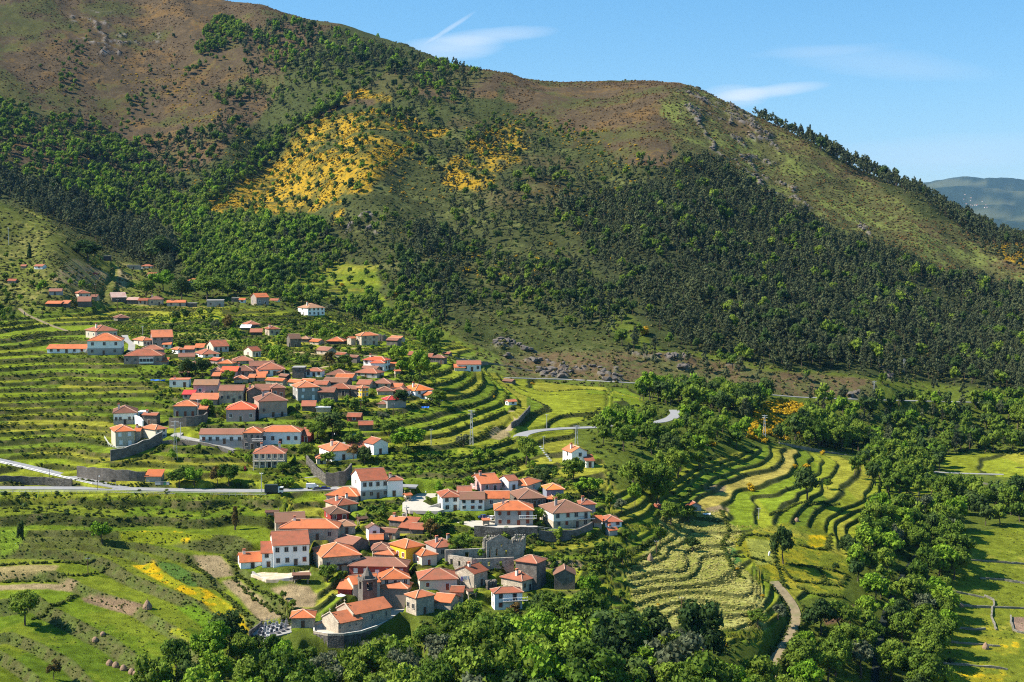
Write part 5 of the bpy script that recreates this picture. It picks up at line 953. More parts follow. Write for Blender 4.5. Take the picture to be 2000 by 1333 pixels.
def prism(name, poly, z1, z0_, m, kind='structure'):
    b = MB(); P_ = [tuple(p) for p in poly]
    if sum(a[0] * c[1] - c[0] * a[1] for a, c in zip(P_, P_[1:] + P_[:1])) < 0: P_ = P_[::-1]
    b.quad([(x, y, z1) for x, y in P_], 0)
    for a, c in zip(P_, P_[1:] + P_[:1]): b.quad([(*a, z0_), (*c, z0_), (*c, z1), (*a, z1)], 1 if isinstance(m, tuple) else 0)
    o = b.build(name, [MT[k] for k in (m if isinstance(m, tuple) else (m,))]); return tag(o, kind=kind)
prism("plaza", PLAZA[0], PLAZA[1] + .1, PLAZA[1] - 1, 'paving'); prism("terrace", HOUSETERR[0], HOUSETERR[1] + .06, HOUSETERR[1] - 4, 'paving'); prism("yard", YARD[0], YARD[1] + .02, YARD[1] - 2, 'sand')
rv = smooth_path([(1790, 1080), (1760, 1120), (1738, 1160), (1722, 1200), (1712, 1250), (1704, 1300), (1700, 1345)]); rv[:, 2] -= .2
ribbon("river", rv, 4.5, 'water', .3)

# ================================================================= houses
roots = [house(h) for h in HS]
HB = np.array([(616, 690, 1160, 1264, 409), (690, 812, 1160, 1240, 428), (562, 618, 1190, 1224, 412), (494, 572, 1205, 1238, 412), (868, 1030, 1060, 1124, 440), (470, 500, 1100, 1150, 430), (490, 606, 1110, 1148, 440)] + [(h['px'][0] - 3, h['px'][1] + 3, h['px'][2] - h['hp'] * 1.0 - 5 - 6 * (h['y'] < 560), h['px'][2] - 1, h['c'][1]) for h in HS])
for h in HS:                                     # the hidden side of a house also counts
    pass

# ---------------------------------------------------------------- stone walls
def wallstrip(pts, hgt, label, m='dstone', th=.6, name="stone_wall", cap=None, base=None, group=None, drop=2.0):
    q = smooth_path(pts, 2.5, 2) if base is None else np.array([onplane(*p, base) for p in pts]); b = MB(); n = len(q)
    jit = .22 if m in ('palestone', 'drystone') and hgt < 2 else .05; zt_ = q[:, 2] + hgt * (1 + np.array([rnd.uniform(-jit, jit) * 1.6 for _ in range(n)]))
    if hgt < 1.2: q[:, :2] += np.array([[rnd.uniform(-.35, .35), rnd.uniform(-.35, .35)] for _ in range(n)])
    for i in range(n - 1):
        d = q[i + 1][:2] - q[i][:2]; d /= np.linalg.norm(d) + 1e-9; nn = np.array((-d[1], d[0])) * th; a0, a1 = q[i][:2], q[i + 1][:2]; b0, b1 = a0 + nn, a1 + nn
        z0_, z1 = q[i][2] - drop, q[i + 1][2] - drop; t0, t1 = zt_[i], zt_[i + 1]
        b.quad([(*a0, z0_), (*a1, z1), (*a1, t1), (*a0, t0)]); b.quad([(*b1, z1), (*b0, z0_), (*b0, t0), (*b1, t1)]); b.quad([(*a0, t0), (*a1, t1), (*b1, t1), (*b0, t0)], 1 if cap else 0)
        if i == 0: b.quad([(*b0, z0_), (*a0, z0_), (*a0, t0), (*b0, t0)])
        if i == n - 2: b.quad([(*a1, z1), (*b1, z1), (*b1, t1), (*a1, t1)])
    return tag(b.build(name, [MT[m]] + ([MT[cap]] if cap else [])), label, "wall", group)
WALLS = [([(211, 880), (213, 908), (216, 906)], 1, None)]
wallstrip([(216, 904), (245, 897), (280, 886), (318, 868)], 4.6, "tall dark retaining wall under the cream shuttered house", cap='concrete')
wallstrip([(150, 931), (200, 936), (250, 940), (284, 942)], 3.8, "long dark stone wall behind the grey roadside shed")
wallstrip([(-20, 944), (40, 944), (90, 947), (140, 950)], 2.6, "low stone wall between the two roads at the fork", m='drystone')
wallstrip([(330, 835), (348, 836), (395, 834), (406, 826)], 4.2, "dark stone wall holding up the three-door house")
wallstrip([(316, 870), (345, 866), (385, 870), (430, 880), (456, 890)], 1.6, "curved stone parapet wall below the lane bend", cap='concrete')
wallstrip([(598, 908), (618, 932), (636, 946)], 3.4, "rough slanting wall beside the lane below the garden house", m='drystone')
wallstrip([(636, 947), (676, 946), (688, 930)], 4.4, "square dark granite retaining wall at the lane mouth")
wallstrip([(926, 1052), (985, 1054), (1050, 1054)], 4.2, "long grey retaining wall under the balcony house terrace", m='drystone', cap='concrete')
wallstrip([(1052, 1054), (1100, 1055), (1135, 1050), (1158, 1036)], 3.0, "curved dark stone wall under the long-balcony house garden")
wallstrip([(786, 1016), (815, 1012), (845, 1000), (868, 992)], 2.2, "sloping pale wall along the lower side of the plaza", m='grey', cap='concrete')
wallstrip([(492, 1128), (520, 1145), (572, 1141), (574, 1137)], 1.8, "concrete wall round the sandy yard of the big white house", m='grey', cap='concrete')
wallstrip([(1000, 838), (1012, 834), (1022, 822), (1036, 806)], 3.0, "tall dry stone wall beside the farm track", m='drystone')
wallstrip([(878, 700), (960, 712), (1040, 726)], 1.0, "thin dry stone wall above the farmhouse meadow", m='palestone')
wallstrip([(250, 820), (262, 824), (278, 836)], 3.2, "white sloping ramp wall below the white annex", m='white')
for pts, lb in (([(1892, 1096), (1950, 1099), (2010, 1104)], "uppermost pale dry stone wall across the river meadow"), ([(1915, 1131), (1960, 1134), (2010, 1143)], "dry stone wall second down across the river meadow"),
                ([(1794, 1147), (1850, 1154), (1890, 1162), (1922, 1169)], "pale stone wall running from the river trees into the meadow"), ([(1872, 1184), (1930, 1188), (2010, 1190)], "straight stone wall beside the lone haystack in the river meadow"),
                ([(1922, 1166), (1940, 1172), (1934, 1205), (1944, 1232)], "winding stone wall running downhill through the river meadow"), ([(1854, 1226), (1890, 1231), (1924, 1231)], "short pale stone wall beside the river trees"),
                ([(1857, 1256), (1905, 1260), (1953, 1264)], "stone wall passing the pointed haystack in the river meadow"), ([(1844, 1298), (1900, 1302), (1970, 1310)], "lowest pale stone wall of the river meadow"),
                ([(1972, 1204), (1978, 1236), (2010, 1240)], "stone wall round the ploughed plot in the river meadow"), ([(1905, 945), (1950, 948), (1995, 950)], "stone wall in the meadow below the far side road"),
                ([(1700, 900), (1640, 888), (1520, 866)], "stone wall along the top of the eastern terraces")):
    wallstrip(pts, .65, lb, m='palestone', th=.6)
# ---------------------------------------------------------------- the church, its tower and the churchyard
def solid(name, h, label, cat): h.update(kind=name, label=label); return h
def church():
    hn = dict(CHH); hn.update(roof='g', rc='o', wm='stone', win='0x1', side=0, ex='-', kind='church', label='')
    z_ = hn['z']; W_, D, H = hn['W'], hn['D'], hn['H']; root = empty("church", (*hn['c'], z_), hn['yaw'], label="granite church with long orange gable roof on its walled platform", cat="church"); pit = .5; x, y = W_ / 2, D / 2
    def block(x0, x1, y0, y1, Hh, wn, rn):
        b = MB(); ym = (y0 + y1) / 2; t_ = Hh + (y1 - y0) / 2 * pit
        b.box(x0, x1, y0, y1, -3, Hh, 0)
        for sx in (x0, x1): b.quad([(sx, y0, Hh), (sx, y1, Hh), (sx, ym, t_)][::(1 if sx == x1 else -1)], 0)
        w = b.build(wn, MT['stone'], root); r = MB(); o = .35; e = Hh - o * pit + .06
        for sg in (-1, 1):
            yo = y0 - o if sg < 0 else y1 + o; p = [(x0 - .02, yo, e), (x1 + .3, yo, e), (x1 + .3, ym, t_ + .08), (x0 - .02, ym, t_ + .08)]
            r.quad(p[::-sg] if sg > 0 else p, 0, [(q[0], q[1]) for q in (p[::-sg] if sg > 0 else p)]); r.quad([(q[0], q[1], q[2] - .18) for q in p], 0)
            r.quad([(x0, yo, e - .18), (x1 + .3, yo, e - .18), (x1 + .3, yo, e), (x0, yo, e)], 0)
        r.build(rn, MT['o'], root); g = MB()         # stone gable copings with a cross
        for sg in (-1, 1): g.bar((x0 - .05, ym + sg * ((y1 - y0) / 2 + .3), Hh + .05), (x0 - .05, ym, t_ + .3), .24, 0, 4)
        g.bar((x0 - .05, ym, t_ + .2), (x0 - .05, ym, t_ + 1.5), .1); g.bar((x0 - .05, ym - .4, t_ + 1.1), (x0 - .05, ym + .4, t_ + 1.1), .09)
        for sg in (-1, 1): g.bar((x0 - .05, ym + sg * ((y1 - y0) / 2), Hh), (x0 - .05, ym + sg * ((y1 - y0) / 2), Hh + 1.3), .2, 0, 4, .05)
        g.build("gable_coping", MT['stone'], root)
    block(-x, x, -y, y, H, "nave_wall", "nave_roof")
    sw = 7.2; block(-x - 6.0, -x + 2.2, -y - 1.2, y - 1.4, H * .72, "chancel_wall", "chancel_roof")
    for k, u in enumerate((-4.6, -1.2, 1.0)): link("window", window_mesh(.5, .5, 'pane', 'frame'), root, (-x + u - .8, -y - 1.21, 1.7))
    for k, u in enumerate((-2, 3)): link("window", window_mesh(.6, 1.4, 'pane', 'frame'), root, (u + 2, -y - .01, 2.2))
    return hn
CH = church()
def platform():
    b = MB(); P_ = [tuple(p) for p in CHP]
    if sum(a[0] * c[1] - c[0] * a[1] for a, c in zip(P_, P_[1:] + P_[:1])) < 0: P_ = P_[::-1]
    z1 = CH['z'] + .02; n = len(P_); ctr = np.mean(P_, 0)
    b.quad([(x, y, z1) for x, y in P_], 0)
    for a, c in zip(P_, P_[1:] + P_[:1]): b.quad([(*a, z1 - 11), (*c, z1 - 11), (*c, z1), (*a, z1)], 1)
    o = b.build("church_platform", [MT['paving'], MT['drystone']]); tag(o, kind='structure')
    w = MB()
    for a, c in list(zip(P_, P_[1:] + P_[:1])):
        a = np.array(a); c = np.array(c)
        if (a[1] + c[1]) / 2 > ctr[1] + 2: continue
        d = (c - a) / np.linalg.norm(c - a); nn = np.array((-d[1], d[0])) * .35; q = [(*a, z1), (*c, z1), (*(c + nn), z1), (*(a + nn), z1)]
        t_ = [(p[0], p[1], z1 + .75) for p in q]; w.quad([q[0], q[1], t_[1], t_[0]], 0); w.quad([q[2], q[3], t_[3], t_[2]], 0); w.quad(t_, 1)
    tag(w.build("parapet", [MT['stone'], MT['cream2']]), "low pale parapet curving round the church platform", "wall")
platform()
def bell_tower():
    p = hit(718, 1170); k = p[1] / F; root = empty("bell_tower", p, R(25), label="dark granite bell tower with pointed spire and four pinnacles behind the church", cat="tower")
    w = 15 * k; zb = 36 * k; zt_ = 1170 - 1132; H1 = 20 * k; H2 = 40 * k; b = MB(); b.box(-w, w, -w, w, -4, H1, 0); b.build("tower_shaft", MT['dstone'], root)
    b = MB()
    for sx in (-1, 1):
        for sy in (-1, 1): b.box(min(sx * w, sx * w * .42), max(sx * w, sx * w * .42), min(sy * w, sy * w * .42), max(sy * w, sy * w * .42), H1, H2 - .6, 0)
    b.box(-w, w, -w, w, H2 - .6, H2, 0); b.box(-w - .25, w + .25, -w - .25, w + .25, H2, H2 + .35, 0); b.build("belfry", MT['dstone'], root)
    b = MB(); b.bar((0, 0, H1 + .6), (0, 0, H1 + 1.5), .55, 0, 10, .2); b.build("bell", MT['iron'], root)
    b = MB(); b.box(-w * .6, w * .6, -w * .6, w * .6, H2 + .35, H2 + 1.3, 0); b.bar((0, 0, H2 + 1.3), (0, 0, H2 + 25 * k), w * .72, 0, 8, .08); b.build("spire", MT['dstone'], root)
    for sx in (-1, 1):
        for sy in (-1, 1): q = MB(); q.bar((sx * w * .9, sy * w * .9, H2 + .35), (sx * w * .9, sy * w * .9, H2 + 9 * k), .38, 0, 6, .05); q.build("pinnacle", MT['dstone'], root)
bell_tower()
def cemetery():
    q = [(488, 1244), (512, 1222), (540, 1212), (568, 1207), (570, 1236), (540, 1248), (515, 1262)]; w, z = CEM; prism("cemetery_floor", w, z + .05, z - 1.5, 'concrete')
    for a, b_ in ((0, 3),): wallstrip(q[a:b_ + 1], 1.3, "dark wall along the upper side of the cemetery", m='drystone', base=z, th=.4)
    b = MB(); n = 0
    for r in range(5):
        for c in range(7):
            px = 508 + c * 8.4 + r * 1.5; py = 1250 - r * 6.4 - c * 3.4
            if not (496 < px < 566): continue
            p = onplane(px + rnd.uniform(-1.5, 1.5), py + rnd.uniform(-1, 1), z); root = empty("tomb", (p[0], p[1], z + .05), R(rnd.uniform(20, 40)), label="low marble grave slab with upright headstone inside the walled cemetery", cat="grave", group="graves in the cemetery")
            m = rnd.choice(('marble', 'marble', 'granite', 'granite')); s = MB(); s.box(-.45, .45, -1, 1, 0, .45); s.build("slab", MT[m], root)
            s = MB(); s.box(-.42, .42, .8, 1.0, .452, rnd.uniform(1.1, 1.6)); s.bar((0, .9, 1.2), (0, .9, 2.1), .06); s.bar((-.28, .9, 1.8), (.28, .9, 1.8), .055); s.build("headstone", MT[rnd.choice(('marble', 'granite', m))], root)
cemetery()

# ---------------------------------------------------------------- the ruined manor with battlements
def ruin():
    z = hit(935, 1112)[2]
    def strip(name, a, b_, hgt, label_parts, th=.7, openings=(), merlons=0, gable=0, parent=None):
        pa, pb = np.array(a[:2]), np.array(b_[:2]); z_ = (a[2] + b_[2]) / 2; L_ = np.linalg.norm(pb - pa); ang = math.atan2(pb[1] - pa[1], pb[0] - pa[0]); b = MB()
        xs = [0]; 
        for (o0, o1, s0, s1) in openings:
            o0 *= L_; o1 *= L_; b.box(xs[-1], o0, 0, th, -4, hgt, 0); b.box(o0, o1, 0, th, -4, s0, 0); b.box(o0, o1, 0, th, s1, hgt, 0); xs.append(o1)
        b.box(xs[-1], L_, 0, th, -4, hgt, 0)
        if gable: b.quad([(0, 0, hgt), (L_, 0, hgt), (L_ * .5, 0, hgt + gable)], 0); b.quad([(L_, th, hgt), (0, th, hgt), (L_ * .5, th, hgt + gable)], 0); b.quad([(0, 0, hgt), (L_ * .5, 0, hgt + gable), (L_ * .5, th, hgt + gable), (0, th, hgt)], 1); b.quad([(L_ * .5, 0, hgt + gable), (L_, 0, hgt), (L_, th, hgt), (L_ * .5, th, hgt + gable)], 1)
        for i in range(merlons):
            u = (i + .25) / merlons * L_; b.box(u, u + L_ / merlons * .5, .003, th - .003, hgt, hgt + .95, 0)
        o = b.build(name, [MT['lichen'], MT['drystone']], parent); o.location = (pa[0], pa[1], z_); o.rotation_euler = (0, 0, ang); return o
    root = empty("ruined_manor", (0, 0, 0), label="roofless granite manor ruin with empty windows and battlemented tower walls", cat="ruin")
    P = lambda x, y: hit(x, y)
    A, B_, C_, D_ = P(869, 1102), P(921, 1120), P(1004, 1112), P(946, 1090)
    strip("ruin_wall", A, B_, 4.0, 0, openings=((.2, .3, .4, 2.8), (.5, .58, .9, 2.6), (.8, .87, .9, 2.6)), parent=root)
    strip("ruin_wall", B_, C_, 4.2, 0, openings=((.15, .24, 1.6, 3.2), (.38, .44, 1.6, 3.2), (.66, .72, 1.6, 3.2)), parent=root); strip("ruin_wall", D_, A, 4.0, 0, openings=((.4, .5, 1.2, 3),), parent=root)
    strip("ruin_gable", P(950, 1096), P(1000, 1091), 6.0, 0, openings=((.1, .17, .8, 3.6), (.36, .45, 1.2, 3.6), (.56, .62, 4.2, 5.2), (.74, .82, 1.4, 3)), gable=2.2, parent=root)
    for q, hh, n in (((P(998, 1091), P(1022, 1087), P(1027, 1079), P(1004, 1079)), 5.0, 5), ((P(943, 1090), P(958, 1088), P(974, 1082), P(948, 1080)), 5.0, 5)):
        for a, b_ in zip(q, q[1:] + q[:1]): strip("battlement_wall", a, b_, hh, 0, merlons=n, th=.6, parent=root)
ruin()

# ---------------------------------------------------------------- granaries on legs
def granary(px, by, wpx, hpx, yaw, roofm, wallm, label):
    p = hit(px, by); k = p[1] / F; W_ = wpx * k; D = 1.9; H = hpx * k; root = empty("granary", (p[0], p[1], float(gz(p[0], p[1])) if False else p[2]), R(yaw), label=label, cat="granary")
    for sx in (-.8, .8):
        for sy in (-.7, .7): b = MB(); b.bar((sx * W_ / 2, sy * D / 2, -.6), (sx * W_ / 2, sy * D / 2, H * .32), .17, 0, 5, .14); b.box(sx * W_ / 2 - .3, sx * W_ / 2 + .3, sy * D / 2 - .3, sy * D / 2 + .3, H * .32, H * .32 + .12); b.build("leg", MT['stone'], root)
    b = MB(); z0_ = H * .32 + .122; b.box(-W_ / 2, W_ / 2, -D / 2, D / 2, z0_, H * .8, 0)
    n = int(W_ / .28)
    for i in range(n): x = -W_ / 2 + (i + .5) * W_ / n; b.box(x - .07, x + .07, -D / 2 - .05, -D / 2 - .002, z0_ + .12, H * .8 - .1, 1)
    b.build("slatted_box", [MT[wallm], MT['wood' if wallm != 'stone' else 'dstone']], root)
    hh = dict(W=W_, D=D, H=H * .8, roof='g', rc=roofm, y=999); roof_parts(hh, root)
    b = MB()
    for sx in (-1, 1): b.bar((sx * W_ / 2, 0, H * .8 + .5), (sx * W_ / 2, 0, H * .8 + 1.35), .07); b.bar((sx * W_ / 2, -.25, H * .8 + 1.1), (sx * W_ / 2, .25, H * .8 + 1.1), .06)
    b.build("cross_finial", MT['stone'], root)
granary(589, 1138, 32, 22, 4, 'd', 'dark', "dark wooden granary on stone legs beside the sandy yard")
granary(532, 1012, 24, 17, 4, 'd', 'stone', "grey stone granary on legs alone at the meadow edge")
granary(921, 1166, 18, 18, 20, 'd', 'stone', "small mossy granary below the stone shed with red gable roof")
granary(796, 975, 12, 12, 30, 'o', 'stone', "little red-roofed granary beside the plaza wall")
granary(707, 1021, 18, 12, 30, 'd', 'wood', "brown wooden granary between the dark red house and the roof cluster")
granary(949, 1030, 13, 20, 6, 'o', 'stone', "slim granary with orange roof standing on the pale terrace")
granary(776, 736, 10, 15, 20, 'o', 'stone', "stone granary with crosses below the big bright trees")
granary(360, 734, 18, 9, 5, 'd', 'dark', "dark granary half hidden in the vine terraces")

# ---------------------------------------------------------------- haystacks
def haystack(px, by, wpx, hpx, label, group=None, pole=True):
    p = hit(px, by); k = p[1] / F; r = wpx * k / 2; H = hpx * k; root = empty("haystack", (p[0], p[1], float(gz(p[0], p[1]))), rnd.uniform(0, 6), label=label, cat="haystack", group=group); b = MB(); n = 14
    pr = [(1.0, -.1), (1.04, .12), (.98, .3), (.78, .52), (.5, .74), (.22, .92), (.05, 1.0)] if pole else [(1, -.1), (1.05, .2), (.95, .45), (.7, .72), (.35, .92), (.04, 1)]
    g = [[(a * r * math.cos(2 * math.pi * i / n) * (1 + rnd.uniform(-.06, .06)), a * r * math.sin(2 * math.pi * i / n) * (1 + rnd.uniform(-.06, .06)), z * H) for i in range(n)] for a, z in pr]
    for u, v in zip(g[:-1], g[1:]):
        for i in range(n): b.quad([u[i], u[(i + 1) % n], v[(i + 1) % n], v[i]])
    b.build("stack", MT['hay'], root)
    if pole: q = MB(); q.bar((0, 0, H * .9), (0, 0, H * 1.22), .07); q.build("pole", MT['wood'], root)
haystack(288, 1194, 18, 18, "tall pointed brown haystack alone beside the bare strip of soil")
haystack(186, 1249, 12, 9, "rounded haystack, larger of the pair by the grassy bank", pole=False); haystack(201, 1246, 11, 7, "rounded haystack, smaller of the pair by the grassy bank", pole=False)
for i, (x, y) in enumerate(((214, 1294), (226, 1297), (241, 1302), (257, 1308), (266, 1312))):
    haystack(x, y, 14, 11, ("small rounded haystack at the upper end of the row of five", "second small haystack in the row of five", "middle haystack in the row of five", "fourth haystack in the row of five", "lowest haystack at the lower end of the row of five")[i], "row of small haystacks", False)
haystack(1877, 1185, 11, 8, "rounded haystack beside the straight stone wall in the river meadow", pole=False); haystack(1925, 1267, 13, 13, "pointed haystack in the river meadow"); haystack(1270, 1096, 12, 15, "conical haystack on top of the dry grass terraces"); haystack(1556, 1016, 9, 8, "small haystack on the eastern terraces by the hedge", pole=False)

# ---------------------------------------------------------------- poles, lattice masts, lamps
def pole(px, by, hpx, label, kind='wood', name="utility_pole"):
    p = hit(px, by); H = hpx * p[1] / F; root = empty(name, (p[0], p[1], float(gz(p[0], p[1]))), R(rnd.uniform(-20, 20)), label=label, cat="lamp" if kind == 'lamp' else "mast" if kind == 'lattice' else "pole")
    if kind == 'lattice':
        b = MB(); w0, w1 = .65, .2; n = max(4, int(H / 2)); c = lambda t: [(sx * (w0 + (w1 - w0) * t), sy * (w0 + (w1 - w0) * t), t * H) for sx, sy in ((-1, -1), (1, -1), (1, 1), (-1, 1))]
        for i in range(n):
            A, B_ = c(i / n), c((i + 1) / n)
            for j in range(4): b.bar(A[j], B_[j], .065, 0, 4); b.bar(A[j], B_[(j + 1) % 4], .035, 0, 4)
        b.build("lattice_tower", MT['metal'], root); b = MB()
        for z in (.88, .97): b.bar((-1.4, 0, H * z), (1.4, 0, H * z), .09, 0, 4)
        b.build("cross_arm", MT['metal'], root); return
    if kind == 'lamp':
        b = MB(); b.bar((0, 0, -.3), (0, 0, H), .09, 0, 6, .06); b.bar((0, 0, H), (.7, 0, H + .1), .05); b.build("post", MT['iron'], root); b = MB(); b.bar((.7, 0, H + .05), (.7, 0, H - .45), .1, 0, 6, .22); b.build("lamp_head", MT['wframe'], root); return
    b = MB(); b.bar((0, 0, -.4), (0, 0, H), .16, 0, 6, .11); b.build("post", MT['metal' if kind == 'concrete' else 'wood'], root)
    b = MB(); b.bar((-.8, 0, H * .95), (.8, 0, H * .95), .06, 0, 4)
    for s in (-.7, 0, .7): b.bar((s, 0, H * .95), (s, 0, H * .95 + .3), .06)
    b.build("cross_arm", MT['metal'], root)
for a in ((921, 868, 70, "tall steel lattice mast among the round meadow terraces", 'lattice', "lattice_mast"), (343, 898, 78, "slender steel lattice mast in front of the lane bend", 'lattice', "lattice_mast"), (1126, 872, 40, "steel lattice mast behind the white chalet", 'lattice', "lattice_mast"),
          (1765, 727, 26, "small lattice mast high in the pine wood", 'lattice', "lattice_mast"), (1493, 854, 44, "lattice mast in front of the yellow broom thicket", 'lattice', "lattice_mast"), (1707, 781, 38, "lattice mast against the quarried rock face", 'lattice', "lattice_mast"),
          (353, 861, 34, "concrete pole at the lane bend beside the lattice mast", 'concrete'), (842, 872, 32, "pole in the meadow by the bright chestnut tree", 'concrete'), (1068, 834, 28, "pole above the main road curve", 'concrete'), (1270, 824, 27, "pole where the main road passes the woods", 'concrete'), (1062, 880, 26, "pole beside the white-blocked road", 'concrete'),
          (17, 478, 34, "pole high on the far grassy hillside", 'concrete'), (230, 614, 29, "pole below the rusty roofed barns", 'wood'), (279, 657, 20, "pole above the steep concrete lane", 'concrete'), (187, 594, 34, "pole in front of the brown lean shed", 'wood'), (387, 813, 34, "pole between the three-door house and the carport", 'concrete'), (705, 803, 20, "pole beside the narrow village lane", 'wood'), (768, 814, 26, "pole in the vineyard below the shiny red roof", 'wood'), (511, 966, 40, "concrete pole by the roadside truck", 'concrete'),
          (1282, 1082, 28, "thin pole at the corner of the dry grass terraces", 'wood'), (1331, 1196, 32, "lone pole standing in the dry grass terraces", 'wood'), (1482, 1012, 22, "pale pole on the eastern terrace meadow", 'concrete'), (172, 1122, 34, "pole at the corner of the hay strips", 'wood'), (705, 1096, 22, "cross-shaped pole before the brown gabled barn", 'wood'),
          (191, 962, 30, "street lamp on the main road by the fork", 'lamp', "street_lamp"), (97, 940, 24, "street lamp on the rising side road", 'lamp', "street_lamp"), (650, 866, 22, "street lamp on the lane above the garden house", 'lamp', "street_lamp"), (828, 974, 20, "street lamp on the paved plaza", 'lamp', "street_lamp"), (924, 938, 22, "street lamp behind the pink house", 'lamp', "street_lamp")):
    pole(*a)
p = hit(794, 1018); root = empty("stone_cross", p, R(15), label="pale stone cross on a stepped base at the plaza corner", cat="cross")
b = MB(); b.box(-1, 1, -1, 1, -.5, .4); b.box(-.6, .6, -.6, .6, .4, .9); b.build("pedestal", MT['cream2'], root); b = MB(); b.bar((0, 0, .9), (0, 0, 5.6), .24, 0, 6, .18); b.bar((-1.0, 0, 4.7), (1.0, 0, 4.7), .18); b.build("cross_shaft", MT['cream2'], root)
# white blocks along the road, railings
for i in range(8):
    t = i / 7; p = hit(1055 + 20 * t, 876 + 27 * t); b = MB(); b.box(-.45, .45, -.3, .3, -.4, .75); b.box(-.5, .5, -.35, .35, .75, .85); o = b.build("guard_block", MT['white']); o.location = p; tag(o, "white guard block in the line along the road below the white chalet", "bollard", "white guard blocks along the road")
def railing(pts, label, hgt=1.0, m='metal', dz=0):
    q = smooth_path(pts, 2.2, 1); b = MB(); r = empty("railing", q[0], label=label, cat="railing"); q = q - q[0]; 
    for a, c in zip(q[:-1], q[1:]):
        for z in (hgt, hgt * .5): b.bar(a + (0, 0, z + dz), c + (0, 0, z + dz), .045, 0, 4)
    b.build("rail", MT[m], r)
    for a in q: b = MB(); b.bar(a + (0, 0, -.3), a + (0, 0, hgt + dz), .05, 0, 4); b.build("post", MT[m], r)
railing([(0, 963), (200, 964), (400, 968), (520, 969)], "long thin railing along the lower edge of the main road"); railing([(0, 906), (60, 920), (130, 937), (180, 948)], "thin railing along the rising side road"); railing([(204, 858), (214, 874), (228, 880), (262, 878), (285, 870)], "white railing round the cream shuttered house", m='wframe', dz=.3); railing([(1050, 1034), (1092, 1040), (1130, 1038), (1156, 1030)], "thin garden railing of the long-balcony house")

# ---------------------------------------------------------------- vehicles and small things
def car(px, by, length, yaw, m, label, van=False):
    p = hit(px, by); root = empty("van" if van else "parked_car", (p[0], p[1], p[2] + .08), R(yaw), label=label, cat="van" if van else "car"); b = MB(); L_ = length / 2; w = .85
    pr = [(-L_, .45), (-L_, .95), (-L_ * .55, 1.0), (L_ * .45, .98), (L_ * .98, .85), (L_, .45)] if not van else [(-L_, .45), (-L_, 1.9), (L_ * .45, 1.9), (L_ * .75, 1.2), (L_, 1.0), (L_, .45)]
    for (a, za), (c, zc) in zip(pr, pr[1:] + pr[:1]): b.quad([(a, -w, za), (a, w, za), (c, w, zc), (c, -w, zc)])
    b.quad([(x, -w, z) for x, z in pr][::-1]); b.quad([(x, w, z) for x, z in pr]); b.build("body", MT[m], root)
    if not van:
        b = MB(); c0 = [(-L_ * .75, .98), (-L_ * .5, 1.42), (L_ * .2, 1.42), (L_ * .52, .97)]; k = .76
        for (a, za), (c, zc) in zip(c0[:-1], c0[1:]): b.quad([(a, -k, za), (a, k, za), (c, k, zc), (c, -k, zc)], 0 if za == zc else 1)
        b.quad([(x, -k, z) for x, z in c0][::-1], 1); b.quad([(x, k, z) for x, z in c0], 1); b.build("cabin", [MT[m], MT['pane']], root)
    for sx in (-.6, .6):
        for sy in (-1, 1): b = MB(); b.bar((sx * L_, sy * (w - .18), .32), (sx * L_, sy * (w + .03), .32), .32, 0, 10); b.build("wheel", MT['black'], root)
MT['carblue'] = plain("dark_blue_paint", (.02, .04, .16), .03, 1, rough=.3, bs=0, spec=.5); MT['carwhite'] = plain("white_car_paint", (.7, .7, .7), .03, 1, rough=.3, bs=0, spec=.5); MT['cargrey'] = plain("grey_car_paint", (.12, .13, .14), .03, 1, rough=.3, bs=0, spec=.5); MT['carred'] = plain("dark_red_car_paint", (.25, .02, .03), .03, 1, rough=.3, bs=0, spec=.5); MT['trk'] = plain("dark_green_tarp", (.035, .05, .045), .1, .5)
car(621, 959, 4.0, 8, 'cargrey', "dark grey car parked at the lane mouth"); car(634, 958, 4.0, 4, 'carblue', "dark blue car parked ahead of the grey one at the lane mouth"); car(610, 955, 4.4, 2, 'carwhite', "white van parked behind the hedge by the lane mouth", True); car(946, 1014, 4.1, 12, 'carblue', "dark blue car on the pale terrace of the balcony house"); car(186, 537, 4.0, 5, 'carred', "dark red car on the hill road verge"); car(961, 1016, 3.8, 60, 'carwhite', "white car beside the blue one on the pale terrace")
p = hit(536, 966); root = empty("truck", p + (0, 0, .1), R(2), label="truck with dark green cargo box and white cab parked on the main road", cat="truck")
b = MB(); b.box(-3.4, 1.2, -1.2, 1.2, .9, 3.5); b.build("cargo_box", MT['trk'], root); b = MB(); b.box(1.4, 3.2, -1.1, 1.1, .7, 2.6); b.build("cab", MT['carwhite'], root); b = MB(); b.box(1.9, 3.23, -1.13, -1.101, 1.6, 2.4); b.box(3.2, 3.24, -.95, .95, 1.6, 2.4); b.build("cab_window", MT['pane'], root); b = MB(); b.box(-3.4, 3.1, -.8, .8, .55, .86); b.build("chassis", MT['iron'], root)
for x in (-2.4, -1.2, 2.3):
    for sy in (-1, 1): b = MB(); b.bar((x, sy * .85, .48), (x, sy * 1.16, .48), .48, 0, 10); b.build("wheel", MT['black'], root)
for i, m in enumerate(('metal', 'metal', 'cargrey', 'green', 'metal')):
    p = hit(306 + i * 5.6, 948); root = empty("waste_bin", p + (0, 0, .05), R(-2), label=("first grey waste bin of the row by the roadside shed", "second grey waste bin of the row", "dark waste bin in the middle of the row", "green waste bin next to last in the row", "last grey waste bin, farthest from the shed")[i], cat="bin", group="waste bins by the road"); b = MB(); b.box(-.5, .5, -.4, .4, .12, 1.1); b.build("bin_body", MT[m], root); b = MB(); b.box(-.54, .54, -.44, .44, 1.1, 1.22); b.build("lid", MT['cargrey'], root)
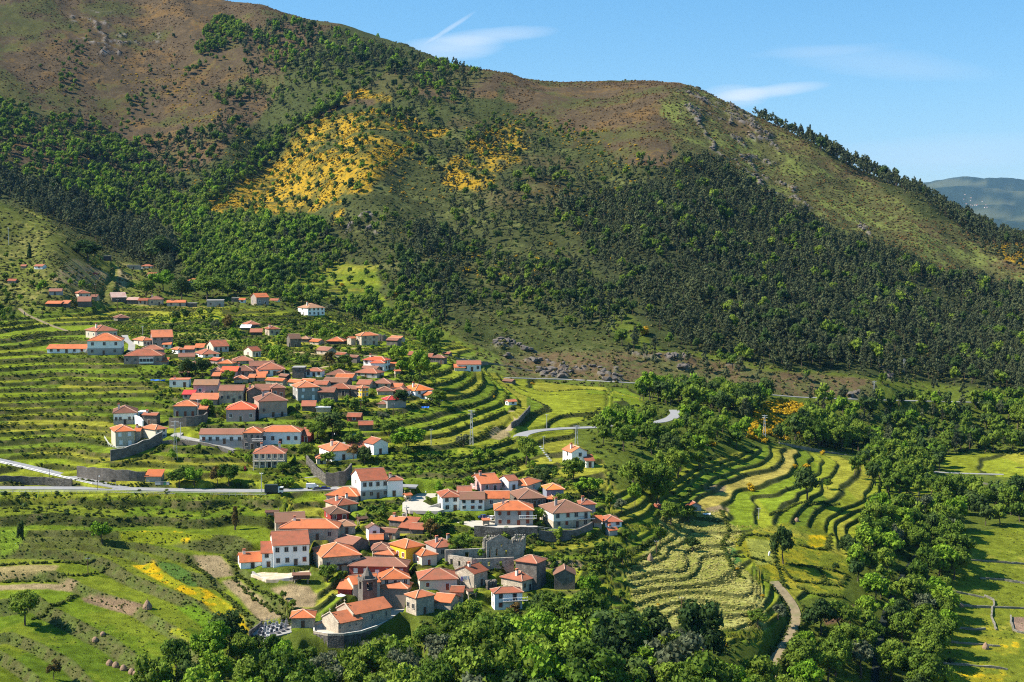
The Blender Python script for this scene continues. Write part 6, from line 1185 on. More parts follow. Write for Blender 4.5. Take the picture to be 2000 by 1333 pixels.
p = hit(222, 947); root = empty("notice_board", p, R(5), label="small roofless notice board on two legs at the road fork", cat="sign"); b = MB(); b.box(-.8, .8, -.04, .04, .9, 1.9); b.build("board", MT['dark'], root)
for s in (-.7, .7): b = MB(); b.bar((s, .1, -.3), (s, .1, 1.9), .06); b.build("leg", MT['metal'], root)
p = hit(666, 1176); root = empty("parasol", p, label="white garden parasol in the vegetable plot by the bell tower", cat="parasol"); b = MB(); b.bar((0, 0, 0), (0, 0, 2.4), .04); b.build("pole", MT['metal'], root); b = MB(); b.bar((0, 0, 2.0), (0, 0, 2.55), 1.5, 0, 8, .03); b.build("canopy", MT['white'], root)
for px, py, w, d, m, lb in ((831, 800, 3.2, 2, 'blue', "bright blue tarpaulin over a woodpile on the vineyard slope"), (1163, 1019, 4, 2, 'blue', "dark blue tarpaulin beside the orange lean-to"), (309, 747, 6.5, 1.6, 'blue', "blue pool cover strip beside the flat-roofed bungalow"), (1380, 1009, 3, 1.4, 'z', "white plastic sheet roll by the field barn")):
    p = hit(px, py); b = MB(); n = 6
    for i in range(n):
        for j in range(3):
            f = lambda a, c: ((a / n - .5) * w, (c / 3 - .5) * d, 1.2 + .18 * math.sin(a * 2.1 + c) + (0 if 0 < c < 3 else -.35)); b.quad([f(i, j), f(i + 1, j), f(i + 1, j + 1), f(i, j + 1)])
    for sx in (-.45, .45): b.bar((sx * w, 0, -.6), (sx * w, 0, 1.0), .06)
    o = b.build("tarpaulin", MT[m]); o.location = p; tag(o, lb, "tarpaulin")
p = hit(913, 1146); root = empty("clothes_line", p, R(20), label="washing line with white and lilac laundry in front of the white-gabled house", cat="laundry")
for s in (-2.2, 2.2): b = MB(); b.bar((s, 0, 0), (s, 0, 3.4), .05); b.build("post", MT['metal'], root)
b = MB(); b.bar((-2.2, 0, 3.35), (2.2, 0, 3.35), .025); b.build("line", MT['metal'], root)
for i in range(6): x = -1.9 + i * .75; b = MB(); hh = rnd.uniform(.9, 1.6); b.quad([(x - .33, -.02, 3.33), (x + .33, -.02, 3.33), (x + .31, .05, 3.33 - hh), (x - .3, -.1, 3.33 - hh)]); b.quad([(x - .33, -.04, 3.33), (x + .33, -.04, 3.33), (x + .31, .03, 3.33 - hh), (x - .3, -.12, 3.33 - hh)][::-1]); b.build("hung_sheet", MT['pur' if i in (0, 4) else 'white'], root)

# people: one skinned body each
def person(px, by, label, bend, top, legs, yaw):
    p = hit(px, by); J = [(0, 0, .95), (0, 0 - .10 * bend, 1.15), (0, -.32 * bend, 1.42), (0, -.42 * bend, 1.55), (0, -.5 * bend, 1.68 - .1 * bend), (-.19, -.3 * bend, 1.40), (-.26, -.35 * bend - .05, 1.12), (-.22, -.5 * bend - .15, .90), (.19, -.3 * bend, 1.40), (.26, -.35 * bend - .05, 1.12), (.22, -.5 * bend - .15, .90), (-.1, 0, .9), (-.12, -.05, .48), (-.13, 0, .06), (-.13, -.16, .03), (.1, 0, .9), (.13, .05, .48), (.16, .1, .06), (.16, -.06, .03), (0, -.53 * bend - .01, 1.80 - .14 * bend)]
    E = [(0, 1), (1, 2), (2, 3), (3, 4), (4, 19), (2, 5), (5, 6), (6, 7), (2, 8), (8, 9), (9, 10), (0, 11), (11, 12), (12, 13), (13, 14), (0, 15), (15, 16), (16, 17), (17, 18)]
    rad = [.15, .15, .16, .06, .10, .065, .05, .04, .065, .05, .04, .10, .07, .05, .04, .10, .07, .05, .04, .09]
    me = bpy.data.meshes.new("person"); me.from_pydata(J, E, []); 
    sk = me.skin_vertices[0] if me.skin_vertices else None
    o = link("person", me, None, (p[0], p[1], float(gz(p[0], p[1]))), R(yaw)); md = o.modifiers.new("skin", 'SKIN'); 
    if not me.skin_vertices: 
        import bmesh
        bm = bmesh.new(); bm.from_mesh(me); ly = bm.verts.layers.skin.verify()
        for v, r_ in zip(bm.verts, rad): v[ly].radius = (r_, r_)
        bm.verts.ensure_lookup_table(); bm.verts[0][ly].use_root = True; bm.to_mesh(me); bm.free()
    o.modifiers.new("smooth", 'SUBSURF').levels = 1; o.modifiers["smooth"].render_levels = 1
    me.materials.append(MT[top]); tag(o, label, "person")
    b = MB(); b.box(-.17, .17, -.13, .13, .5, .97); 
    q = MB(); q.bar((-.11, 0, .93), (-.125, -.05, .1), .115, 0, 7, .075); q.bar((.11, 0, .93), (.15, .08, .1), .115, 0, 7, .075); q.build("trousers", MT[legs], o)
    q = MB(); c = J[4]; q.bar((c[0], c[1], c[2] + .09), (c[0], c[1], c[2] + .2), .13, 0, 8, .09); q.build("hat", MT['hay'], o)
person(1502, 1086, "person in a white shirt bending over the yellow-green crop field", .8, 'white', 'denim', 30)
person(48, 615, "person in dark clothes walking on the narrow hillside path", .1, 'denim', 'denim', -60)

# ---------------------------------------------------------------- far village on the blue hills
for i in range(14):
    px = 1876 + 52 * rnd.random(); py = 396 + (px - 1882) * .2 + rnd.uniform(-7, 7); p = hit(px, py); b = MB(); w, d, e = rnd.uniform(5, 9), rnd.uniform(5, 8), rnd.uniform(4, 7); b.box(-w, w, -d, d, -8, e, 0)
    for sg in (-1, 1): b.quad([(-w - 1, sg * (d + 1), e), (w + 1, sg * (d + 1), e), (w + 1, 0, e + d * .5), (-w - 1, 0, e + d * .5)], 1)
    for sx in (-w, w): b.quad([(sx, -d, e), (sx, d, e), (sx, 0, e + d * .45)], 0)
    o = b.build("house", [MT['cream'], MT['r']]); o.location = (p[0], p[1], float(gz(p[0], p[1])) + 1); o.rotation_euler = (0, 0, rnd.uniform(-.5, .5)); tag(o, "tiny white house of the far village on the hazy blue hills", "house", "houses of the far village")
# ================================================================= vegetation
EL = (Z - CAMZ) / gy; CUM = np.maximum.accumulate(EL, 0)
def seen(x, y, z, tol=.0006): return (z - CAMZ) / y >= gv(CUM, x, y * .992) - tol
def cand(n, y0, y1, seed, ulim=.46):
    g = np.random.default_rng(seed); y = np.sqrt(g.random(n) * (y1 * y1 - y0 * y0) + y0 * y0); u = (g.random(n) * 2 - 1) * ulim; x = u * y; z = gz(x, y); px, py = project(x, y, z); return x, y, z, px, py, g
def hides_house(px, py, w, hgt, y, soft=.55):    # would this plant stand in front of a wall or roof?
    bad = np.zeros(px.shape, bool)
    for a, c, t_, b_, yy in HB: bad |= (y < yy) & (px + w * soft > a) & (px - w * soft < c) & (py - hgt > t_ - 400) & (py - hgt < b_ - 2) & (py > t_ + 2)
    return bad
RPX = []
for (n_, w_, m_, q_), k in zip(RP, range(99)):
    if k in (8,): continue
    X_, Y_ = project(q_[:, 0], q_[:, 1], q_[:, 2]); RPX += [(a, b, c) for a, b, c in zip(X_, Y_, q_[:, 1]) if not (k == 4 and 1105 < a < 1300)]
for poly, z_ in (PLAZA, HOUSETERR, YARD):
    c_ = poly.mean(0)
    for v in list(poly) + [c_]: X_, Y_ = project(np.array([v[0]]), np.array([v[1]]), z_); RPX.append((X_[0], Y_[0], v[1]))
RPX = np.array(RPX)
def fit(px, py, w, hgt, y, soft=.5):               # the tallest a tree may grow without covering a wall or roof behind it
    hgt = hgt.copy()
    for a, c, t_, b_, yy in HB:
        k = (y < yy) & (px + w * soft > a) & (px - w * soft < c) & (py > t_ + 2); hgt[k] = np.minimum(hgt[k], py[k] - b_ + 1)
    return hgt
def hides_road(px, py, w, hgt, y):
    bad = np.zeros(px.shape, bool)
    for a, b, c in RPX[::2]: bad |= (y < c) & (np.abs(px - a) < w * .5) & (b < py) & (b > py - hgt)
    return bad
def thin(x, y, r):                               # keep plants at least r metres apart
    grid = {}; keep = []
    for i in range(len(x)):
        ri = r[i]; k = (int(x[i] // 6), int(y[i] // 6)); ok = True; m = int(ri // 6) + 1
        for a in range(k[0] - m, k[0] + m + 1):
            for b in range(k[1] - m, k[1] + m + 1):
                for j in grid.get((a, b), ()):
                    if (x[i] - x[j]) ** 2 + (y[i] - y[j]) ** 2 < (.5 * (ri + r[j])) ** 2: ok = False; break
                if not ok: break
            if not ok: break
        if ok: grid.setdefault(k, []).append(i); keep.append(i)
    return np.array(keep, int)

# ---- single trees that can be picked out in the photograph: column, base row, crown width, height (pixels)
SINGLE = [
 (49, 1219, 66, 68, 'oak', "large round dark-green tree casting a shadow on the lower meadow"), (199, 1062, 40, 42, 'fresh', "small bright green tree in the flowery meadow strip"), (459, 1038, 26, 46, 'snag', "pollarded dark tree with tufted top in the meadow"), (1530, 1102, 46, 80, 'dark', "tall dark tree standing alone beside the green field strips"),
 (1576, 978, 58, 66, 'dark', "broad dark conical tree on the eastern terraces"), (797, 884, 70, 50, 'fresh', "broad bright chestnut tree in the meadow above the plaza"), (779, 712, 36, 36, 'fresh', "bright green rounded tree at the upper edge of the village"), (820, 752, 44, 66, 'fresh', "tall bright green tree beside the vivid red-roofed house"), (785, 730, 26, 26, 'fresh', "small bright tree between the two big bright ones"),
 (171, 512, 62, 44, 'dark', "round dark tree beside the top of the hill road"), (57, 506, 10, 30, 'cypress', "slim dark cypress on the far grassy hillside"), (314, 522, 62, 56, 'dark', "big dark tree clump where the hill road meets the woods"), (1028, 908, 44, 54, 'oak', "dark round oak beside the main road below the curve"), (1325, 935, 54, 56, 'oak', "round green tree at the edge of the middle wood"),
 (1284, 980, 72, 84, 'oak', "largest tree of the middle wood, spreading dull green crown"), (1240, 990, 28, 42, 'fresh', "slender bright green tree at the foot of the middle wood"), (1214, 1003, 30, 28, 'olive', "grey-green olive tree behind the last village house"), (905, 872, 30, 26, 'olive', "grey olive tree beside the steel lattice mast"), (845, 700, 22, 22, 'dark', "dark bush-like tree above the slatted barn"),
 (748, 828, 26, 22, 'olive', "pale olive tree under the vineyard"), (404, 806, 30, 30, 'fresh', "round fresh tree beside the orange annex and carport"), (447, 748, 24, 22, 'oak', "round green tree among the orange sheds"), (395, 735, 36, 40, 'dark', "dark tree in front of the western pinkish house"), (366, 740, 40, 38, 'dark', "dark tree cluster above the white bungalow"), (643, 722, 34, 34, 'bronze', "brownish tree in the middle of the upper gardens"), (672, 722, 26, 26, 'oak', "small green tree next to the brownish garden tree"),
 (542, 706, 36, 28, 'fresh', "flat-topped bright tree beside the cream gabled house"), (455, 668, 26, 28, 'fresh', "pale green tree above the cream gabled house"), (450, 650, 30, 30, 'bronze', "brownish tree beside the white sheet-metal lean-to"), (421, 646, 18, 22, 'olive', "grey-green tree left of the brownish one on the upper terraces"), (612, 655, 30, 30, 'oak', "dark green tree on the wooded bank"), (640, 615, 24, 22, 'olive', "silvery blossoming tree behind the lone white house"),
 (318, 568, 46, 40, 'fresh', "bright green tree group beside the hill road sheds"), (355, 590, 40, 46, 'dark', "dark round tree above the terraces by the orange roof"), (405, 585, 66, 44, 'oak', "wide olive-green tree hiding the orange-roofed house"), (445, 580, 34, 32, 'oak', "green tree at the end of the upper barn row"), (285, 580, 30, 34, 'oak', "green tree standing behind the rusty barns"),
 (425, 950, 30, 34, 'bronze', "yellow-bronze tree by the roadside garden"), (447, 948, 44, 40, 'oak', "dark green garden tree next to the bronze one"), (477, 918, 10, 11, 'flowerbush', "dark pink flowering bush beside the stone villa"), (380, 945, 44, 34, 'fresh', "bushy bright tree above the waste bins"), (350, 948, 40, 34, 'oak', "green tree behind the waste bins"), (552, 925, 28, 24, 'oak', "small garden tree in front of the stone villa"), (560, 950, 30, 24, 'fresh', "light green bush-tree above the truck"),
 (640, 908, 28, 24, 'oak', "small round tree in the garden of the orange-roofed white house"), (690, 900, 30, 30, 'bronze', "brownish garden tree beside the white house wall"), (712, 905, 26, 34, 'dark', "narrow dark tree between the white house and the bungalow"), (650, 850, 64, 44, 'dark', "large dark tree mass below the grey house with white doors"), (620, 858, 46, 36, 'oak', "green tree at the lane above the long terrace house"), (690, 872, 40, 34, 'oak', "green tree leaning over the narrow lane"), (596, 896, 30, 30, 'oak', "green tree below the red wooden lean-to"), (640, 800, 36, 24, 'fresh', "light bushy tree below the dark stone barn"),
 (760, 850, 34, 30, 'oak', "green tree at the lower end of the vineyard"), (778, 796, 36, 34, 'dark', "dark tree beside the orange gabled wing"), (858, 795, 40, 32, 'oak', "green tree near the pale red-edged shed"), (640, 1138, 42, 36, 'oak', "leafy tree in the garden below the square stone house"), (668, 1132, 24, 24, 'oak', "small tree beside the carport garden"), (570, 1192, 18, 20, 'oak', "small fruit tree on the brown plot"), (553, 1172, 12, 18, 'oak', "thin young tree between the two brown plots"), (848, 1040, 44, 40, 'fresh', "leafy fig-like tree below the plaza wall"), (842, 1052, 34, 34, 'bronze', "olive-brown tree in front of the leafy one below the plaza"), (900, 1082, 44, 40, 'oak', "green tree mass behind the ruined manor"), (880, 1070, 36, 30, 'fresh', "bright shrubby tree between the chimneyed house and the ruin"),
 (830, 1240, 56, 50, 'oak', "dark round tree below the tall gorge-edge house"), (1004, 1212, 36, 36, 'bronze', "bare-topped grey-brown tree in front of the white balcony house"), (1148, 1165, 46, 44, 'fresh', "bright green tree beside the derelict barn"), (1120, 940, 40, 44, 'oak', "green tree in front of the white chalet"), (1100, 1000, 46, 50, 'oak', "leafy tree behind the blue-grey house"), (1060, 950, 40, 36, 'dark', "dark pointed tree group behind the plaza row"), (1150, 970, 50, 40, 'fresh', "bushy light tree above the end of the village"), (1290, 1065, 26, 34, 'oak', "small tree at the top of the dry grass terraces"), (1352, 1075, 30, 30, 'dark', "dark little tree on the slope above the dry terraces"), (1345, 1020, 34, 34, 'oak', "tree beside the grey field barn"), (1310, 1025, 46, 44, 'oak', "tree between the two field barns"), (1632, 1116, 16, 18, 'dark', "small dark tree in the lower meadow near the river"), (1616, 955, 20, 20, 'oak', "small flat-topped tree beside the dark conical one"), (1480, 1225, 40, 34, 'oak', "green tree at the foot of the dry terraces"), (1520, 1210, 34, 34, 'olive', "pale tree beside the earth track"), (105, 1328, 30, 36, 'bronze', "dark reddish bush-tree in the lowest meadow"), (38, 1075, 16, 60, 'dark', "narrow ivy-covered tree between the terraces"),
]
for px, by, wp, hp_, kd, lb in SINGLE:
    p = hit(px, by); k = p[1] / F
    plant(kd, {'cypress': 'cypress_tree', 'olive': 'olive_tree', 'flowerbush': 'flowering_bush'}.get(kd, 'leafy_tree'), p[0], p[1], wp * k * 1.08, hp_ * k * 1.05, lb, 'bush' if kd == 'flowerbush' else 'tree')
BROOMS = [(1063, 0)]
for i, (px, by, w, lb) in enumerate(((1466, 957, 22, "yellow broom bush on the hedge below the bare plot"), (1553, 913, 14, "yellow broom bush on top of the eastern terraces"), (1572, 916, 18, "yellow broom bush beside the other one above the dark conical tree"), (1394, 872, 20, "tall yellow broom bush by the middle wood"), (1440, 1114, 10, "small yellow broom bush at the edge of the crop strips"), (1489, 1166, 10, "yellow broom bush above the earth track"), (1416, 1264, 14, "yellow broom bush in the scrub below the dry terraces"), (1264, 920, 14, "yellow broom bush behind the white chalet"), (668, 560, 12, "yellow broom bush on the little upper terraces"), (774, 583, 22, "wide yellow broom bush under the pine slope"), (965, 777, 8, "small yellow broom bush by the field hut"), (1608, 890, 12, "yellow broom bush at the top wall of the eastern terraces"), (1040, 750, 9, "little yellow broom bush near the far road"), (1262, 655, 22, "yellow broom on the rocks of the spur foot"), (1075, 480, 10, "lone yellow broom on the middle spur"), (910, 530, 18, "yellow broom at the pine edge of the gully"), (1150, 570, 8, "tiny yellow broom among the spur scrub"), (1285, 1185, 8, "tiny yellow broom beside the lone terrace pole"))):
    p = hit(px, by); k = p[1] / F; plant('broombush', 'broom_bush', p[0], p[1], w * k, w * k * .85, lb, 'bush')

# ---- woods
WOODS = [  # name, polygons, spacing m, kinds, heights, seed, label stem
 ('p1', [[(1090, 400), (1200, 400), (1340, 310), (1420, 335), (1500, 385), (1640, 460), (1760, 500), (1850, 545), (2300, 640), (2300, 790), (1780, 740), (1560, 720), (1420, 700), (1300, 670), (1240, 600), (1190, 540), (1130, 470)]], 6.0, {'pine': .88, 'oak': .06, 'dark': .06}, (9, 14), "pine in the dense dark wood covering the spur above the valley road"),
 ('p1b', [[(1650, 740), (2300, 760), (2300, 800), (1700, 780)], [(1180, 630), (1320, 680), (1560, 720), (1600, 762), (1330, 745), (1200, 700)]], 13, {'pine': .85, 'oak': .15}, (8, 13), "pine on the thin rocky slope just above the valley road"),
 ('p2', [[(870, 380), (1000, 350), (1130, 470), (1240, 600), (1180, 640), (1080, 590), (980, 560), (900, 480)], [(950, 230), (1150, 330), (1340, 310), (1200, 400), (1000, 340)], [(740, 210), (900, 190), (960, 230), (1000, 340), (880, 380), (800, 300)], [(960, 380), (1120, 420), (1200, 380), (1340, 290), (1250, 420), (1150, 520)]], 9.5, {'pine': .7, 'dark': .14, 'oak': .16}, (7, 12), "scattered pine on the scrubby middle spur"),
 ('p2b', [[(780, 460), (870, 430), (900, 520), (900, 600), (870, 650), (810, 600), (780, 540)], [(1050, 520), (1140, 500), (1240, 600), (1200, 660), (1120, 640)]], 9, {'pine': .8, 'dark': .2}, (9, 14), "pine in the dark strip beside the gully"),
 ('p3', [[(-60, 330), (0, 345), (110, 380), (200, 425), (300, 455), (345, 500), (330, 545), (250, 510), (160, 455), (80, 425), (0, 392), (-60, 380)]], 7.5, {'pine': 1}, (13, 19), "tall dark pine on the crest of the near hill"),
 ('p4', [[(470, 70), (560, 45), (640, 62), (760, 100), (940, 150), (900, 190), (820, 190), (740, 130), (640, 120), (600, 190), (540, 220), (470, 130)]], 10, {'pine': .62, 'dark': .18, 'fresh': .2}, (9, 15), "pine near the mountain crest"),
 ('p4b', [[(420, 190), (560, 110), (610, 180), (690, 180), (560, 265), (430, 300)], [(300, 270), (430, 250), (540, 290), (440, 370), (330, 380), (200, 330)], [(590, 110), (760, 120), (920, 185), (960, 230), (840, 215), (720, 192), (610, 235)]], 9.5, {'pine': .62, 'oak': .3, 'dark': .08}, (8, 13), "pine on the upper mountain face"),
 ('sky', [[(1455, 200), (1520, 240), (1700, 325), (1800, 372), (2300, 480), (2300, 560), (1930, 470), (1830, 420), (1780, 392), (1600, 300), (1480, 236)]], 9, {'pine': .95, 'dark': .05}, (12, 18), "pine along the skyline ridge"),
 ('sky2', [[(1830, 390), (1930, 430), (2300, 480), (2300, 620), (1960, 520), (1880, 470)]], 9, {'pine': 1}, (10, 15), "pine on the far shoulder of the spur"),
 ('o1', [[(-60, 150), (60, 230), (160, 230), (270, 290), (340, 370), (400, 420), (380, 470), (260, 430), (130, 380), (-60, 350)]], 7, {'oak': .5, 'fresh': .24, 'dark': .06, 'pine': .2}, (7, 12), "oak in the wood on the mountain foot"),
 ('o2', [[(380, 380), (560, 260), (600, 200), (660, 170), (690, 190), (560, 275), (520, 330), (430, 385), (400, 430), (640, 450), (660, 470), (700, 500), (640, 525), (500, 540), (400, 500)]], 6.8, {'oak': .6, 'fresh': .22, 'dark': .06, 'pine': .12}, (8, 13), "oak in the wood below the yellow broom slope"),
 ('o3', [[(330, 470), (480, 500), (640, 530), (560, 560), (640, 600), (700, 600), (790, 610), (770, 560), (800, 520), (870, 620), (850, 690), (800, 660), (720, 640), (640, 600), (520, 600), (380, 560)]], 8, {'oak': .75, 'fresh': .15, 'dark': .1}, (7, 12), "leafy tree in the gully behind the village"),
 ('o3b', [[(560, 530), (700, 510), (790, 560), (790, 640), (690, 610), (560, 600)]], 14, {'oak': .8, 'fresh': .2}, (5, 9), "small tree on the little upper terraces behind the village"),
 ('gully', [[(640, 430), (760, 420), (880, 470), (1050, 520), (1130, 560), (1190, 640), (1010, 660), (920, 660), (860, 640), (760, 560)]], 9.5, {'oak': .4, 'pine': .42, 'dark': .18}, (5, 10), "tree on the scrubby foot of the middle spur"),
 ('broomtrees', [[(720, 190), (560, 270), (390, 395), (560, 425), (700, 400), (870, 260)]], 13, {'oak': .6, 'dark': .25, 'fresh': .15}, (4, 8), "small tree standing in the yellow broom"),
 ('v1', [[(560, 800), (690, 790), (725, 830), (705, 868), (640, 872), (570, 840)]], 6.5, {'oak': .6, 'dark': .25, 'fresh': .15}, (4, 8), "leafy tree in the steep orchard below the crowded houses"),
 ('v2', [[(340, 600), (640, 640), (850, 690), (860, 780), (760, 860), (1080, 900), (1180, 960), (1220, 1060), (1130, 1170), (880, 1180), (760, 1060), (620, 940), (500, 950), (330, 940), (300, 780)]], 12, {'oak': .6, 'fresh': .25, 'dark': .15}, (3, 6), "garden tree between the village houses"),
 ('lh', [[(-60, 490), (60, 520), (190, 560), (190, 600), (60, 640), (-60, 640)]], 11, {'oak': .7, 'fresh': .2, 'dark': .1}, (3, 6), "small tree dotted over the near hillside"),
 ('o4', [[(380, 105), (400, 60), (435, 35), (478, 62), (470, 90), (430, 100), (395, 112)]], 6.5, {'oak': .85, 'fresh': .15}, (8, 12), "leafy tree in the copse high on the mountain"),
 ('o5', [[(250, 200), (330, 170), (420, 120), (395, 112), (330, 180), (290, 230), (200, 300)], [(140, 80), (180, 60), (150, 150), (140, 190), (110, 200)], [(880, 300), (960, 220), (1120, 240), (1190, 280), (1120, 270), (1000, 250)]], 10, {'oak': .8, 'dark': .2}, (6, 9), "small tree in a hollow of the heath"),
 ('o6', [[(1230, 780), (1330, 765), (1480, 780), (1620, 790), (1760, 790), (2300, 800), (2300, 880), (1840, 885), (1700, 890), (1520, 865), (1400, 800), (1330, 790)]], 7.5, {'oak': .5, 'dark': .22, 'fresh': .08, 'pine': .2}, (9, 15), "tree in the dark wood under the valley road"),
 ('o7', [[(1135, 850), (1180, 830), (1300, 830), (1340, 800), (1400, 830), (1500, 862), (1400, 890), (1330, 960), (1340, 1000), (1300, 1010), (1220, 960), (1290, 900), (1180, 890)]], 9, {'oak': .7, 'fresh': .2, 'dark': .1}, (7, 12), "leafy tree in the middle wood"),
 ('o8', [[(1700, 895), (1830, 890), (1850, 960), (1780, 985), (1700, 950), (1660, 930)], [(1850, 960), (1920, 950), (2300, 980), (2300, 1040), (1900, 1030), (1840, 1060), (1830, 1000)]], 8, {'oak': .7, 'dark': .2, 'fresh': .1}, (8, 13), "leafy tree in the wood beside the eastern terraces"),
 ('o9', [[(1650, 1090), (1720, 1010), (1800, 1010), (1870, 1060), (1870, 1130), (1790, 1130), (1720, 1140), (1665, 1140)], [(1680, 1110), (1725, 1140), (1740, 1200), (1700, 1330), (1560, 1400), (1480, 1400), (1560, 1290), (1600, 1235), (1690, 1220)], [(1765, 1150), (1850, 1165), (1850, 1250), (1820, 1400), (1730, 1400), (1740, 1260)]], 7.5, {'oak': .58, 'fresh': .22, 'dark': .08, 'olive': .12}, (9, 14), "leafy tree in the belt along the river"),
 ('o10', [[(290, 1420), (330, 1320), (420, 1275), (480, 1258), (560, 1262), (640, 1268), (720, 1262), (800, 1222), (870, 1205), (960, 1220), (1050, 1215), (1130, 1220), (1250, 1275), (1400, 1310), (1500, 1330), (1500, 1450), (300, 1450)]], 8.2, {'oak': .55, 'fresh': .28, 'dark': .1, 'olive': .07}, (11, 19), "leafy tree at the foot of the village slope"),
 ('o12', [[(720, 190), (560, 270), (390, 395), (560, 425), (700, 400), (870, 260)], [(640, 440), (1150, 300), (1280, 340), (1100, 520), (900, 640), (700, 500)], [(300, 60), (640, 60), (560, 200), (300, 330), (0, 240), (100, 60)]], 30, {'oak': .4, 'dark': .4, 'pine': .2}, (4, 8), "small lone tree on the open mountain slope"),
 ('o11', [[(1140, 1100), (1250, 1100), (1200, 1170), (1260, 1240), (1180, 1250), (1060, 1200), (1120, 1180)]], 7, {'oak': .6, 'dark': .3, 'fresh': .1}, (4, 7), "small tree on the shady slope below the last houses"),
]
BT = zone([(1462, 855), (1475, 795), (1520, 782), (1590, 795), (1570, 850), (1500, 868)])
PLN, BRD, FARP = [], [], {'pine': [], 'oak': [], 'dark': [], 'fresh': []}
for wi, (nm, polys, sp, kinds, hr, lb) in enumerate(WOODS):
    ys = [hit(min(max(a, 0), 2000), b)[1] for p in polys for a, b in p if b < 1333] or [330]
    y0, y1 = max(min(ys) * .8, 320), min(max(ys) * 1.25, 2600)
    if nm.startswith('sky'): y1 = 2300
    n = int((y1 * y1 - y0 * y0) * .46 / (sp * sp) * 1.9); x, y, z, px, py, g = cand(n, y0, y1, 200 + wi)
    qx = px + fbm(x * .03, y * .03, 55, 3) * 16; qy = py + fbm(x * .03, y * .03, 56, 3) * 10; m = np.zeros(n, bool)
    for p in polys: m |= inpoly(qx, qy, p)
    hgt = hr[0] + (hr[1] - hr[0]) * g.random(n); dn = fbm(x * .014, y * .014, 61, 3); hgt *= 1 + dn * .55
    if nm in ('p1', 'p2', 'gully', 'broomtrees', 'v2', 'p1b', 'p2b', 'p4', 'p4b', 'sky', 'o1', 'o2', 'o3'): m &= g.random(n) < np.clip((1.2 if nm == 'p1' else 1.05) + dn * 2.2 + fbm(x * .05, y * .05, 62, 2) * .6, .1, 1)
    m &= ~gv(BT, x, y); m &= (gv(built, x, y) < .2) & seen(x, y, z + hgt * .8) & (px > -260) & (px < 2290)
    i = np.where(m)[0]; h2 = fit(px[i], py[i], hgt[i] * .55 * F / y[i], hgt[i] * F / y[i], y[i]) * y[i] / F; ok = h2 > np.minimum(hgt[i] * .45, 4.5); hgt[i] = h2; i = i[ok]; i = i[~((hides_road(px[i], py[i], hgt[i] * .5 * F / y[i], hgt[i] * F / y[i], y[i]) if nm not in ('p1b', 'o6') else np.zeros(len(i), bool)))]
    i = i[thin(x[i], y[i], np.full(len(i), sp * .82))]
    ks = list(kinds); pk = g.choice(len(ks), len(i), p=np.array(list(kinds.values())) / sum(kinds.values()))
    for j, kk in zip(i, pk): (PLN if ks[kk] == 'pine' else BRD).append((hgt[j] / y[j] - (10 if not -10 < px[j] < 2010 else 0), x[j], y[j], hgt[j], ks[kk], lb, nm))
PLN.sort(key=lambda t: -t[0]); BRD.sort(key=lambda t: -t[0])
NB = 296 - len(SINGLE)
import re as _re
for lst, cut, nm in ((PLN, 296, 'pine_tree'), (BRD, NB, 'leafy_tree')):
    for k, (ap, x, y, hh, kd, lb, zn) in enumerate(lst):
        w = hh * (rnd.uniform(.54, .76) if kd == 'pine' else rnd.uniform(.72, 1.0))
        if k < cut:
            if kd != 'pine': lb = lb.replace('pine', 'leafy tree')
            else: lb = _re.sub('^(leafy tree|tree|oak|small tree)', 'dark pine', lb)
            plant(kd, 'olive_tree' if kd == 'olive' else nm, x, y, w, hh, lb, 'tree', lb.replace(' in the ', 's in the ', 1) if ' in the ' in lb else 'trees: ' + lb)
        else: FARP.setdefault('oak' if kd == 'olive' else kd, []).append((x, y, w, hh))
for kd, nm, lb in (('pine', 'pine_forest', 'far pine woods on the slopes'), ('oak', 'oak_forest', 'far green oak woods'), ('dark', 'dark_forest', 'far dark leafy woods'), ('fresh', 'young_forest', 'far light green woods')):
    A = np.array(FARP[kd]); mass(nm, TINY['far_' + kd], np.stack([A[:, 0], A[:, 1], gz(A[:, 0], A[:, 1])], 1), A[:, 2], A[:, 3], lb)

# ---- ground cover: heath and scrub on the mountains, broom, hedges and vines on the terraces
def cover(nm, form, maskarr, n, y0, y1, size, hfac, seed, label, thr=.5, lift=0.0, keep=None, hide=True, ulim=.38):
    x, y, z, px, py, g = cand(n, y0, y1, seed, ulim); m = gv(maskarr, x, y) > thr; m &= (gv(built, x, y) < .3) & seen(x, y, z + 1.0) & (px > -40) & (px < 2040) & (py < 1380)
    if keep is not None: m &= keep(x, y, px, py, g)
    i = np.where(m)[0]; s = size[0] + (size[1] - size[0]) * g.random(len(i)) ** 1.5; hh = s * (hfac[0] + (hfac[1] - hfac[0]) * g.random(len(i)))
    if hide: k = ~hides_house(px[i], py[i], s * F / y[i] * .8, (hh + lift) * F / y[i], y[i]); i, s, hh = i[k], s[k], hh[k]
    if len(i) == 0: return
    mass(nm, TINY[form], np.stack([x[i], y[i], z[i] + lift - .08 * s], 1), s, hh, label); return len(i)
print(cover("heath_cover", 'heath', HEATH | FLANK, 60000, 1100, 2300, (1.2, 3.2), (.5, .9), 301, "brown heath and gorse covering the mountain tops", hide=False, keep=lambda x, y, px, py, g: fbm(x * .02, y * .02, 21, 3) > -.15))
print(cover("scrub_cover", 'scrub', SCRUB | FLANK | BRACK | ((~HEATH) & (~cult) & (~flat) & (PY < 760)), 70000, 800, 2000, (1.0, 3.4), (.5, 1.0), 302, "green scrub covering the mountain slopes", hide=False, keep=lambda x, y, px, py, g: g.random(len(x)) < .8))
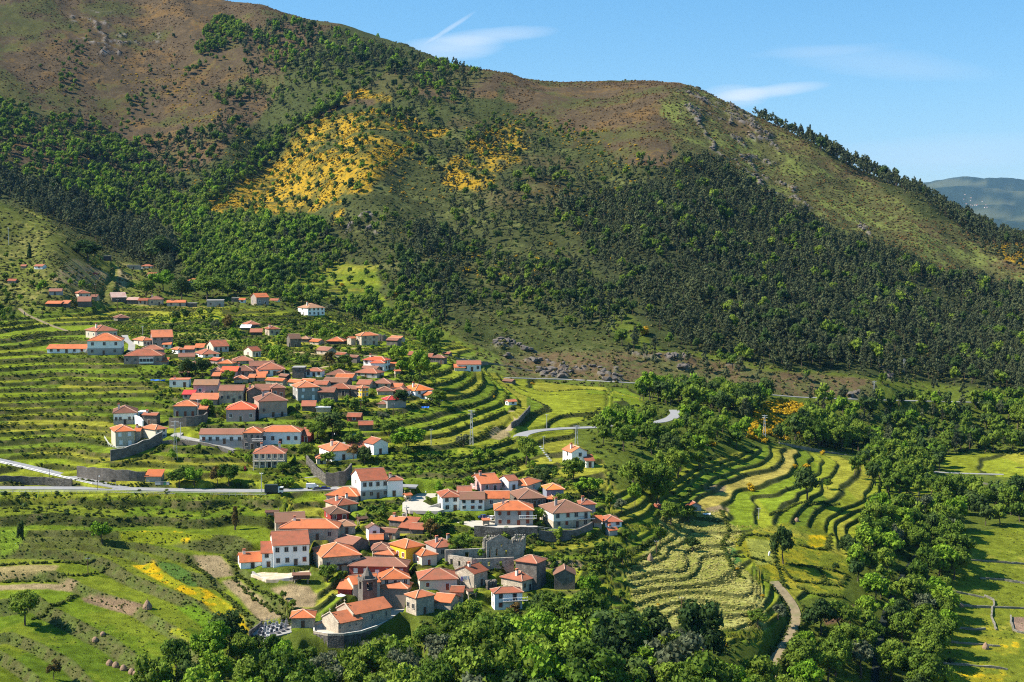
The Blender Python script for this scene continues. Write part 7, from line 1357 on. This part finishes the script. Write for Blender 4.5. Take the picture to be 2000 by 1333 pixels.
print(cover("broom_cover", 'broom', BROOM, 90000, 1100, 1900, (1.2, 3.6), (.55, .95), 303, "sheet of yellow flowering broom on the slope", hide=False, keep=lambda x, y, px, py, g: fbm(x * .045, y * .045, 22, 3) + fbm(x * .012, y * .012, 52, 3) * .8 + g.random(len(x)) * .3 > .06))
print(cover("spur_thicket", 'darkleaf', TOE | SCRUB, 16000, 800, 1700, (1.8, 4.2), (.5, .9), 314, "dark thickets of scrub on the middle spur", hide=False, keep=lambda x, y, px, py, g: fbm(x * .02, y * .02, 38, 3) + g.random(len(x)) * .3 > .1))
print(cover("broom_thicket", 'broom', BT, 60000, 560, 960, (2.2, 4.5), (.7, 1.0), 304, "thicket of yellow broom below the valley road", hide=False, keep=lambda x, y, px, py, g: fbm(x * .06, y * .06, 23, 2) > -.25))
specks = zone([(60, 180), (330, 120), (560, 290), (360, 470), (150, 330)], [(740, 300), (1000, 230), (1370, 330), (1300, 460), (900, 640), (860, 600)])
print(cover("broom_specks", 'broom', specks, 30000, 900, 2000, (1.5, 4.0), (.6, 1.0), 305, "scattered yellow broom among the woods and scrub", hide=False, keep=lambda x, y, px, py, g: (fbm(x * .013, y * .013, 24, 3) > .06) & (g.random(len(x)) < .4)))
lip = ((fr < .13) | (fr > .93)) & (cm > .85)
leftside = (PX < 1000); bottomleft = (PX < 520) & (PY > 975)
print(cover("terrace_hedges", 'hedge', riser & ~bottomleft & ~HAY & ((PX < 1190) | (vn(GX * .9, gy * .9, 3) < .35)), 66000, 370, 1000, (.7, 1.6), (.55, .95), 306, "bushes and ferns growing on the terrace walls", keep=lambda x, y, px, py, g: fbm(x * .03, y * .03, 25, 3) + g.random(len(x)) * .5 > .05))
print(cover("terrace_ferns", 'darkleaf', riser & ~bottomleft & (PX < 1190), 22000, 370, 1000, (.9, 1.9), (.5, .9), 326, "dark growth in the shade of the terrace walls", keep=lambda x, y, px, py, g: fbm(x * .03, y * .03, 35, 3) + g.random(len(x)) * .5 > .1))
print(cover("bank_growth", 'hedge', riser & bottomleft, 40000, 370, 520, (.5, 1.1), (.4, .8), 316, "low growth on the meadow banks", keep=lambda x, y, px, py, g: g.random(len(x)) < .8))
print(cover("vine_rows", 'vine', lip & leftside & ~bottomleft, 90000, 480, 1000, (1.2, 2.2), (.4, .6), 307, "rows of pale green vines along the terrace edges", lift=.5, keep=lambda x, y, px, py, g: fbm(x * .02, y * .035, 26, 3) + g.random(len(x)) * .25 > .0))
VIL = zone([(200, 640), (340, 600), (640, 640), (850, 680), (860, 780), (760, 860), (1090, 910), (1180, 960), (1220, 1060), (1130, 1180), (820, 1190), (760, 1060), (620, 960), (500, 960), (440, 880), (300, 780)])
print(cover("garden_greenery", 'oak', VIL & (cm > .3), 22000, 400, 860, (1.2, 3.4), (.6, 1.0), 308, "bushes and small trees crowding the gardens between the houses", keep=lambda x, y, px, py, g: fbm(x * .03, y * .03, 27, 3) + g.random(len(x)) * .4 > .12))
print(cover("garden_vines", 'vine', VIL & (cm > .3), 12000, 400, 860, (1.2, 2.6), (.4, .7), 309, "vine arbours and light green bushes between the houses", lift=.4, keep=lambda x, y, px, py, g: fbm(x * .03, y * .03, 28, 3) > .1))
WILD = zone([(1130, 800), (1330, 780), (1500, 860), (1320, 1010), (1180, 940)], [(1640, 1050), (1860, 980), (1880, 1130), (1700, 1150)], [(300, 1400), (420, 1280), (560, 1280), (860, 1200), (1060, 1190), (1260, 1260), (1500, 1300), (1720, 1150), (1860, 1240), (1840, 1400)], [(560, 610), (680, 620), (740, 650), (640, 660), (560, 640)], [(980, 1250), (1250, 1240), (1480, 1250), (1400, 1300), (1000, 1300)], [(0, 965), (520, 970), (540, 985), (400, 1035), (200, 1035), (0, 1000)], [(1300, 780), (2300, 800), (2300, 900), (1500, 870)])
print(cover("undergrowth", 'darkleaf', WILD & (gy < 1000), 9000, 340, 1000, (1.2, 3.2), (.5, 1.0), 310, "dark undergrowth below the trees", keep=lambda x, y, px, py, g: (g.random(len(x)) < .7) & ~((px < 540) & (py < 1040) & (py > 960) & (fbm(x * .05, y * .05, 29, 2) < .1))))
print(cover("bramble", 'hedge', WILD & (gy < 1000), 42000, 340, 1000, (1.0, 2.6), (.5, .9), 311, "brambles and bracken on the rough ground", keep=lambda x, y, px, py, g: g.random(len(x)) < np.where((px > 1120) & (px < 1500) & (py < 1010), .3, .75)))
print(cover("tall_grass", 'hayleaf', HAY, 60000, 380, 560, (.7, 1.5), (.35, .6), 312, "long dry grass on the small terraces", keep=lambda x, y, px, py, g: g.random(len(x)) < .8))
print(cover("meadow_tussocks", 'hedge', (LM | flat) & ~riser, 26000, 370, 700, (.35, .9), (.35, .7), 317, "weeds and tussocks in the meadow grass", keep=lambda x, y, px, py, g: fbm(x * .04, y * .04, 36, 3) + g.random(len(x)) * .3 > .12))
LH = LHILL & (gy < 1080)
print(cover("hillside_scrub", 'scrub', LH, 16000, 700, 1080, (1.0, 3.0), (.5, .9), 313, "low scrub on the grassy near hill", keep=lambda x, y, px, py, g: fbm(x * .03, y * .03, 30, 3) > -.02, hide=True))
HL = [[(1410, 1000), (1425, 1040), (1410, 1065), (1430, 1110), (1450, 1130)], [(1442, 1065), (1455, 1045), (1510, 1050)], [(1506, 1050), (1512, 1085), (1522, 1115), (1530, 1150)], [(1545, 1062), (1580, 1070), (1612, 1075), (1625, 1045)], [(1540, 1102), (1600, 1110), (1640, 1118)], [(1530, 1112), (1550, 1135), (1640, 1145), (1655, 1125)], [(1600, 1110), (1612, 1130), (1608, 1142)],
 [(1500, 1136), (1526, 1165), (1544, 1200), (1530, 1235), (1505, 1270), (1490, 1320)], [(1570, 1185), (1572, 1210), (1556, 1245), (1536, 1275), (1520, 1322)], [(360, 1090), (410, 1135), (450, 1175), (495, 1222)], [(440, 1085), (470, 1128), (520, 1165), (572, 1200)], [(455, 1132), (490, 1165), (562, 1212)], [(1500, 1010), (1560, 985), (1640, 985)], [(1420, 1085), (1500, 1100)], [(1560, 1150), (1600, 1165), (1650, 1168)], [(0, 1106), (110, 1098), (180, 1096)], [(0, 1132), (100, 1130), (160, 1128), (215, 1105)], [(60, 1205), (110, 1190), (150, 1160)], [(216, 912), (250, 905), (285, 893), (318, 875)], [(150, 939), (220, 945), (284, 950)], [(926, 1062), (1050, 1064)], [(1052, 1062), (1110, 1064), (1156, 1050)], [(600, 1284), (650, 1294), (700, 1290), (770, 1262)], [(1160, 1100), (1230, 1085), (1275, 1060)], [(1130, 1118), (1220, 1110), (1285, 1082)]]
hp = np.vstack([np.repeat(smooth_path(q, .9, 2), 2, 0) for q in HL]); g2 = np.random.default_rng(8); hp[:, :2] += g2.normal(size=(len(hp), 2)) * .4; hp = hp[g2.random(len(hp)) < .8]; hp[:, 2] = gz(hp[:, 0], hp[:, 1])
mass("field_hedges", TINY['hedge'], hp, g2.uniform(.8, 1.9, len(hp)), g2.uniform(.6, 1.5, len(hp)), "hedges and vine rows dividing the small fields")
# rock outcrops
ROCKS = np.stack(np.where((rockm > .55) & (gy < 1900)), 1); g_ = np.random.default_rng(5)
rocks = []
for i_ in range(3):
    iv, if_ = icosphere(); b = MB(); vv = iv * (1 + .35 * g_.normal(size=(len(iv), 1)).clip(-1, 1)); 
    for f in if_: b.quad([vv[f[0]], vv[f[1]], vv[f[2]]])
    rocks.append(b.mesh("rock_form", MT['rockface']))
sel = ROCKS[g_.choice(len(ROCKS), min(len(ROCKS), 380), replace=False)]; rx = GX[sel[:, 0], sel[:, 1]]; ry = gy[sel[:, 0], sel[:, 1]]
mass("rock_outcrops", rocks, np.stack([rx, ry, gz(rx, ry)], 1), g_.uniform(.8, 3.0, len(rx)), g_.uniform(.6, 2.2, len(rx)), "pale rocks and boulders breaking the mountain slopes")
# ---------------------------------------------------------------- air: far things fade to blue
def haze():
    b = MB(); b.box(-16000, 16000, -60, 30500, -900, 1900); o = b.build("haze", []); tag(o, "thin blue valley air", None, None, 'stuff')
    m = bpy.data.materials.new("haze_air"); m.use_nodes = True; n = m.node_tree.nodes; n.clear(); out = n.new("ShaderNodeOutputMaterial"); v = n.new("ShaderNodeVolumePrincipled")
    v.inputs["Color"].default_value = (.24, .55, 1.0, 1); v.inputs["Density"].default_value = 1.4e-5; v.inputs["Anisotropy"].default_value = .1; m.node_tree.links.new(v.outputs[0], out.inputs["Volume"]); o.data.materials.append(m)
haze()
